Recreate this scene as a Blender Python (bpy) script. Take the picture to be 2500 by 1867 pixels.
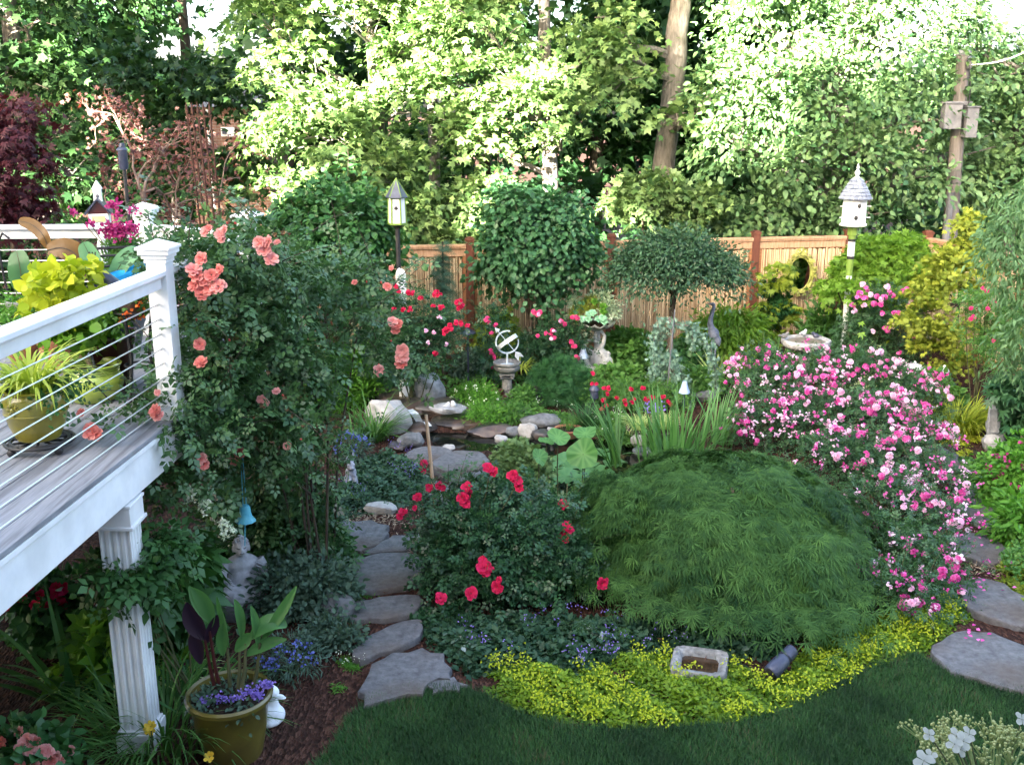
import bpy, math, random
import numpy as np
from mathutils import Vector, Matrix
random.seed(5)
for o in list(bpy.data.objects):
    bpy.data.objects.remove(o)
SC = bpy.context.scene
COL = SC.collection
PI = math.pi
R = math.radians

# ------------------------------------------------------------------ camera, sky, sun, exposure
EYE = 3.9
PITCH = R(15.0)
FPX = 2507.0
cam = bpy.data.cameras.new('camera')
cam_o = bpy.data.objects.new('camera', cam)
COL.objects.link(cam_o)
cam_o.location = (0, 0, EYE)
cam_o.rotation_euler = (PI / 2 - PITCH, 0, 0)
cam.sensor_width = 36
cam.lens = 36 * FPX / 2500
cam.clip_start = 0.05
cam.clip_end = 900
SC.camera = cam_o

SUN_EL = R(17.5)
SUN_AZ = R(30)          # the sun stands behind the camera and to its left
TO_SUN = Vector((-math.sin(SUN_AZ) * math.cos(SUN_EL), -math.cos(SUN_AZ) * math.cos(SUN_EL), math.sin(SUN_EL)))
world = bpy.data.worlds.new('World')
SC.world = world
world.use_nodes = True
wn = world.node_tree
wn.nodes.clear()
sky = wn.nodes.new('ShaderNodeTexSky')
sky.sky_type = 'NISHITA'
sky.sun_disc = False
sky.sun_elevation = SUN_EL
sky.sun_rotation = math.atan2(TO_SUN.x, TO_SUN.y)
sky.air_density = 0.75
sky.dust_density = 5.0
sky.ozone_density = 0.2
bg = wn.nodes.new('ShaderNodeBackground')
bg.inputs['Strength'].default_value = 0.05
wo = wn.nodes.new('ShaderNodeOutputWorld')
wn.links.new(sky.outputs[0], bg.inputs[0])
wn.links.new(bg.outputs[0], wo.inputs[0])
sun = bpy.data.lights.new('sun', 'SUN')
sun.energy = 5.0
sun.angle = R(0.5)
sun.color = (1.0, 0.92, 0.78)
sun_o = bpy.data.objects.new('sun', sun)
COL.objects.link(sun_o)
sun_o.rotation_euler = TO_SUN.to_track_quat('Z', 'Y').to_euler()

SC.view_settings.view_transform = 'Standard'
SC.view_settings.look = 'None'
SC.view_settings.gamma = 1
SC.view_settings.use_curve_mapping = False
SC.view_settings.exposure = 5.05
SC.cycles.use_denoising = True
SC.cycles.max_bounces = 7
SC.cycles.diffuse_bounces = 4
SC.cycles.glossy_bounces = 3
SC.cycles.transmission_bounces = 5
SC.cycles.transparent_max_bounces = 8
SC.cycles.sample_clamp_indirect = 8

# ------------------------------------------------------------------ placing helpers
FWD = Vector((0, math.cos(PITCH), -math.sin(PITCH)))
UPV = Vector((0, math.sin(PITCH), math.cos(PITCH)))

def ray(px, py):
    return FWD * FPX + Vector((1, 0, 0)) * (px - 1250) + UPV * (933.5 - py)

def at(px, py, Y):
    d = ray(px, py)
    t = Y / d.y
    return Vector((d.x * t, Y, EYE + d.z * t))

def gp(px, py, z=0.0):
    d = ray(px, py)
    t = (z - EYE) / d.z
    return Vector((d.x * t, d.y * t, z))

def mpp(Y, z=0.0):      # metres per photo pixel at a place
    return (Y * math.cos(PITCH) + (EYE - z) * math.sin(PITCH)) / FPX

# ------------------------------------------------------------------ object helpers
def tag(o, label=None, cat=None, group=None, kind=None):
    if label: o['label'] = label
    if cat: o['category'] = cat
    if group: o['group'] = group
    if kind: o['kind'] = kind
    return o

def thing(name, label, cat, loc=(0, 0, 0), rz=0, group=None):
    o = bpy.data.objects.new(name, None)
    o.empty_display_size = 0.1
    COL.objects.link(o)
    o.location = loc
    o.rotation_euler = (0, 0, rz)
    return tag(o, label, cat, group)

def link(name, me, parent=None, loc=(0, 0, 0), rot=(0, 0, 0), scale=1.0):
    o = bpy.data.objects.new(name, me)
    COL.objects.link(o)
    o.location = loc
    o.rotation_euler = rot
    if isinstance(scale, (int, float)): scale = (scale,) * 3
    o.scale = scale
    if parent is not None: o.parent = parent
    return o

def copy_tree(o, parent=None):
    c = o.copy()
    COL.objects.link(c)
    if parent is not None: c.parent = parent
    for ch in list(o.children):
        copy_tree(ch, c)
    return c

# ------------------------------------------------------------------ materials
def _nodes(name):
    m = bpy.data.materials.new(name)
    m.use_nodes = True
    nt = m.node_tree
    nt.nodes.clear()
    out = nt.nodes.new('ShaderNodeOutputMaterial')
    return m, nt, out

def c4(c): return (c[0], c[1], c[2], 1)

def surf(name, c1, c2, scale=8, rough=0.7, bump=0.15, spec=0.3, metallic=0, coat=0, stretch=None, detail=6, c3=None, scale2=1.7, amt=0.5):
    """noise-mottled material; c3 adds a second, larger mottling (stains, lichen)"""
    m, nt, out = _nodes(name)
    N, L = nt.nodes.new, nt.links.new
    p = N('ShaderNodeBsdfPrincipled')
    tc = N('ShaderNodeTexCoord')
    mp = N('ShaderNodeMapping')
    if stretch: mp.inputs['Scale'].default_value = stretch
    L(tc.outputs['Object'], mp.inputs[0])
    n = N('ShaderNodeTexNoise')
    n.inputs['Scale'].default_value = scale
    n.inputs['Detail'].default_value = detail
    n.inputs['Roughness'].default_value = 0.65
    L(mp.outputs[0], n.inputs['Vector'])
    r = N('ShaderNodeValToRGB')
    r.color_ramp.elements[0].position = 0.32
    r.color_ramp.elements[1].position = 0.68
    r.color_ramp.elements[0].color = c4(c1)
    r.color_ramp.elements[1].color = c4(c2)
    L(n.outputs['Fac'], r.inputs[0])
    col = r.outputs[0]
    if c3:
        n2 = N('ShaderNodeTexNoise')
        n2.inputs['Scale'].default_value = scale2
        n2.inputs['Detail'].default_value = 4
        L(mp.outputs[0], n2.inputs['Vector'])
        r2 = N('ShaderNodeValToRGB')
        r2.color_ramp.elements[0].position = 0.45
        r2.color_ramp.elements[1].position = 0.65
        r2.color_ramp.elements[0].color = (0, 0, 0, 1)
        r2.color_ramp.elements[1].color = (amt, amt, amt, 1)
        L(n2.outputs['Fac'], r2.inputs[0])
        mx = N('ShaderNodeMixRGB')
        mx.inputs[2].default_value = c4(c3)
        L(r2.outputs[0], mx.inputs[0])
        L(col, mx.inputs[1])
        col = mx.outputs[0]
    L(col, p.inputs['Base Color'])
    p.inputs['Roughness'].default_value = rough
    p.inputs['Specular IOR Level'].default_value = spec
    p.inputs['Metallic'].default_value = metallic
    if coat:
        p.inputs['Coat Weight'].default_value = coat
        p.inputs['Coat Roughness'].default_value = 0.08
    if bump:
        b = N('ShaderNodeBump')
        b.inputs['Strength'].default_value = bump
        b.inputs['Distance'].default_value = 0.02
        L(n.outputs['Fac'], b.inputs['Height'])
        L(b.outputs[0], p.inputs['Normal'])
    L(p.outputs[0], out.inputs[0])
    return m

def leafm(name, c1, c2, trans=0.3, rough=0.5, spec=0.25, tint=(1.25, 1.3, 0.6), c3=None):
    """leaf: every leaf has its own tone between c1 and c2, light also comes through"""
    m, nt, out = _nodes(name)
    g = (1.1, 1.22, .95) if max(c1[1] - c1[0], c2[1] - c2[0]) > 0 else (1, 1, 1)
    c1, c2 = [[min(.9, v * k) for v, k in zip(c, g)] for c in (c1, c2)]
    N, L = nt.nodes.new, nt.links.new
    a = N('ShaderNodeAttribute')
    a.attribute_name = 'tone'
    r = N('ShaderNodeValToRGB')
    r.color_ramp.elements[0].color = c4(c1)
    r.color_ramp.elements[1].color = c4(c2)
    if c3:
        e = r.color_ramp.elements.new(0.93)
        e.color = c4(c2)
        r.color_ramp.elements[-1].color = c4(c3)
    L(a.outputs['Fac'], r.inputs[0])
    p = N('ShaderNodeBsdfPrincipled')
    L(r.outputs[0], p.inputs['Base Color'])
    p.inputs['Roughness'].default_value = rough
    p.inputs['Specular IOR Level'].default_value = spec
    if trans:
        t = N('ShaderNodeBsdfTranslucent')
        mu = N('ShaderNodeMixRGB')
        mu.blend_type = 'MULTIPLY'
        mu.inputs[0].default_value = 1
        mu.inputs[2].default_value = c4(tint)
        L(r.outputs[0], mu.inputs[1])
        L(mu.outputs[0], t.inputs[0])
        mx = N('ShaderNodeMixShader')
        mx.inputs[0].default_value = trans
        L(p.outputs[0], mx.inputs[1])
        L(t.outputs[0], mx.inputs[2])
        L(mx.outputs[0], out.inputs[0])
    else:
        L(p.outputs[0], out.inputs[0])
    return m

# ------------------------------------------------------------------ mesh builder for hard things
class MB:
    def __init__(s):
        s.v, s.f, s.m = [], [], []
    def add(s, vs, fs, mi=0):
        k = len(s.v)
        s.v.extend([tuple(v) for v in vs])
        s.f.extend([tuple(i + k for i in f) for f in fs])
        s.m.extend([mi] * len(fs))
        return s
    def box(s, c, size, rz=0, mi=0, M=None):
        hx, hy, hz = size[0] / 2, size[1] / 2, size[2] / 2
        vs = [Vector((x, y, z)) for z in (-hz, hz) for y in (-hy, hy) for x in (-hx, hx)]
        T = Matrix.Translation(c) @ (M.to_4x4() if M is not None else Matrix.Rotation(rz, 4, 'Z'))
        return s.add([T @ v for v in vs], [(0, 2, 3, 1), (4, 5, 7, 6), (0, 1, 5, 4), (2, 6, 7, 3), (0, 4, 6, 2), (1, 3, 7, 5)], mi)
    def beam(s, a, b, w, h, mi=0):
        a, b = Vector(a), Vector(b)
        y = (b - a)
        L = y.length
        y.normalize()
        ref = Vector((0, 0, 1)) if abs(y.z) < 0.95 else Vector((1, 0, 0))
        x = y.cross(ref).normalized()
        z = x.cross(y)
        M = Matrix((x, y, z)).transposed()
        return s.box((a + b) / 2, (w, L, h), M=M, mi=mi)
    def tube(s, pts, rad, n=8, mi=0, cap=True):
        pts = [Vector(p) for p in pts]
        if isinstance(rad, (int, float)): rad = [rad] * len(pts)
        if len(rad) == 2 and len(pts) > 2:
            rad = [rad[0] + (rad[1] - rad[0]) * i / (len(pts) - 1) for i in range(len(pts))]
        vs, fs = [], []
        prevx = None
        for i, p in enumerate(pts):
            d = (pts[min(i + 1, len(pts) - 1)] - pts[max(i - 1, 0)])
            if d.length < 1e-9: d = Vector((0, 0, 1))
            d.normalize()
            if prevx is None:
                ref = Vector((0, 0, 1)) if abs(d.z) < 0.9 else Vector((0, 1, 0))
                x = d.cross(ref).normalized()
            else:
                x = (prevx - d * prevx.dot(d))
                x = x.normalized() if x.length > 1e-6 else d.orthogonal().normalized()
            prevx = x
            y = d.cross(x)
            for k in range(n):
                a = 2 * PI * k / n
                vs.append(p + (x * math.cos(a) + y * math.sin(a)) * rad[i])
        for i in range(len(pts) - 1):
            for k in range(n):
                k2 = (k + 1) % n
                fs.append((i * n + k, i * n + k2, (i + 1) * n + k2, (i + 1) * n + k))
        if cap:
            fs.append(tuple(range(n - 1, -1, -1)))
            fs.append(tuple(range((len(pts) - 1) * n, len(pts) * n)))
        return s.add(vs, fs, mi)
    def lathe(s, prof, n=24, c=(0, 0, 0), mi=0, wob=None, M=None):
        vs, fs = [], []
        for i, (r, z) in enumerate(prof):
            for k in range(n):
                a = 2 * PI * k / n
                rr = r * (wob(a, i) if wob else 1)
                v = Vector((math.cos(a) * rr, math.sin(a) * rr, z))
                if M is not None: v = M @ v
                vs.append(v + Vector(c))
        for i in range(len(prof) - 1):
            for k in range(n):
                k2 = (k + 1) % n
                fs.append((i * n + k, i * n + k2, (i + 1) * n + k2, (i + 1) * n + k))
        if prof[0][0] > 1e-4: fs.append(tuple(range(n - 1, -1, -1)))
        if prof[-1][0] > 1e-4: fs.append(tuple(range((len(prof) - 1) * n, len(prof) * n)))
        return s.add(vs, fs, mi)
    def ell(s, c, r, n=12, m=8, M=None, mi=0):
        if isinstance(r, (int, float)): r = (r, r, r)
        vs, fs = [Vector((0, 0, -r[2]))], []
        for i in range(1, m):
            t = -PI / 2 + PI * i / m
            for k in range(n):
                a = 2 * PI * k / n
                vs.append(Vector((r[0] * math.cos(t) * math.cos(a), r[1] * math.cos(t) * math.sin(a), r[2] * math.sin(t))))
        vs.append(Vector((0, 0, r[2])))
        top = len(vs) - 1
        for k in range(n):
            k2 = (k + 1) % n
            fs.append((0, 1 + k2, 1 + k))
            fs.append((top, top - n + k, top - n + k2))
            for i in range(m - 2):
                fs.append((1 + i * n + k, 1 + i * n + k2, 1 + (i + 1) * n + k2, 1 + (i + 1) * n + k))
        if M is not None: vs = [M @ v for v in vs]
        return s.add([v + Vector(c) for v in vs], fs, mi)
    def prism(s, poly, z0, z1, mi=0, top_in=0.0):
        n = len(poly)
        cx = sum(p[0] for p in poly) / n
        cy = sum(p[1] for p in poly) / n
        vs = [(p[0], p[1], z0) for p in poly]
        vs += [(p[0] + (cx - p[0]) * top_in, p[1] + (cy - p[1]) * top_in, z1) for p in poly]
        area = sum(poly[i][0] * poly[(i + 1) % n][1] - poly[(i + 1) % n][0] * poly[i][1] for i in range(n))
        fs = [tuple(range(n, 2 * n)), tuple(range(n - 1, -1, -1))]
        fs += [(i, (i + 1) % n, n + (i + 1) % n, n + i) for i in range(n)]
        if area < 0: fs = [tuple(reversed(f)) for f in fs]
        return s.add(vs, fs, mi)
    def mesh(s, name, mats, smooth=True, angle=40):
        me = bpy.data.meshes.new(name)
        me.from_pydata(s.v, [], s.f)
        for m in (mats if isinstance(mats, (list, tuple)) else [mats]):
            me.materials.append(m)
        me.polygons.foreach_set('material_index', s.m)
        if smooth:
            me.polygons.foreach_set('use_smooth', [True] * len(s.f))
            me.set_sharp_from_angle(angle=R(angle))
        me.update()
        return me
    def build(s, name, mats, parent=None, loc=(0, 0, 0), rot=(0, 0, 0), smooth=True, angle=40, bevel=0):
        o = link(name, s.mesh(name, mats, smooth, angle), parent, loc, rot)
        if bevel:
            b = o.modifiers.new('bevel', 'BEVEL')
            b.width = bevel
            b.segments = 2
            b.limit_method = 'ANGLE'
            b.angle_limit = R(40)
        return o

def sculpt(mb, name, mats, voxel=0.012, smooth=6, parent=None, loc=(0, 0, 0), rot=(0, 0, 0)):
    """fuse overlapping shapes into one continuous body"""
    me = mb.mesh('tmp', [], smooth=False)
    o = bpy.data.objects.new('tmp', me)
    COL.objects.link(o)
    r = o.modifiers.new('r', 'REMESH')
    r.mode = 'VOXEL'
    r.voxel_size = voxel
    sm = o.modifiers.new('s', 'SMOOTH')
    sm.iterations = smooth
    sm.factor = 0.5
    dg = bpy.context.evaluated_depsgraph_get()
    me2 = bpy.data.meshes.new_from_object(o.evaluated_get(dg))
    bpy.data.objects.remove(o)
    bpy.data.meshes.remove(me)
    me2.name = name
    me2.materials.clear()
    for m in (mats if isinstance(mats, (list, tuple)) else [mats]): me2.materials.append(m)
    me2.polygons.foreach_set('use_smooth', [True] * len(me2.polygons))
    me2.polygons.foreach_set('material_index', [0] * len(me2.polygons))
    return link(name, me2, parent, loc, rot)

# ------------------------------------------------------------------ leaves
def nrm(a):
    return a / np.maximum(np.linalg.norm(a, axis=-1, keepdims=True), 1e-9)

def tmpl(vs, fs): return np.array(vs, float), np.array(fs, int)

def _oval(w=0.28, fold=0.06, tipz=-0.05):
    return tmpl([(0, 0, 0), (w, .35, fold), (w * .8, .68, fold * .7), (0, 1, tipz), (-w * .8, .68, fold * .7), (-w, .35, fold), (0, .5, 0)],
                [(0, 1, 6), (1, 2, 6), (2, 3, 6), (3, 4, 6), (4, 5, 6), (5, 0, 6)])
OVAL = _oval()
BROAD = _oval(0.4, 0.09, -0.1)
NARROW = _oval(0.13, 0.03, -0.12)
DIAM = tmpl([(0, 0, 0), (.26, .45, .03), (0, 1, -.05), (-.26, .45, .03)], [(0, 1, 3), (1, 2, 3)])
SLIM = tmpl([(0, 0, 0), (.09, .4, .0), (0, 1, -.08), (-.09, .4, .0)], [(0, 1, 3), (1, 2, 3)])

def _maple():
    tips = [(-118, .55), (-58, .88), (0, 1.0), (58, .88), (118, .55)]
    vs = [(0, 0.25, 0.0), (0, 0, 0)]
    out = []
    notch = [(-90, .38), (-30, .48), (30, .48), (90, .38)]
    seq = []
    for i, (a, r) in enumerate(tips):
        seq.append((a, r, -.08))
        if i < 4: seq.append((notch[i][0], notch[i][1], .03))
    for a, r, z in seq:
        out.append((math.sin(R(a)) * r * .75, .25 + math.cos(R(a)) * r * .75, z))
    vs += out
    ids = [1] + list(range(2, 2 + len(out))) + [1]
    fs = [(ids[i + 1], ids[i], 0) for i in range(len(ids) - 1)]
    return tmpl(vs, fs)
MAPLE = _maple()

def _fan(n, spread, w, lens, drop=-.25):
    vs, fs = [], []
    for i in range(n):
        a = R(-spread + 2 * spread * i / (n - 1))
        L = lens[abs(i - n // 2)]
        k = len(vs)
        d = (math.sin(a), math.cos(a))
        s = (d[1], -d[0])
        vs += [(0, 0, 0), (d[0] * L * .45 + s[0] * w, d[1] * L * .45 + s[1] * w, .02), (d[0] * L, d[1] * L, drop * L * L), (d[0] * L * .45 - s[0] * w, d[1] * L * .45 - s[1] * w, .02)]
        fs += [(k, k + 1, k + 3), (k + 1, k + 2, k + 3)]
    return tmpl(vs, fs)
def _thread(seed):
    r = random.Random(seed)
    vs, fs = [], []
    for i in range(9):
        a = R(-85 + 170 * i / 8 + r.uniform(-9, 9))
        L = (1.0 - .45 * abs(i - 4) / 4) * r.uniform(.75, 1.1)
        k = len(vs)
        d = (math.sin(a), math.cos(a)); s_ = (d[1], -d[0])
        w = .031
        b = r.uniform(-.12, .12)
        z1, z2 = r.uniform(-.02, .06), -.3 * L * L + r.uniform(-.1, .1)
        vs += [(0, 0, 0), (d[0] * L * .5 + s_[0] * (w + b), d[1] * L * .5 + s_[1] * (w + b), z1), (d[0] * L, d[1] * L, z2), (d[0] * L * .5 - s_[0] * (w - b), d[1] * L * .5 - s_[1] * (w - b), z1)]
        fs += [(k, k + 1, k + 3), (k + 1, k + 2, k + 3)]
    return tmpl(vs, fs)
THREADS = [_thread(i) for i in range(4)]
NEEDLE = _fan(5, 60, .03, [1.0, .95, .85], -.05)
SPRAY = _fan(5, 50, .11, [1.0, .8, .6], -.12)
PALMATE = _fan(5, 80, .13, [1.0, .85, .6], -.15)

def _rose_leaf():
    vs, fs = [], []
    for (x, y, ang, s) in ((0, .55, 0, .48), (.05, .5, 62, .38), (-.05, .5, -62, .38), (.04, .2, 68, .34), (-.04, .2, -68, .34)):
        k = len(vs)
        a = R(ang)
        for (u, v, z) in ((0, 0, 0), (.3, .45, .06), (0, 1, -.08), (-.3, .45, .06)):
            u, v = u * s, v * s
            vs.append((x + u * math.cos(a) + v * math.sin(a), y - u * math.sin(a) + v * math.cos(a), z * s))
        fs += [(k, k + 1, k + 3), (k + 1, k + 2, k + 3)]
    return tmpl(vs, fs)
ROSELEAF = _rose_leaf()

class Fol:
    def __init__(s, seed=0):
        s.V, s.F, s.T, s.M = [], [], [], []
        s.n = 0
        s.rng = np.random.default_rng(seed)
    def raw(s, V, F, T, mi=0):
        s.V.append(V); s.F.append(F + s.n); s.T.append(T); s.M.append(np.full(len(F), mi, int))
        s.n += len(V)
    def leaves(s, P, D, N, S, t, mi=0, tone=None):
        if len(P) == 0: return
        TV, TF = t
        y = nrm(D)
        x = nrm(np.cross(y, N))
        z = np.cross(x, y)
        S = np.broadcast_to(np.asarray(S, float), (len(P),))
        V = P[:, None, :] + S[:, None, None] * (TV[None, :, 0:1] * x[:, None, :] + TV[None, :, 1:2] * y[:, None, :] + TV[None, :, 2:3] * z[:, None, :])
        k = len(TV)
        F = TF[None] + (np.arange(len(P)) * k)[:, None, None]
        if tone is None: tone = s.rng.random(len(P))
        s.raw(V.reshape(-1, 3), F.reshape(-1, 3), np.repeat(tone, k), mi)
    def blades(s, P, az, e0, L, W, bend, seg=5, mi=0, prof=None, tone=None, fold=0):
        n = len(P)
        b = lambda q: np.broadcast_to(np.asarray(q, float), (n,))
        az, e0, L, W, bend = map(b, (az, e0, L, W, bend))
        pos = np.array(P, float)
        hd = np.stack([np.cos(az), np.sin(az), np.zeros(n)], 1)
        sd = np.stack([-np.sin(az), np.cos(az), np.zeros(n)], 1)
        if prof is None: prof = lambda t: min(1, .6 + t * 1.6) * (1 - t ** 2.2) + .02
        rows = []
        for i in range(seg + 1):
            t = i / seg
            rows.append(pos[:, None, :] + sd[:, None, :] * (np.array([-1, 1])[None, :, None] * (W * prof(t) * .5)[:, None, None]))
            e = e0 - bend * ((i + .5) / seg) ** 1.2
            pos = pos + (hd * np.cos(e)[:, None] + np.array([0, 0, 1.]) * np.sin(e)[:, None]) * (L / seg)[:, None]
        V = np.concatenate(rows, 1)
        F = []
        for i in range(seg):
            a = 2 * i
            F += [(a, a + 1, a + 3), (a, a + 3, a + 2)]
        F = np.array(F)[None] + (np.arange(n) * 2 * (seg + 1))[:, None, None]
        if tone is None: tone = s.rng.random(n)
        s.raw(V.reshape(-1, 3), F.reshape(-1, 3), np.repeat(tone, 2 * (seg + 1)), mi)
    def mesh(s, name, mats):
        V = np.concatenate(s.V); F = np.concatenate(s.F); T = np.concatenate(s.T); M = np.concatenate(s.M)
        me = bpy.data.meshes.new(name)
        me.vertices.add(len(V)); me.vertices.foreach_set('co', V.astype(np.float32).ravel())
        me.loops.add(len(F) * 3); me.loops.foreach_set('vertex_index', F.astype(np.int32).ravel())
        me.polygons.add(len(F))
        me.polygons.foreach_set('loop_start', np.arange(0, len(F) * 3, 3, dtype=np.int32))
        me.polygons.foreach_set('material_index', M.astype(np.int32))
        for m in (mats if isinstance(mats, (list, tuple)) else [mats]): me.materials.append(m)
        at_ = me.attributes.new('tone', 'FLOAT', 'POINT')
        at_.data.foreach_set('value', np.clip(T, 0, 1).astype(np.float32))
        me.update(calc_edges=True)
        return me
    def build(s, name, mats, parent=None, loc=(0, 0, 0), kind='stuff'):
        o = link(name, s.mesh(name, mats), parent, loc)
        if kind: o['kind'] = kind
        return o

def unit(rng, n):
    return nrm(rng.normal(size=(n, 3)))

def sprays(f, blobs, nc, per, rc, t, size, mi=0, flat=.3, up=.6, droop=.25, zmin=-1.0, shell=.45, tonejit=.6, sv=.35, side=None, jit=.4):
    """leaf clumps spread through ellipsoids (cx,cy,cz,rx,ry,rz[,weight])"""
    rng = f.rng
    B = np.array([b[:6] for b in blobs], float)
    w = np.array([(b[6] if len(b) > 6 else 1) * (b[3] * b[5] + b[3] * b[4] + b[4] * b[5]) for b in blobs])
    k = rng.choice(len(B), nc, p=w / w.sum())
    d = unit(rng, nc)
    bad = d[:, 2] < zmin
    d[bad, 2] *= -1
    if side is not None:
        bad = d[:, 1] > side
        d[bad, 1] *= -1
    u = 1 - shell * rng.random(nc) ** 1.5
    C = B[k, :3] + d * B[k, 3:6] * u[:, None]
    out = nrm(d / B[k, 3:6])
    cn = nrm(out * .6 + np.array([0, 0, up]) + rng.normal(size=(nc, 3)) * .25)
    ctone = rng.random(nc)
    n = nc * per
    ci = np.repeat(np.arange(nc), per)
    off = rng.normal(size=(n, 3))
    c_n = cn[ci]
    dot = (off * c_n).sum(1, keepdims=True)
    off = (off - c_n * dot * (1 - flat))
    csz = rc * (.6 + .8 * rng.random(nc))[ci][:, None]
    P = C[ci] + off * csz * .6
    P[:, 2] -= (off ** 2).sum(1) * csz[:, 0] * droop * .25
    D = nrm(off) * .6 + out[ci] * .5 + np.array([0, 0, -droop]) + rng.normal(size=(n, 3)) * jit
    N = c_n + rng.normal(size=(n, 3)) * jit
    S = size * (1 - sv + 2 * sv * rng.random(n))
    tone = np.clip(ctone[ci] * (1 - tonejit) + rng.random(n) * tonejit, 0, 1)
    f.leaves(P, D, N, S, t, mi, tone)
    return C

def shoots(f, mb, blobs, n, L, t, size, up=.5, nl=12, r=.004, side=-.2, mi=0):
    """stray arching shoots that break up the outline"""
    rng = f.rng
    P, D, N, S = [], [], [], []
    for k in range(n):
        b = blobs[int(rng.integers(len(blobs)))]
        d = unit(rng, 1)[0]
        if d[2] < side: d[2] *= -1
        s = Vector([b[i] + d[i] * b[3 + i] * .75 for i in range(3)])
        v = (Vector(d) + Vector((0, 0, up)) + Vector(rng.normal(size=3)) * .3).normalized()
        l = L * (.5 + rng.random())
        pts = [s]
        for i in range(4):
            v = (v + Vector((0, 0, -.14 * l / .5)) + Vector(rng.normal(size=3)) * .08).normalized()
            pts.append(pts[-1] + v * l / 4)
        mb.tube(pts, [r, r * .4], n=5)
        for j in range(nl):
            u = (j + .5) / nl * 3.999
            i = int(u)
            q = pts[i].lerp(pts[i + 1], u - i)
            tg = (pts[i + 1] - pts[i]).normalized()
            sd = tg.cross(Vector((0, 0, 1)))
            if sd.length < .1: sd = Vector((1, 0, 0))
            dd = tg * .5 + sd.normalized() * (1 if j % 2 else -1) + Vector(rng.normal(size=3)) * .3
            P.append(q); D.append(dd); N.append(Vector((0, 0, 1)) + Vector(rng.normal(size=3)) * .4); S.append(size * (.6 + .7 * rng.random()))
    A = lambda q: np.array([list(v) for v in q])
    f.leaves(A(P), A(D), A(N), np.array(S), t, mi)

def grow(mb, p, d, L, r, depth, tips, rng, fork=3, spread=.7, up=.15, n=6, wig=.15, shrink=.72, rs=.6):
    pts, rr = [Vector(p)], [r]
    d = Vector(d).normalized()
    q = Vector(p)
    for i in range(4):
        d = (d + Vector(rng.normal(size=3)) * wig + Vector((0, 0, up * .3))).normalized()
        q = q + d * L / 4
        pts.append(q.copy())
        rr.append(r * (1 - (1 - rs) * (i + 1) / 4))
    mb.tube(pts, rr, n=n)
    if depth == 0:
        tips.append(pts[-1].copy()); tips.append(pts[2].copy())
        return
    for k in range(fork):
        v = Vector(rng.normal(size=3)) * spread
        dd = (d + v + Vector((0, 0, up))).normalized()
        start = pts[-1] if k < 2 else pts[2]
        grow(mb, start, dd, L * shrink * (.8 + .4 * rng.random()), r * rs, depth - 1, tips, rng, fork, spread, up, max(4, n - 1), wig, shrink, rs)
    if depth == 1: tips.append(pts[-1].copy())
# ------------------------------------------------------------------ shared materials
M = {}
M['white'] = surf('white_paint', (.7, .72, .73), (.82, .83, .82), 7, .5, .05, .4, c3=(.5, .5, .47), scale2=2.3, amt=.4)
M['whitecast'] = surf('white_cast', (.42, .43, .43), (.62, .62, .61), 14, .7, .3, .3, c3=(.42, .42, .38), scale2=5)
M['plank'] = surf('grey_decking', (.2, .207, .222), (.3, .305, .32), 9, .7, .2, .25, stretch=(9, .5, 4), c3=(.08, .078, .08), scale2=2.6, amt=.6)
M['steel'] = surf('steel_cable', (.5, .5, .5), (.65, .65, .65), 60, .35, .1, .5, metallic=.8)
M['cedar'] = surf('cedar_board', (.2, .085, .035), (.36, .165, .07), 6, .65, .15, .3, stretch=(1, 1, 6))
M['cedarrail'] = surf('cedar_rail', (.3, .17, .09), (.48, .3, .18), 6, .65, .15, .3, stretch=(6, 1, 1))
M['post'] = surf('stained_post', (.075, .024, .014), (.13, .045, .025), 8, .6, .15, .3, stretch=(3, 3, .5))
M['bamboo'] = surf('bamboo_cane', (.22, .12, .045), (.52, .36, .17), 5, .5, .1, .35, stretch=(9, 9, .35), detail=3)
M['bark'] = surf('grey_bark', (.08, .072, .062), (.22, .2, .175), 7, .9, .7, .15, stretch=(3, 3, .7))
M['barkd'] = surf('dark_bark', (.035, .026, .02), (.1, .08, .06), 9, .9, .6, .15, stretch=(3, 3, .7))
M['stem'] = surf('green_stem', (.04, .05, .02), (.1, .1, .045), 9, .7, .2, .2)
M['redbark'] = surf('tan_twig', (.11, .075, .06), (.26, .19, .155), 12, .8, .3, .2)
M['flag'] = surf('bluestone_flag', (.085, .086, .09), (.185, .186, .19), 16, .8, .9, .2, c3=(.1, .072, .05), scale2=1.6, amt=.6, detail=12)
M['rock'] = surf('grey_rock', (.07, .075, .08), (.24, .25, .25), 7, .8, .8, .25, c3=(.06, .06, .06), scale2=2.5)
M['rockl'] = surf('light_grey_rock', (.16, .17, .18), (.42, .43, .43), 9, .8, .8, .25, c3=(.1, .1, .1), scale2=2.5)
M['rockw'] = surf('pale_quartz', (.25, .245, .23), (.5, .49, .46), 7, .7, .6, .3, c3=(.25, .23, .2), scale2=3, amt=.5)
M['rockd'] = surf('wet_dark_rock', (.018, .018, .02), (.07, .065, .06), 7, .3, .7, .5, c3=(.12, .06, .03), scale2=2)
M['concrete'] = surf('grey_cast_stone', (.11, .11, .105), (.25, .25, .24), 16, .85, .5, .2, c3=(.1, .11, .1), scale2=4)
M['black'] = surf('black_iron', (.012, .012, .013), (.03, .03, .03), 20, .5, .1, .4)
M['rust'] = surf('rusty_iron', (.03, .015, .011), (.075, .036, .025), 20, .8, .2, .2)
M['slate'] = surf('slate_blue_metal', (.025, .03, .055), (.06, .07, .11), 12, .4, .2, .5)
M['verdigris'] = surf('verdigris', (.05, .3, .42), (.12, .45, .55), 14, .55, .2, .4)
M['bluelamp'] = surf('pale_blue_enamel', (.3, .4, .55), (.42, .52, .68), 9, .45, .05, .4)
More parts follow.
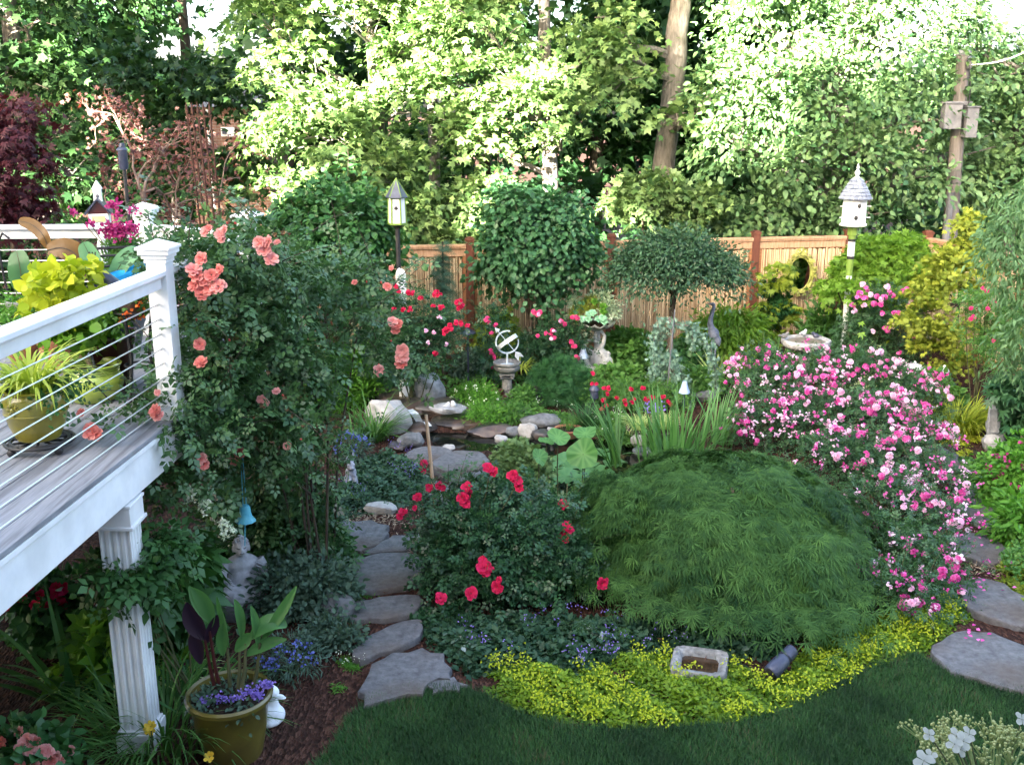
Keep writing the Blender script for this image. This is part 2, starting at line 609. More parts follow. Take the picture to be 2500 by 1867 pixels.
M['olivepot'] = surf('olive_glaze', (.16, .15, .012), (.3, .26, .03), 5, .28, .08, .5, coat=.5, c3=(.1, .075, .02), scale2=3)
M['limepot'] = surf('lime_glaze', (.3, .42, .05), (.42, .52, .09), 5, .18, .05, .5, coat=.6)
M['maroon'] = surf('maroon_glaze', (.035, .008, .008), (.07, .014, .014), 6, .3, .08, .5, coat=.3)
M['terracotta'] = surf('terracotta', (.3, .12, .07), (.45, .2, .12), 12, .85, .2, .2)
M['brownpot'] = surf('dark_brown_bowl', (.05, .03, .025), (.1, .06, .05), 12, .6, .2, .3)
M['soil'] = surf('potting_soil', (.012, .009, .007), (.04, .028, .02), 30, .95, .6, .1)
M['greenpaint'] = surf('apple_green_paint', (.12, .2, .03), (.18, .28, .05), 10, .5, .05, .4)
M['stake'] = surf('bamboo_stake', (.3, .2, .12), (.5, .36, .24), 14, .7, .2, .3, stretch=(2, 2, .5))
M['pole'] = surf('weathered_pole', (.09, .08, .074), (.2, .18, .165), 6, .85, .5, .2, stretch=(4, 4, .4))
M['greybox'] = surf('weathered_grey_box', (.1, .105, .115), (.19, .19, .2), 6, .8, .2, .2)
M['yellow'] = surf('yellow_petal', (.75, .5, .03), (.85, .62, .08), 20, .6, 0, .2)

# ------------------------------------------------------------------ ground
POND_PX = [(1000, 1045), (1075, 1086), (1180, 1098), (1290, 1110), (1330, 1200), (1370, 1270), (1480, 1290), (1640, 1230), (1740, 1120), (1640, 1068), (1450, 1062), (1300, 1058), (1160, 1046)]
POND = np.array([gp(x, y)[:2] for x, y in POND_PX])

def inside(poly, X, Y):
    r = np.zeros(X.shape, bool)
    n = len(poly)
    for i in range(n):
        x1, y1 = poly[i]
        x2, y2 = poly[(i + 1) % n]
        c = ((y1 > Y) != (y2 > Y)) & (X < (x2 - x1) * (Y - y1) / (y2 - y1 + 1e-12) + x1)
        r ^= c
    return r

def edge_dist(poly, X, Y):
    d = np.full(X.shape, 1e9)
    for i in range(len(poly)):
        a, b = np.array(poly[i]), np.array(poly[(i + 1) % len(poly)])
        ab = b - a
        t = np.clip(((X - a[0]) * ab[0] + (Y - a[1]) * ab[1]) / (ab @ ab), 0, 1)
        d = np.minimum(d, np.hypot(X - a[0] - t * ab[0], Y - a[1] - t * ab[1]))
    return d

def build_ground():
    far = [15, 18, 22, 30, 45, 80, 160, 400]
    xs = np.array([-v for v in far[::-1]] + list(np.arange(-14, 14.01, .14)) + far)
    ys = np.array([-400, -160, -80, -40, -20, -10, -4] + list(np.arange(-1, 19.01, .14)) + [20, 22, 25, 30, 40, 60, 100, 200, 400])
    X, Y = np.meshgrid(xs, ys)
    rng = np.random.default_rng(3)
    Z = (np.sin(X * 3.1 + np.cos(Y * 2.3)) * np.cos(Y * 2.7 + X) * .012) + rng.normal(size=X.shape) * .006
    Z[(abs(X) > 14) | (Y > 19) | (Y < -1)] = 0
    ins = inside(POND, X, Y)
    d = edge_dist(POND, X, Y)
    Z = np.where(ins, -np.clip(d * 1.6, 0, .42), Z)
    nx, ny = len(xs), len(ys)
    V = np.stack([X, Y, Z], -1).reshape(-1, 3)
    i = np.arange(nx * ny).reshape(ny, nx)
    Q = np.stack([i[:-1, :-1], i[:-1, 1:], i[1:, 1:], i[1:, :-1]], -1).reshape(-1, 4)
    me = bpy.data.meshes.new('ground')
    me.from_pydata(V.tolist(), [], Q.tolist())
    me.polygons.foreach_set('use_smooth', [True] * len(Q))
    m, nt, out = _nodes('bark_mulch')
    N, L = nt.nodes.new, nt.links.new
    p = N('ShaderNodeBsdfPrincipled')
    tc = N('ShaderNodeTexCoord')
    vo = N('ShaderNodeTexVoronoi'); vo.inputs['Scale'].default_value = 55
    mp = N('ShaderNodeMapping'); mp.inputs['Scale'].default_value = (1, .45, 1)
    L(tc.outputs['Object'], mp.inputs[0]); L(mp.outputs[0], vo.inputs['Vector'])
    r = N('ShaderNodeValToRGB')
    r.color_ramp.elements[0].color = (.022, .012, .009, 1)
    r.color_ramp.elements[1].color = (.1, .05, .034, 1)
    e = r.color_ramp.elements.new(.6); e.color = (.05, .024, .017, 1)
    sp = N('ShaderNodeSeparateColor'); L(vo.outputs['Color'], sp.inputs[0]); L(sp.outputs[0], r.inputs[0])
    L(r.outputs[0], p.inputs['Base Color'])
    p.inputs['Roughness'].default_value = .95
    p.inputs['Specular IOR Level'].default_value = .1
    b = N('ShaderNodeBump'); b.inputs['Strength'].default_value = .8; b.inputs['Distance'].default_value = .02
    L(vo.outputs['Distance'], b.inputs['Height']); L(b.outputs[0], p.inputs['Normal'])
    L(p.outputs[0], out.inputs[0])
    me.materials.append(m)
    tag(link('ground', me), 'dark brown bark mulch ground between the garden beds', kind='structure')
build_ground()

def build_water():
    m, nt, out = _nodes('pond_water')
    N, L = nt.nodes.new, nt.links.new
    p = N('ShaderNodeBsdfPrincipled')
    p.inputs['Base Color'].default_value = (.006, .008, .006, 1)
    p.inputs['Roughness'].default_value = .06
    p.inputs['Specular IOR Level'].default_value = .5
    n = N('ShaderNodeTexNoise'); n.inputs['Scale'].default_value = 14
    b = N('ShaderNodeBump'); b.inputs['Strength'].default_value = .06
    L(n.outputs[0], b.inputs['Height']); L(b.outputs[0], p.inputs['Normal'])
    L(p.outputs[0], out.inputs[0])
    M['water'] = m
    mb = MB()
    c = POND.mean(0)
    poly = [tuple(c + (q - c) * 1.05) for q in POND]
    n = len(poly)
    mb.add([(x, y, -.045) for x, y in poly], [tuple(range(n))[::-1]])
    o = mb.build('pond_water', m, smooth=False)
    tag(o, 'dark still water of the garden pond', kind='structure')
build_water()

# the lawn: a low turf sheet with blades growing out of it
LAWN_PX = [(640, 1990), (690, 1930), (800, 1850), (845, 1765), (910, 1712), (1010, 1690), (1140, 1684), (1200, 1712), (1270, 1748), (1380, 1775), (1520, 1788), (1660, 1782), (1800, 1770), (1930, 1735), (2060, 1665), (2160, 1615), (2230, 1600), (2300, 1640), (2420, 1680), (2560, 1700), (2700, 1760), (2700, 1990)]
LAWN = np.array([gp(x, y)[:2] for x, y in LAWN_PX])
def poly_points(rng, poly, n):
    lo, hi = poly.min(0), poly.max(0)
    out = np.zeros((0, 2))
    while len(out) < n:
        q = lo + rng.random((n * 2, 2)) * (hi - lo)
        out = np.concatenate([out, q[inside(poly, q[:, 0], q[:, 1])]])
    return out[:n]
def build_lawn():
    mb = MB()
    n = len(LAWN)
    mb.prism([tuple(q) for q in LAWN], -.02, .028)
    o = mb.build('lawn', surf('turf', (.012, .03, .01), (.03, .06, .022), 40, .95, .4, .1), smooth=False)
    tag(o, 'dark green mown lawn along the bottom edge', kind='structure')
    f = Fol(11)
    q = poly_points(f.rng, LAWN, 95000)
    q = q + f.rng.normal(size=q.shape) * .022
    P = np.c_[q, np.full(len(q), .02)]
    nz = np.sin(q[:, 0] * 5 + np.sin(q[:, 1] * 7)) * .25 + np.sin(q[:, 0] * 13 + q[:, 1] * 9) * .12
    f.blades(P, f.rng.random(len(q)) * 2 * PI, 1.1 + .4 * f.rng.random(len(q)), .035 + .03 * f.rng.random(len(q)), .005, .5 + .7 * f.rng.random(len(q)), seg=1,
             tone=np.clip(.45 + nz + f.rng.normal(size=len(q)) * .2, 0, 1), prof=lambda t: 1 - .85 * t)
    o = f.build('lawn_grass', leafm('grass_blade', (.01, .034, .012), (.04, .105, .033), .2, c3=(.1, .09, .045)))
    tag(o, 'short dark green grass blades of the lawn', kind='stuff')
build_lawn()

# ------------------------------------------------------------------ house behind the camera: its shadow lies over the garden
def build_house():
    t = thing('house', 'tall pale clapboard house the deck is attached to', 'house', (0, 0, 0))
    x0, x1, y0, y1, h, rz = -15.2, 11, -9, -1.0, 6.6, 10.1
    MB().box(((x0 + x1) / 2, (y0 + y1) / 2, h / 2), (x1 - x0, y1 - y0, h)).build('wall', surf('clapboard', (.55, .56, .55), (.65, .66, .65), 4, .7, .1), t, smooth=False)
    mb = MB()
    ym = (y0 + y1) / 2
    vs = [(x0 - .3, y0 - .4, h), (x0 - .3, y1 + .4, h), (x0 - .3, ym, rz), (x1 + .3, y0 - .4, h), (x1 + .3, y1 + .4, h), (x1 + .3, ym, rz)]
    mb.add(vs, [(0, 1, 2), (3, 5, 4), (1, 4, 5, 2), (0, 2, 5, 3), (0, 3, 4, 1)])
    rf = mb.build('roof', surf('shingle_roof', (.06, .06, .065), (.12, .12, .12), 12, .9, .3), t, smooth=False)
    MB().box((3, ym, rz + .3), (.9, .9, 2.2)).build('chimney', surf('brick_chimney', (.2, .08, .05), (.3, .13, .09), 18, .9, .3), rf, smooth=False)
    gl = surf('window_glass', (.02, .025, .03), (.03, .035, .04), 3, .08, 0, .5)
    for x in (-12, -8, -4, 4, 8):
        w = MB().box((x, y1 + .03, 4.6), (1.1, .1, 1.5)).build('window', M['white'], t, smooth=False)
        MB().box((x, y1 + .085, 4.6), (.95, .03, 1.32)).build('pane', gl, w, smooth=False)
build_house()

# ------------------------------------------------------------------ deck
DZ = 1.95
DU = Vector((.06, 1, 0)).normalized()
def edge_x(y): return -2.27 + .06 * (y - 5)
def far_y(x): return 8.45 + (-2.08 - x) * .6 if x > -3.16 else 9.1 + (x + 3.16) * .07
def build_deck():
    t = thing('deck', 'grey plank deck with white fascia raised on a fluted column', 'deck', (-2.3, 5.7, 0))
    L = Vector((2.3, -5.7, 0))
    w, gap = .138, .007
    for i in range(33):
        xo = -i * (w + gap) - w / 2
        mb = MB()
        ya = -.95
        xm = edge_x(6) + xo
        yb = far_y(xm - .03)
        if i == 0: ya, yb = -.95, 8.47
        pa = [(edge_x(ya) + xo - w / 2, ya), (edge_x(ya) + xo + w / 2, ya), (edge_x(yb) + xo + w / 2, yb - (.03 if i else 0)), (edge_x(yb) + xo - w / 2, yb + .03)]
        dz = random.uniform(-.0015, .0015)
        mb.prism([(p[0] + L.x, p[1] + L.y) for p in pa], DZ - .028 + dz, DZ + dz)
        mb.build('plank', M['plank'], t, smooth=False, bevel=.003)
    def board(a, b, z0, z1, th, name, mat):
        mb = MB()
        a, b = Vector(a) + L, Vector(b) + L
        mb.beam((a.x, a.y, (z0 + z1) / 2), (b.x, b.y, (z0 + z1) / 2), th, z1 - z0)
        return mb.build(name, mat, t, smooth=False, bevel=.003)
    ex = lambda y, k=0: (edge_x(y) + k, y, 0)
    board(ex(-.9, -.035), ex(8.42, -.035), 1.66, 1.918, .035, 'fascia', M['white'])
    board(ex(-.9, -.012), ex(8.42, -.012), 1.885, 1.917, .02, 'fascia_trim', M['white'])
    board((-2.1, 8.42, 0), (-3.16, 9.06, 0), 1.66, 1.918, .035, 'fascia', M['white'])
    board((-3.2, 9.06, 0), (-7, 8.78, 0), 1.66, 1.918, .035, 'fascia', M['white'])
    # beam and joists under the planks
    board(ex(-.8, -.19), ex(8.2, -.19), 1.62, 1.9, .09, 'beam', M['white'])
    for k in range(7):
        y = .3 + k * 1.25
        board((edge_x(y) - .3, y, 0), (-6.8, y, 0), 1.72, 1.915, .045, 'joist', M['cedar'])
    # fluted square column with a capital
    cx, cy = -2.35 + L.x, 5.72 + L.y
    mb = MB()
    r = .092
    prof = []
    for sx, sy in ((1, 0), (0, 1), (-1, 0), (0, -1)):
        tx, ty = -sy, sx
        k = 4
        for j in range(k):
            u0 = -r + 2 * r * (j + .12) / k
            u1 = -r + 2 * r * (j + .88) / k
            if j == 0: prof.append((sx * r + tx * -r, sy * r + ty * -r))
            for u, dpt in ((u0 + .004, 0), (u0 + .012, .012), (u1 - .012, .012), (u1 - .004, 0)):
                prof.append((sx * (r - dpt) + tx * u, sy * (r - dpt) + ty * u))
    mb.prism([(p[0] + cx, p[1] + cy) for p in prof], .03, 1.52)
    mb.build('column', M['white'], t, smooth=False)
    mb = MB()
    mb.box((cx, cy, 1.57), (.225, .225, .12)).box((cx, cy, 1.505), (.25, .25, .022)).box((cx, cy, 1.64), (.24, .24, .02))
    mb.build('capital', M['white'], t, smooth=False, bevel=.004)
    mb = MB()
    mb.box((cx, cy, .06), (.235, .235, .13)).box((cx, cy, .135), (.215, .215, .02))
    mb.build('column_base', M['white'], t, smooth=False, bevel=.004)
    # second column further back
    mb = MB().box((-2.45 + L.x, 8.1 + L.y, .8), (.17, .17, 1.62))
    mb.build('column', M['white'], t, smooth=False, bevel=.01)
build_deck()

def build_railing():
    P = [Vector((edge_x(.4) - .02, .4, 0)), Vector((edge_x(3.4) - .02, 3.4, 0)), Vector((edge_x(6.4) - .02, 6.4, 0)), Vector((-2.13, 8.33, 0)), Vector((-3.18, 8.94, 0)), Vector((-5.3, 8.8, 0)), Vector((-7, 8.68, 0))]
    t = thing('railing', 'white deck railing with square capped posts and steel cables', 'railing', (P[2].x, P[2].y, DZ))
    B = Vector((P[2].x, P[2].y, DZ))
    for i, p in enumerate(P):
        q = p - Vector((B.x, B.y, 0))
        mb = MB()
        h = 1.045
        mb.box((q.x, q.y, h / 2), (.126, .126, h), rz=-.06)
        mb.box((q.x, q.y, .05), (.15, .15, .1), rz=-.06)
        po = mb.build('post', M['white'], t, smooth=False, bevel=.004)
        mb = MB()
        rz = -.06
        for s, z, hh in ((.142, 1.03, .03), (.164, 1.055, .022), (.194, 1.083, .03), (.216, 1.108, .018)):
            mb.box((q.x, q.y, z), (s, s, hh), rz=rz)
        a = .104
        c = [Matrix.Rotation(rz, 3, 'Z') @ Vector((x * a, y * a, 0)) + Vector((q.x, q.y, 1.117)) for x, y in ((-1, -1), (1, -1), (1, 1), (-1, 1))]
        mb.add(c + [Vector((q.x, q.y, 1.162))], [(0, 1, 4), (1, 2, 4), (2, 3, 4), (3, 0, 4)])
        mb.build('post_cap', M['white'], po, smooth=False, bevel=.003)
    for i in range(len(P) - 1):
        a, b = P[i] - Vector((B.x, B.y, 0)), P[i + 1] - Vector((B.x, B.y, 0))
        d = (b - a).normalized()
        a2, b2 = a + d * .066, b - d * .066
        z = Vector((0, 0, 1))
        mb = MB()
        mb.beam(a2 + z * .955, b2 + z * .955, .128, .03)
        mb.beam(a2 + z * .9335, b2 + z * .9335, .092, .012)
        mb.beam(a2 + z * .892, b2 + z * .892, .06, .07)
        mb.build('top_rail', M['white'], t, smooth=False, bevel=.004)
        for k in range(8):
            zz = .1 + k * .094
            MB().tube([a2 + z * zz, b2 + z * zz], .0042, n=6).build('cable', M['steel'], t)
            if k and i in (1, 2, 3):
                for e, dd in ((a2, d), (b2, -d)):
                    MB().tube([e + z * zz, e + dd * .05 + z * zz], .0075, n=6).build('cable_fitting', M['steel'], t)
build_railing()

# ------------------------------------------------------------------ fences
def cane_panel(a, b, z0, z1, rng, w=.0355):
    """a row of upright bamboo canes with nodes"""
    a, b = Vector((a[0], a[1], 0)), Vector((b[0], b[1], 0))
    L = (b - a).length
    d = (b - a) / L
    n = int(L / w)
    mb = MB()
    nrml = Vector((d.y, -d.x, 0))
    for i in range(n):
        c = a + d * (i + .5) * w + nrml * rng.uniform(-.004, .004)
        r = w * rng.uniform(.42, .5)
        top = z1 - rng.uniform(0, .03)
        zs, rs = [z0], [r]
        z = z0 + rng.uniform(.05, .3)
        while z < top - .05:
            zs += [z - .012, z, z + .012]
            rs += [r * .97, r * 1.12, r * .97]
            z += rng.uniform(.24, .36)
        zs.append(top); rs.append(r)
        lean = rng.uniform(-.008, .008)
        vs, fs = [], []
        ng = 6
        for zz, rr in zip(zs, rs):
            for k in range(ng):
                an = 2 * PI * k / ng
                p = c + d * (math.cos(an) * rr + lean * (zz - z0)) + nrml * math.sin(an) * rr
                vs.append((p.x, p.y, zz))
        for j in range(len(zs) - 1):
            for k in range(ng):
                k2 = (k + 1) % ng
                fs.append((j * ng + k, j * ng + k2, (j + 1) * ng + k2, (j + 1) * ng + k))
        fs.append(tuple(range((len(zs) - 1) * ng, len(zs) * ng)))
        mb.add(vs, fs)
    return mb

def bamboo_mat():
    m, nt, out = _nodes('bamboo_canes')
    N, L = nt.nodes.new, nt.links.new
    p = N('ShaderNodeBsdfPrincipled')
    g = N('ShaderNodeNewGeometry')
    tc = N('ShaderNodeTexCoord')
    n = N('ShaderNodeTexNoise'); n.inputs['Scale'].default_value = 3; n.inputs['Detail'].default_value = 5
    mp = N('ShaderNodeMapping'); mp.inputs['Scale'].default_value = (6, 6, .8)
    L(tc.outputs['Object'], mp.inputs[0]); L(mp.outputs[0], n.inputs['Vector'])
    ad = N('ShaderNodeMath'); ad.operation = 'ADD'
    ml = N('ShaderNodeMath'); ml.operation = 'MULTIPLY'; ml.inputs[1].default_value = .55
    L(g.outputs['Random Per Island'], ml.inputs[0]); L(ml.outputs[0], ad.inputs[0])
    m2 = N('ShaderNodeMath'); m2.operation = 'MULTIPLY'; m2.inputs[1].default_value = .6
    L(n.outputs[0], m2.inputs[0]); L(m2.outputs[0], ad.inputs[1])
    r = N('ShaderNodeValToRGB')
    r.color_ramp.elements[0].position = .2; r.color_ramp.elements[0].color = (.2, .125, .06, 1)
    r.color_ramp.elements[1].position = .85; r.color_ramp.elements[1].color = (.66, .52, .33, 1)
    e = r.color_ramp.elements.new(.5); e.color = (.44, .31, .17, 1)
    L(ad.outputs[0], r.inputs[0]); L(r.outputs[0], p.inputs['Base Color'])
    p.inputs['Roughness'].default_value = .5
    L(p.outputs[0], out.inputs[0])
    return m
M['canes'] = bamboo_mat()

def build_fence(name, label, pts, h=1.76, canes=True, cat='fence'):
    rng = random.Random(4)
    B = Vector((pts[0][0], pts[0][1], 0))
    t = thing(name, label, cat, B)
    P = [Vector((p[0], p[1], 0)) - B for p in pts]
    for i, p in enumerate(P):
        mb = MB().box((p.x, p.y, (h + .1) / 2), (.13, .13, h + .1))
        po = mb.build('post', M['post'], t, smooth=False, bevel=.006)
        MB().box((p.x, p.y, h + .118), (.155, .155, .034)).box((p.x, p.y, h + .145), (.11, .11, .02)).build('post_cap', M['post'], po, smooth=False, bevel=.004)
    for i in range(len(P) - 1):
        a, b = P[i], P[i + 1]
        d = (b - a).normalized()
        nf = Vector((d.y, -d.x, 0))          # side that faces the garden
        if nf.y > 0 and abs(nf.y) > .5: nf = -nf
        a2, b2 = a + d * .066, b - d * .066
        z = Vector((0, 0, 1))
        MB().beam(a2 + z * (h + .02), b2 + z * (h + .02), .15, .036).build('cap_rail', M['cedarrail'], t, smooth=False, bevel=.005)
        MB().beam(a2 + z * (h - .075) + nf * .02, b2 + z * (h - .075) + nf * .02, .04, .14).build('top_board', M['cedarrail'], t, smooth=False, bevel=.004)
        MB().beam(a2 + z * (h - .012) + nf * .03, b2 + z * (h - .012) + nf * .03, .07, .022).build('moulding', M['cedarrail'], t, smooth=False, bevel=.003)
        for e, s in ((a2, 1), (b2, -1)):
            q = e + d * s * .022
            MB().beam(q + z * .1 + nf * .02, q + z * (h - .15) + nf * .02, .04, .044).build('side_trim', M['cedar'], t, smooth=False, bevel=.003)
        MB().beam(a2 + z * .09 + nf * .02, b2 + z * .09 + nf * .02, .04, .13).build('bottom_board', M['cedar'], t, smooth=False, bevel=.004)
        L = (b2 - a2).length
        nb = max(1, round(L / .145))
        for k in range(nb):
            c = a2 + d * L * (k + .5) / nb - nf * .03
            mb = MB()
            mb.beam(c + z * .04, c + z * (h - .01), L / nb - .006, .018)
            # keep the board's width along the fence
            mb = MB().box((c.x, c.y, h / 2 + .01), (L / nb - .005, .018, h - .05), rz=math.atan2(d.y, d.x))
            mb.build('fence_board', M['cedar'], t, smooth=False)
        if canes:
            c0, c1 = a2 + d * .045 + nf * .022, b2 - d * .045 + nf * .022
            o = cane_panel(c0, c1, .155, h - .15, rng).build('bamboo_canes', M['canes'], t)
            o['kind'] = 'stuff'
    return t
FX = [(472, 15.6), (805, 16.0), (1148, 16.3), (1490, 16.75), (1838, 17.2), (2062, 17.45)]
fp = []
for px, Y in FX:
    p = at(px, 700, Y)
    fp.append((p.x, p.y))
fp = [(fp[0][0] - 4.6, 15.2), (fp[0][0] - 2.3, 15.4)] + fp
build_fence('bamboo_fence', 'long cedar fence faced with bamboo canes at the back of the garden', fp)
build_fence('cedar_fence', 'side fence of cedar and pale bamboo receding along the right', [(6.95, 17.2), (7.5, 14.9), (8.0, 12.6), (8.5, 10.3)])
# ------------------------------------------------------------------ leaf colours
LF = {}
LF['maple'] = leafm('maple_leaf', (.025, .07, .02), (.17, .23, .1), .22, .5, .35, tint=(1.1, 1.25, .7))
LF['mapledark'] = leafm('shade_leaf', (.012, .036, .016), (.04, .085, .03), .2, .5, .25)  # darker copy of the maple leaf; upper left shade is put into its colour
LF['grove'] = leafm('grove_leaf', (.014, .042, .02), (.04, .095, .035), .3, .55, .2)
LF['cherry'] = leafm('cherry_leaf', (.022, .07, .032), (.16, .235, .115), .2, .45, .35, tint=(1.15, 1.25, .75))
LF['lilac'] = leafm('lilac_leaf', (.022, .075, .028), (.06, .15, .055), .25, .42, .35)
LF['lilac2'] = leafm('bluish_green_leaf', (.022, .075, .038), (.065, .15, .075), .25, .42, .35)
LF['privet'] = leafm('small_dark_leaf', (.018, .05, .03), (.055, .11, .065), .2, .4, .35)
LF['rose'] = leafm('rose_leaf', (.018, .055, .022), (.08, .15, .065), .2, .36, .4, c3=(.14, .1, .05))
LF['rosered'] = leafm('red_rose_leaf', (.012, .042, .022), (.04, .1, .048), .2, .38, .4)
LF['rosepink'] = leafm('pink_rose_leaf', (.022, .06, .03), (.06, .125, .06), .2, .4, .35)
LF['lace'] = leafm('laceleaf', (.008, .034, .012), (.075, .15, .045), .25, .55, .12)
LF['lime'] = leafm('lime_maple_leaf', (.08, .16, .018), (.2, .31, .05), .35, .45, .25)
LF['gold'] = leafm('golden_leaf', (.2, .24, .02), (.45, .42, .05), .3, .5, .25)
LF['goldgreen'] = leafm('gold_green_leaf', (.08, .14, .02), (.3, .33, .05), .3, .5, .25)
LF['yewgreen'] = leafm('pine_needles', (.012, .05, .02), (.04, .12, .04), .15, .5, .25)
LF['bluegreen'] = leafm('blue_green_needles', (.03, .07, .055), (.08, .15, .12), .15, .5, .25)
LF['bluecedar'] = leafm('blue_cedar', (.09, .16, .15), (.22, .31, .3), .12, .5, .25)
LF['greyblue'] = leafm('grey_blue_leaf', (.035, .065, .055), (.09, .14, .12), .2, .5, .25)
LF['bright'] = leafm('bright_green_leaf', (.05, .15, .02), (.13, .28, .045), .3, .5, .25)
LF['fresh'] = leafm('fresh_green_leaf', (.045, .12, .03), (.11, .22, .06), .3, .5, .25)
LF['blade'] = leafm('green_blade', (.035, .1, .03), (.1, .2, .06), .3, .42, .3)
LF['iris'] = leafm('iris_blade', (.05, .13, .04), (.13, .26, .1), .3, .4, .35)
LF['goldblade'] = leafm('golden_blade', (.22, .28, .03), (.5, .5, .12), .3, .5, .25)
LF['paleblade'] = leafm('cream_striped_blade', (.2, .27, .08), (.6, .62, .35), .3, .5, .25)
LF['pale'] = leafm('cream_variegated_leaf', (.25, .34, .2), (.62, .68, .5), .25, .5, .25)
LF['purple'] = leafm('purple_leaf', (.03, .009, .016), (.085, .022, .03), .3, .5, .25, tint=(1.6, .4, .3))
LF['redmaple'] = leafm('red_maple_leaf', (.06, .025, .025), (.19, .095, .08), .3, .5, .25, tint=(1.5, .5, .3))
LF['dusty'] = leafm('silver_leaf', (.3, .35, .33), (.55, .6, .58), .15, .6, .2)
LF['lotus'] = leafm('lotus_leaf', (.06, .16, .05), (.15, .29, .1), .3, .45, .3)
LF['willow'] = leafm('willow_leaf', (.06, .13, .07), (.16, .25, .14), .3, .5, .25)
LF['hakone'] = leafm('hakone_blade', (.16, .2, .02), (.42, .42, .06), .3, .5, .25)
LF['sage'] = leafm('sage_conifer', (.07, .12, .05), (.2, .27, .12), .2, .5, .25)
LF['pad'] = leafm('lily_pad', (.06, .15, .07), (.1, .2, .09), .15, .35, .4)
LF['canna'] = leafm('canna_leaf', (.035, .1, .04), (.07, .16, .06), .25, .38, .35)
LF['cannadark'] = leafm('dark_canna_leaf', (.012, .008, .018), (.03, .014, .026), .15, .38, .35, tint=(1.2, .6, .8))
LF['bronze'] = leafm('bronze_leaf', (.1, .055, .012), (.17, .09, .022), .25, .4, .35, tint=(1.3, .9, .4))
LF['banana'] = leafm('blue_green_leaf', (.1, .22, .14), (.15, .29, .19), .25, .45, .3)
LF['oak'] = leafm('oakleaf', (.02, .06, .022), (.06, .14, .045), .25, .45, .3)
LF['coleus'] = leafm('golden_coleus_leaf', (.22, .3, .02), (.55, .5, .045), .3, .5, .25)
LF['coleusg'] = leafm('green_coleus_leaf', (.07, .17, .02), (.17, .3, .04), .3, .5, .25)
# petals
PT = {}
PT['coral'] = leafm('coral_petal', (.55, .1, .085), (.8, .38, .32), .25, .6, .1, tint=(1.2, .8, .7))
PT['hot'] = leafm('hot_pink_petal', (.55, .03, .26), (.78, .22, .52), .25, .6, .1, tint=(1.2, .7, .9))
PT['pale'] = leafm('pale_pink_petal', (.8, .4, .62), (.9, .76, .85), .25, .6, .1, tint=(1.1, .8, .9))
PT['red'] = leafm('red_petal', (.42, .008, .04), (.65, .03, .12), .25, .6, .1, tint=(1.3, .5, .6))
PT['rosepink'] = leafm('deep_pink_petal', (.55, .02, .13), (.75, .1, .27), .25, .6, .1, tint=(1.2, .6, .8))
PT['violet'] = leafm('violet_petal', (.2, .14, .5), (.38, .28, .7), .25, .6, .1, tint=(.9, .8, 1.2))
PT['blue'] = leafm('blue_petal', (.08, .09, .4), (.18, .2, .6), .25, .6, .1, tint=(.8, .8, 1.2))
PT['white'] = leafm('white_petal', (.7, .72, .62), (.85, .86, .82), .25, .6, .1, tint=(1, 1, .9))
PT['yellow'] = leafm('yellow_petal_soft', (.7, .42, .03), (.85, .65, .1), .25, .6, .1, tint=(1.2, 1, .5))
PT['orange'] = leafm('orange_petal', (.65, .1, .02), (.8, .25, .06), .25, .6, .1, tint=(1.2, .8, .5))
PT['magenta'] = leafm('magenta_petal', (.32, .018, .13), (.5, .08, .25), .25, .6, .1, tint=(1.2, .6, .9))
PT['salmon'] = leafm('salmon_petal', (.62, .2, .18), (.85, .52, .46), .25, .6, .1, tint=(1.2, .8, .8))

# ------------------------------------------------------------------ trees beyond the fence
def loc(px, Y, z=0):
    p = at(px, 600, Y)
    # keep the column of the picture but drop to height z along the vertical
    d = Y * math.cos(PITCH) + (EYE - 2.2) * math.sin(PITCH)
    return Vector(((px - 1250) / FPX * d, Y, z))

def blob(B, px, py, Y, rx, ry, rz, w=1):
    p = at(px, py, Y) - B
    return (p.x, p.y, p.z, rx, ry, rz, w)

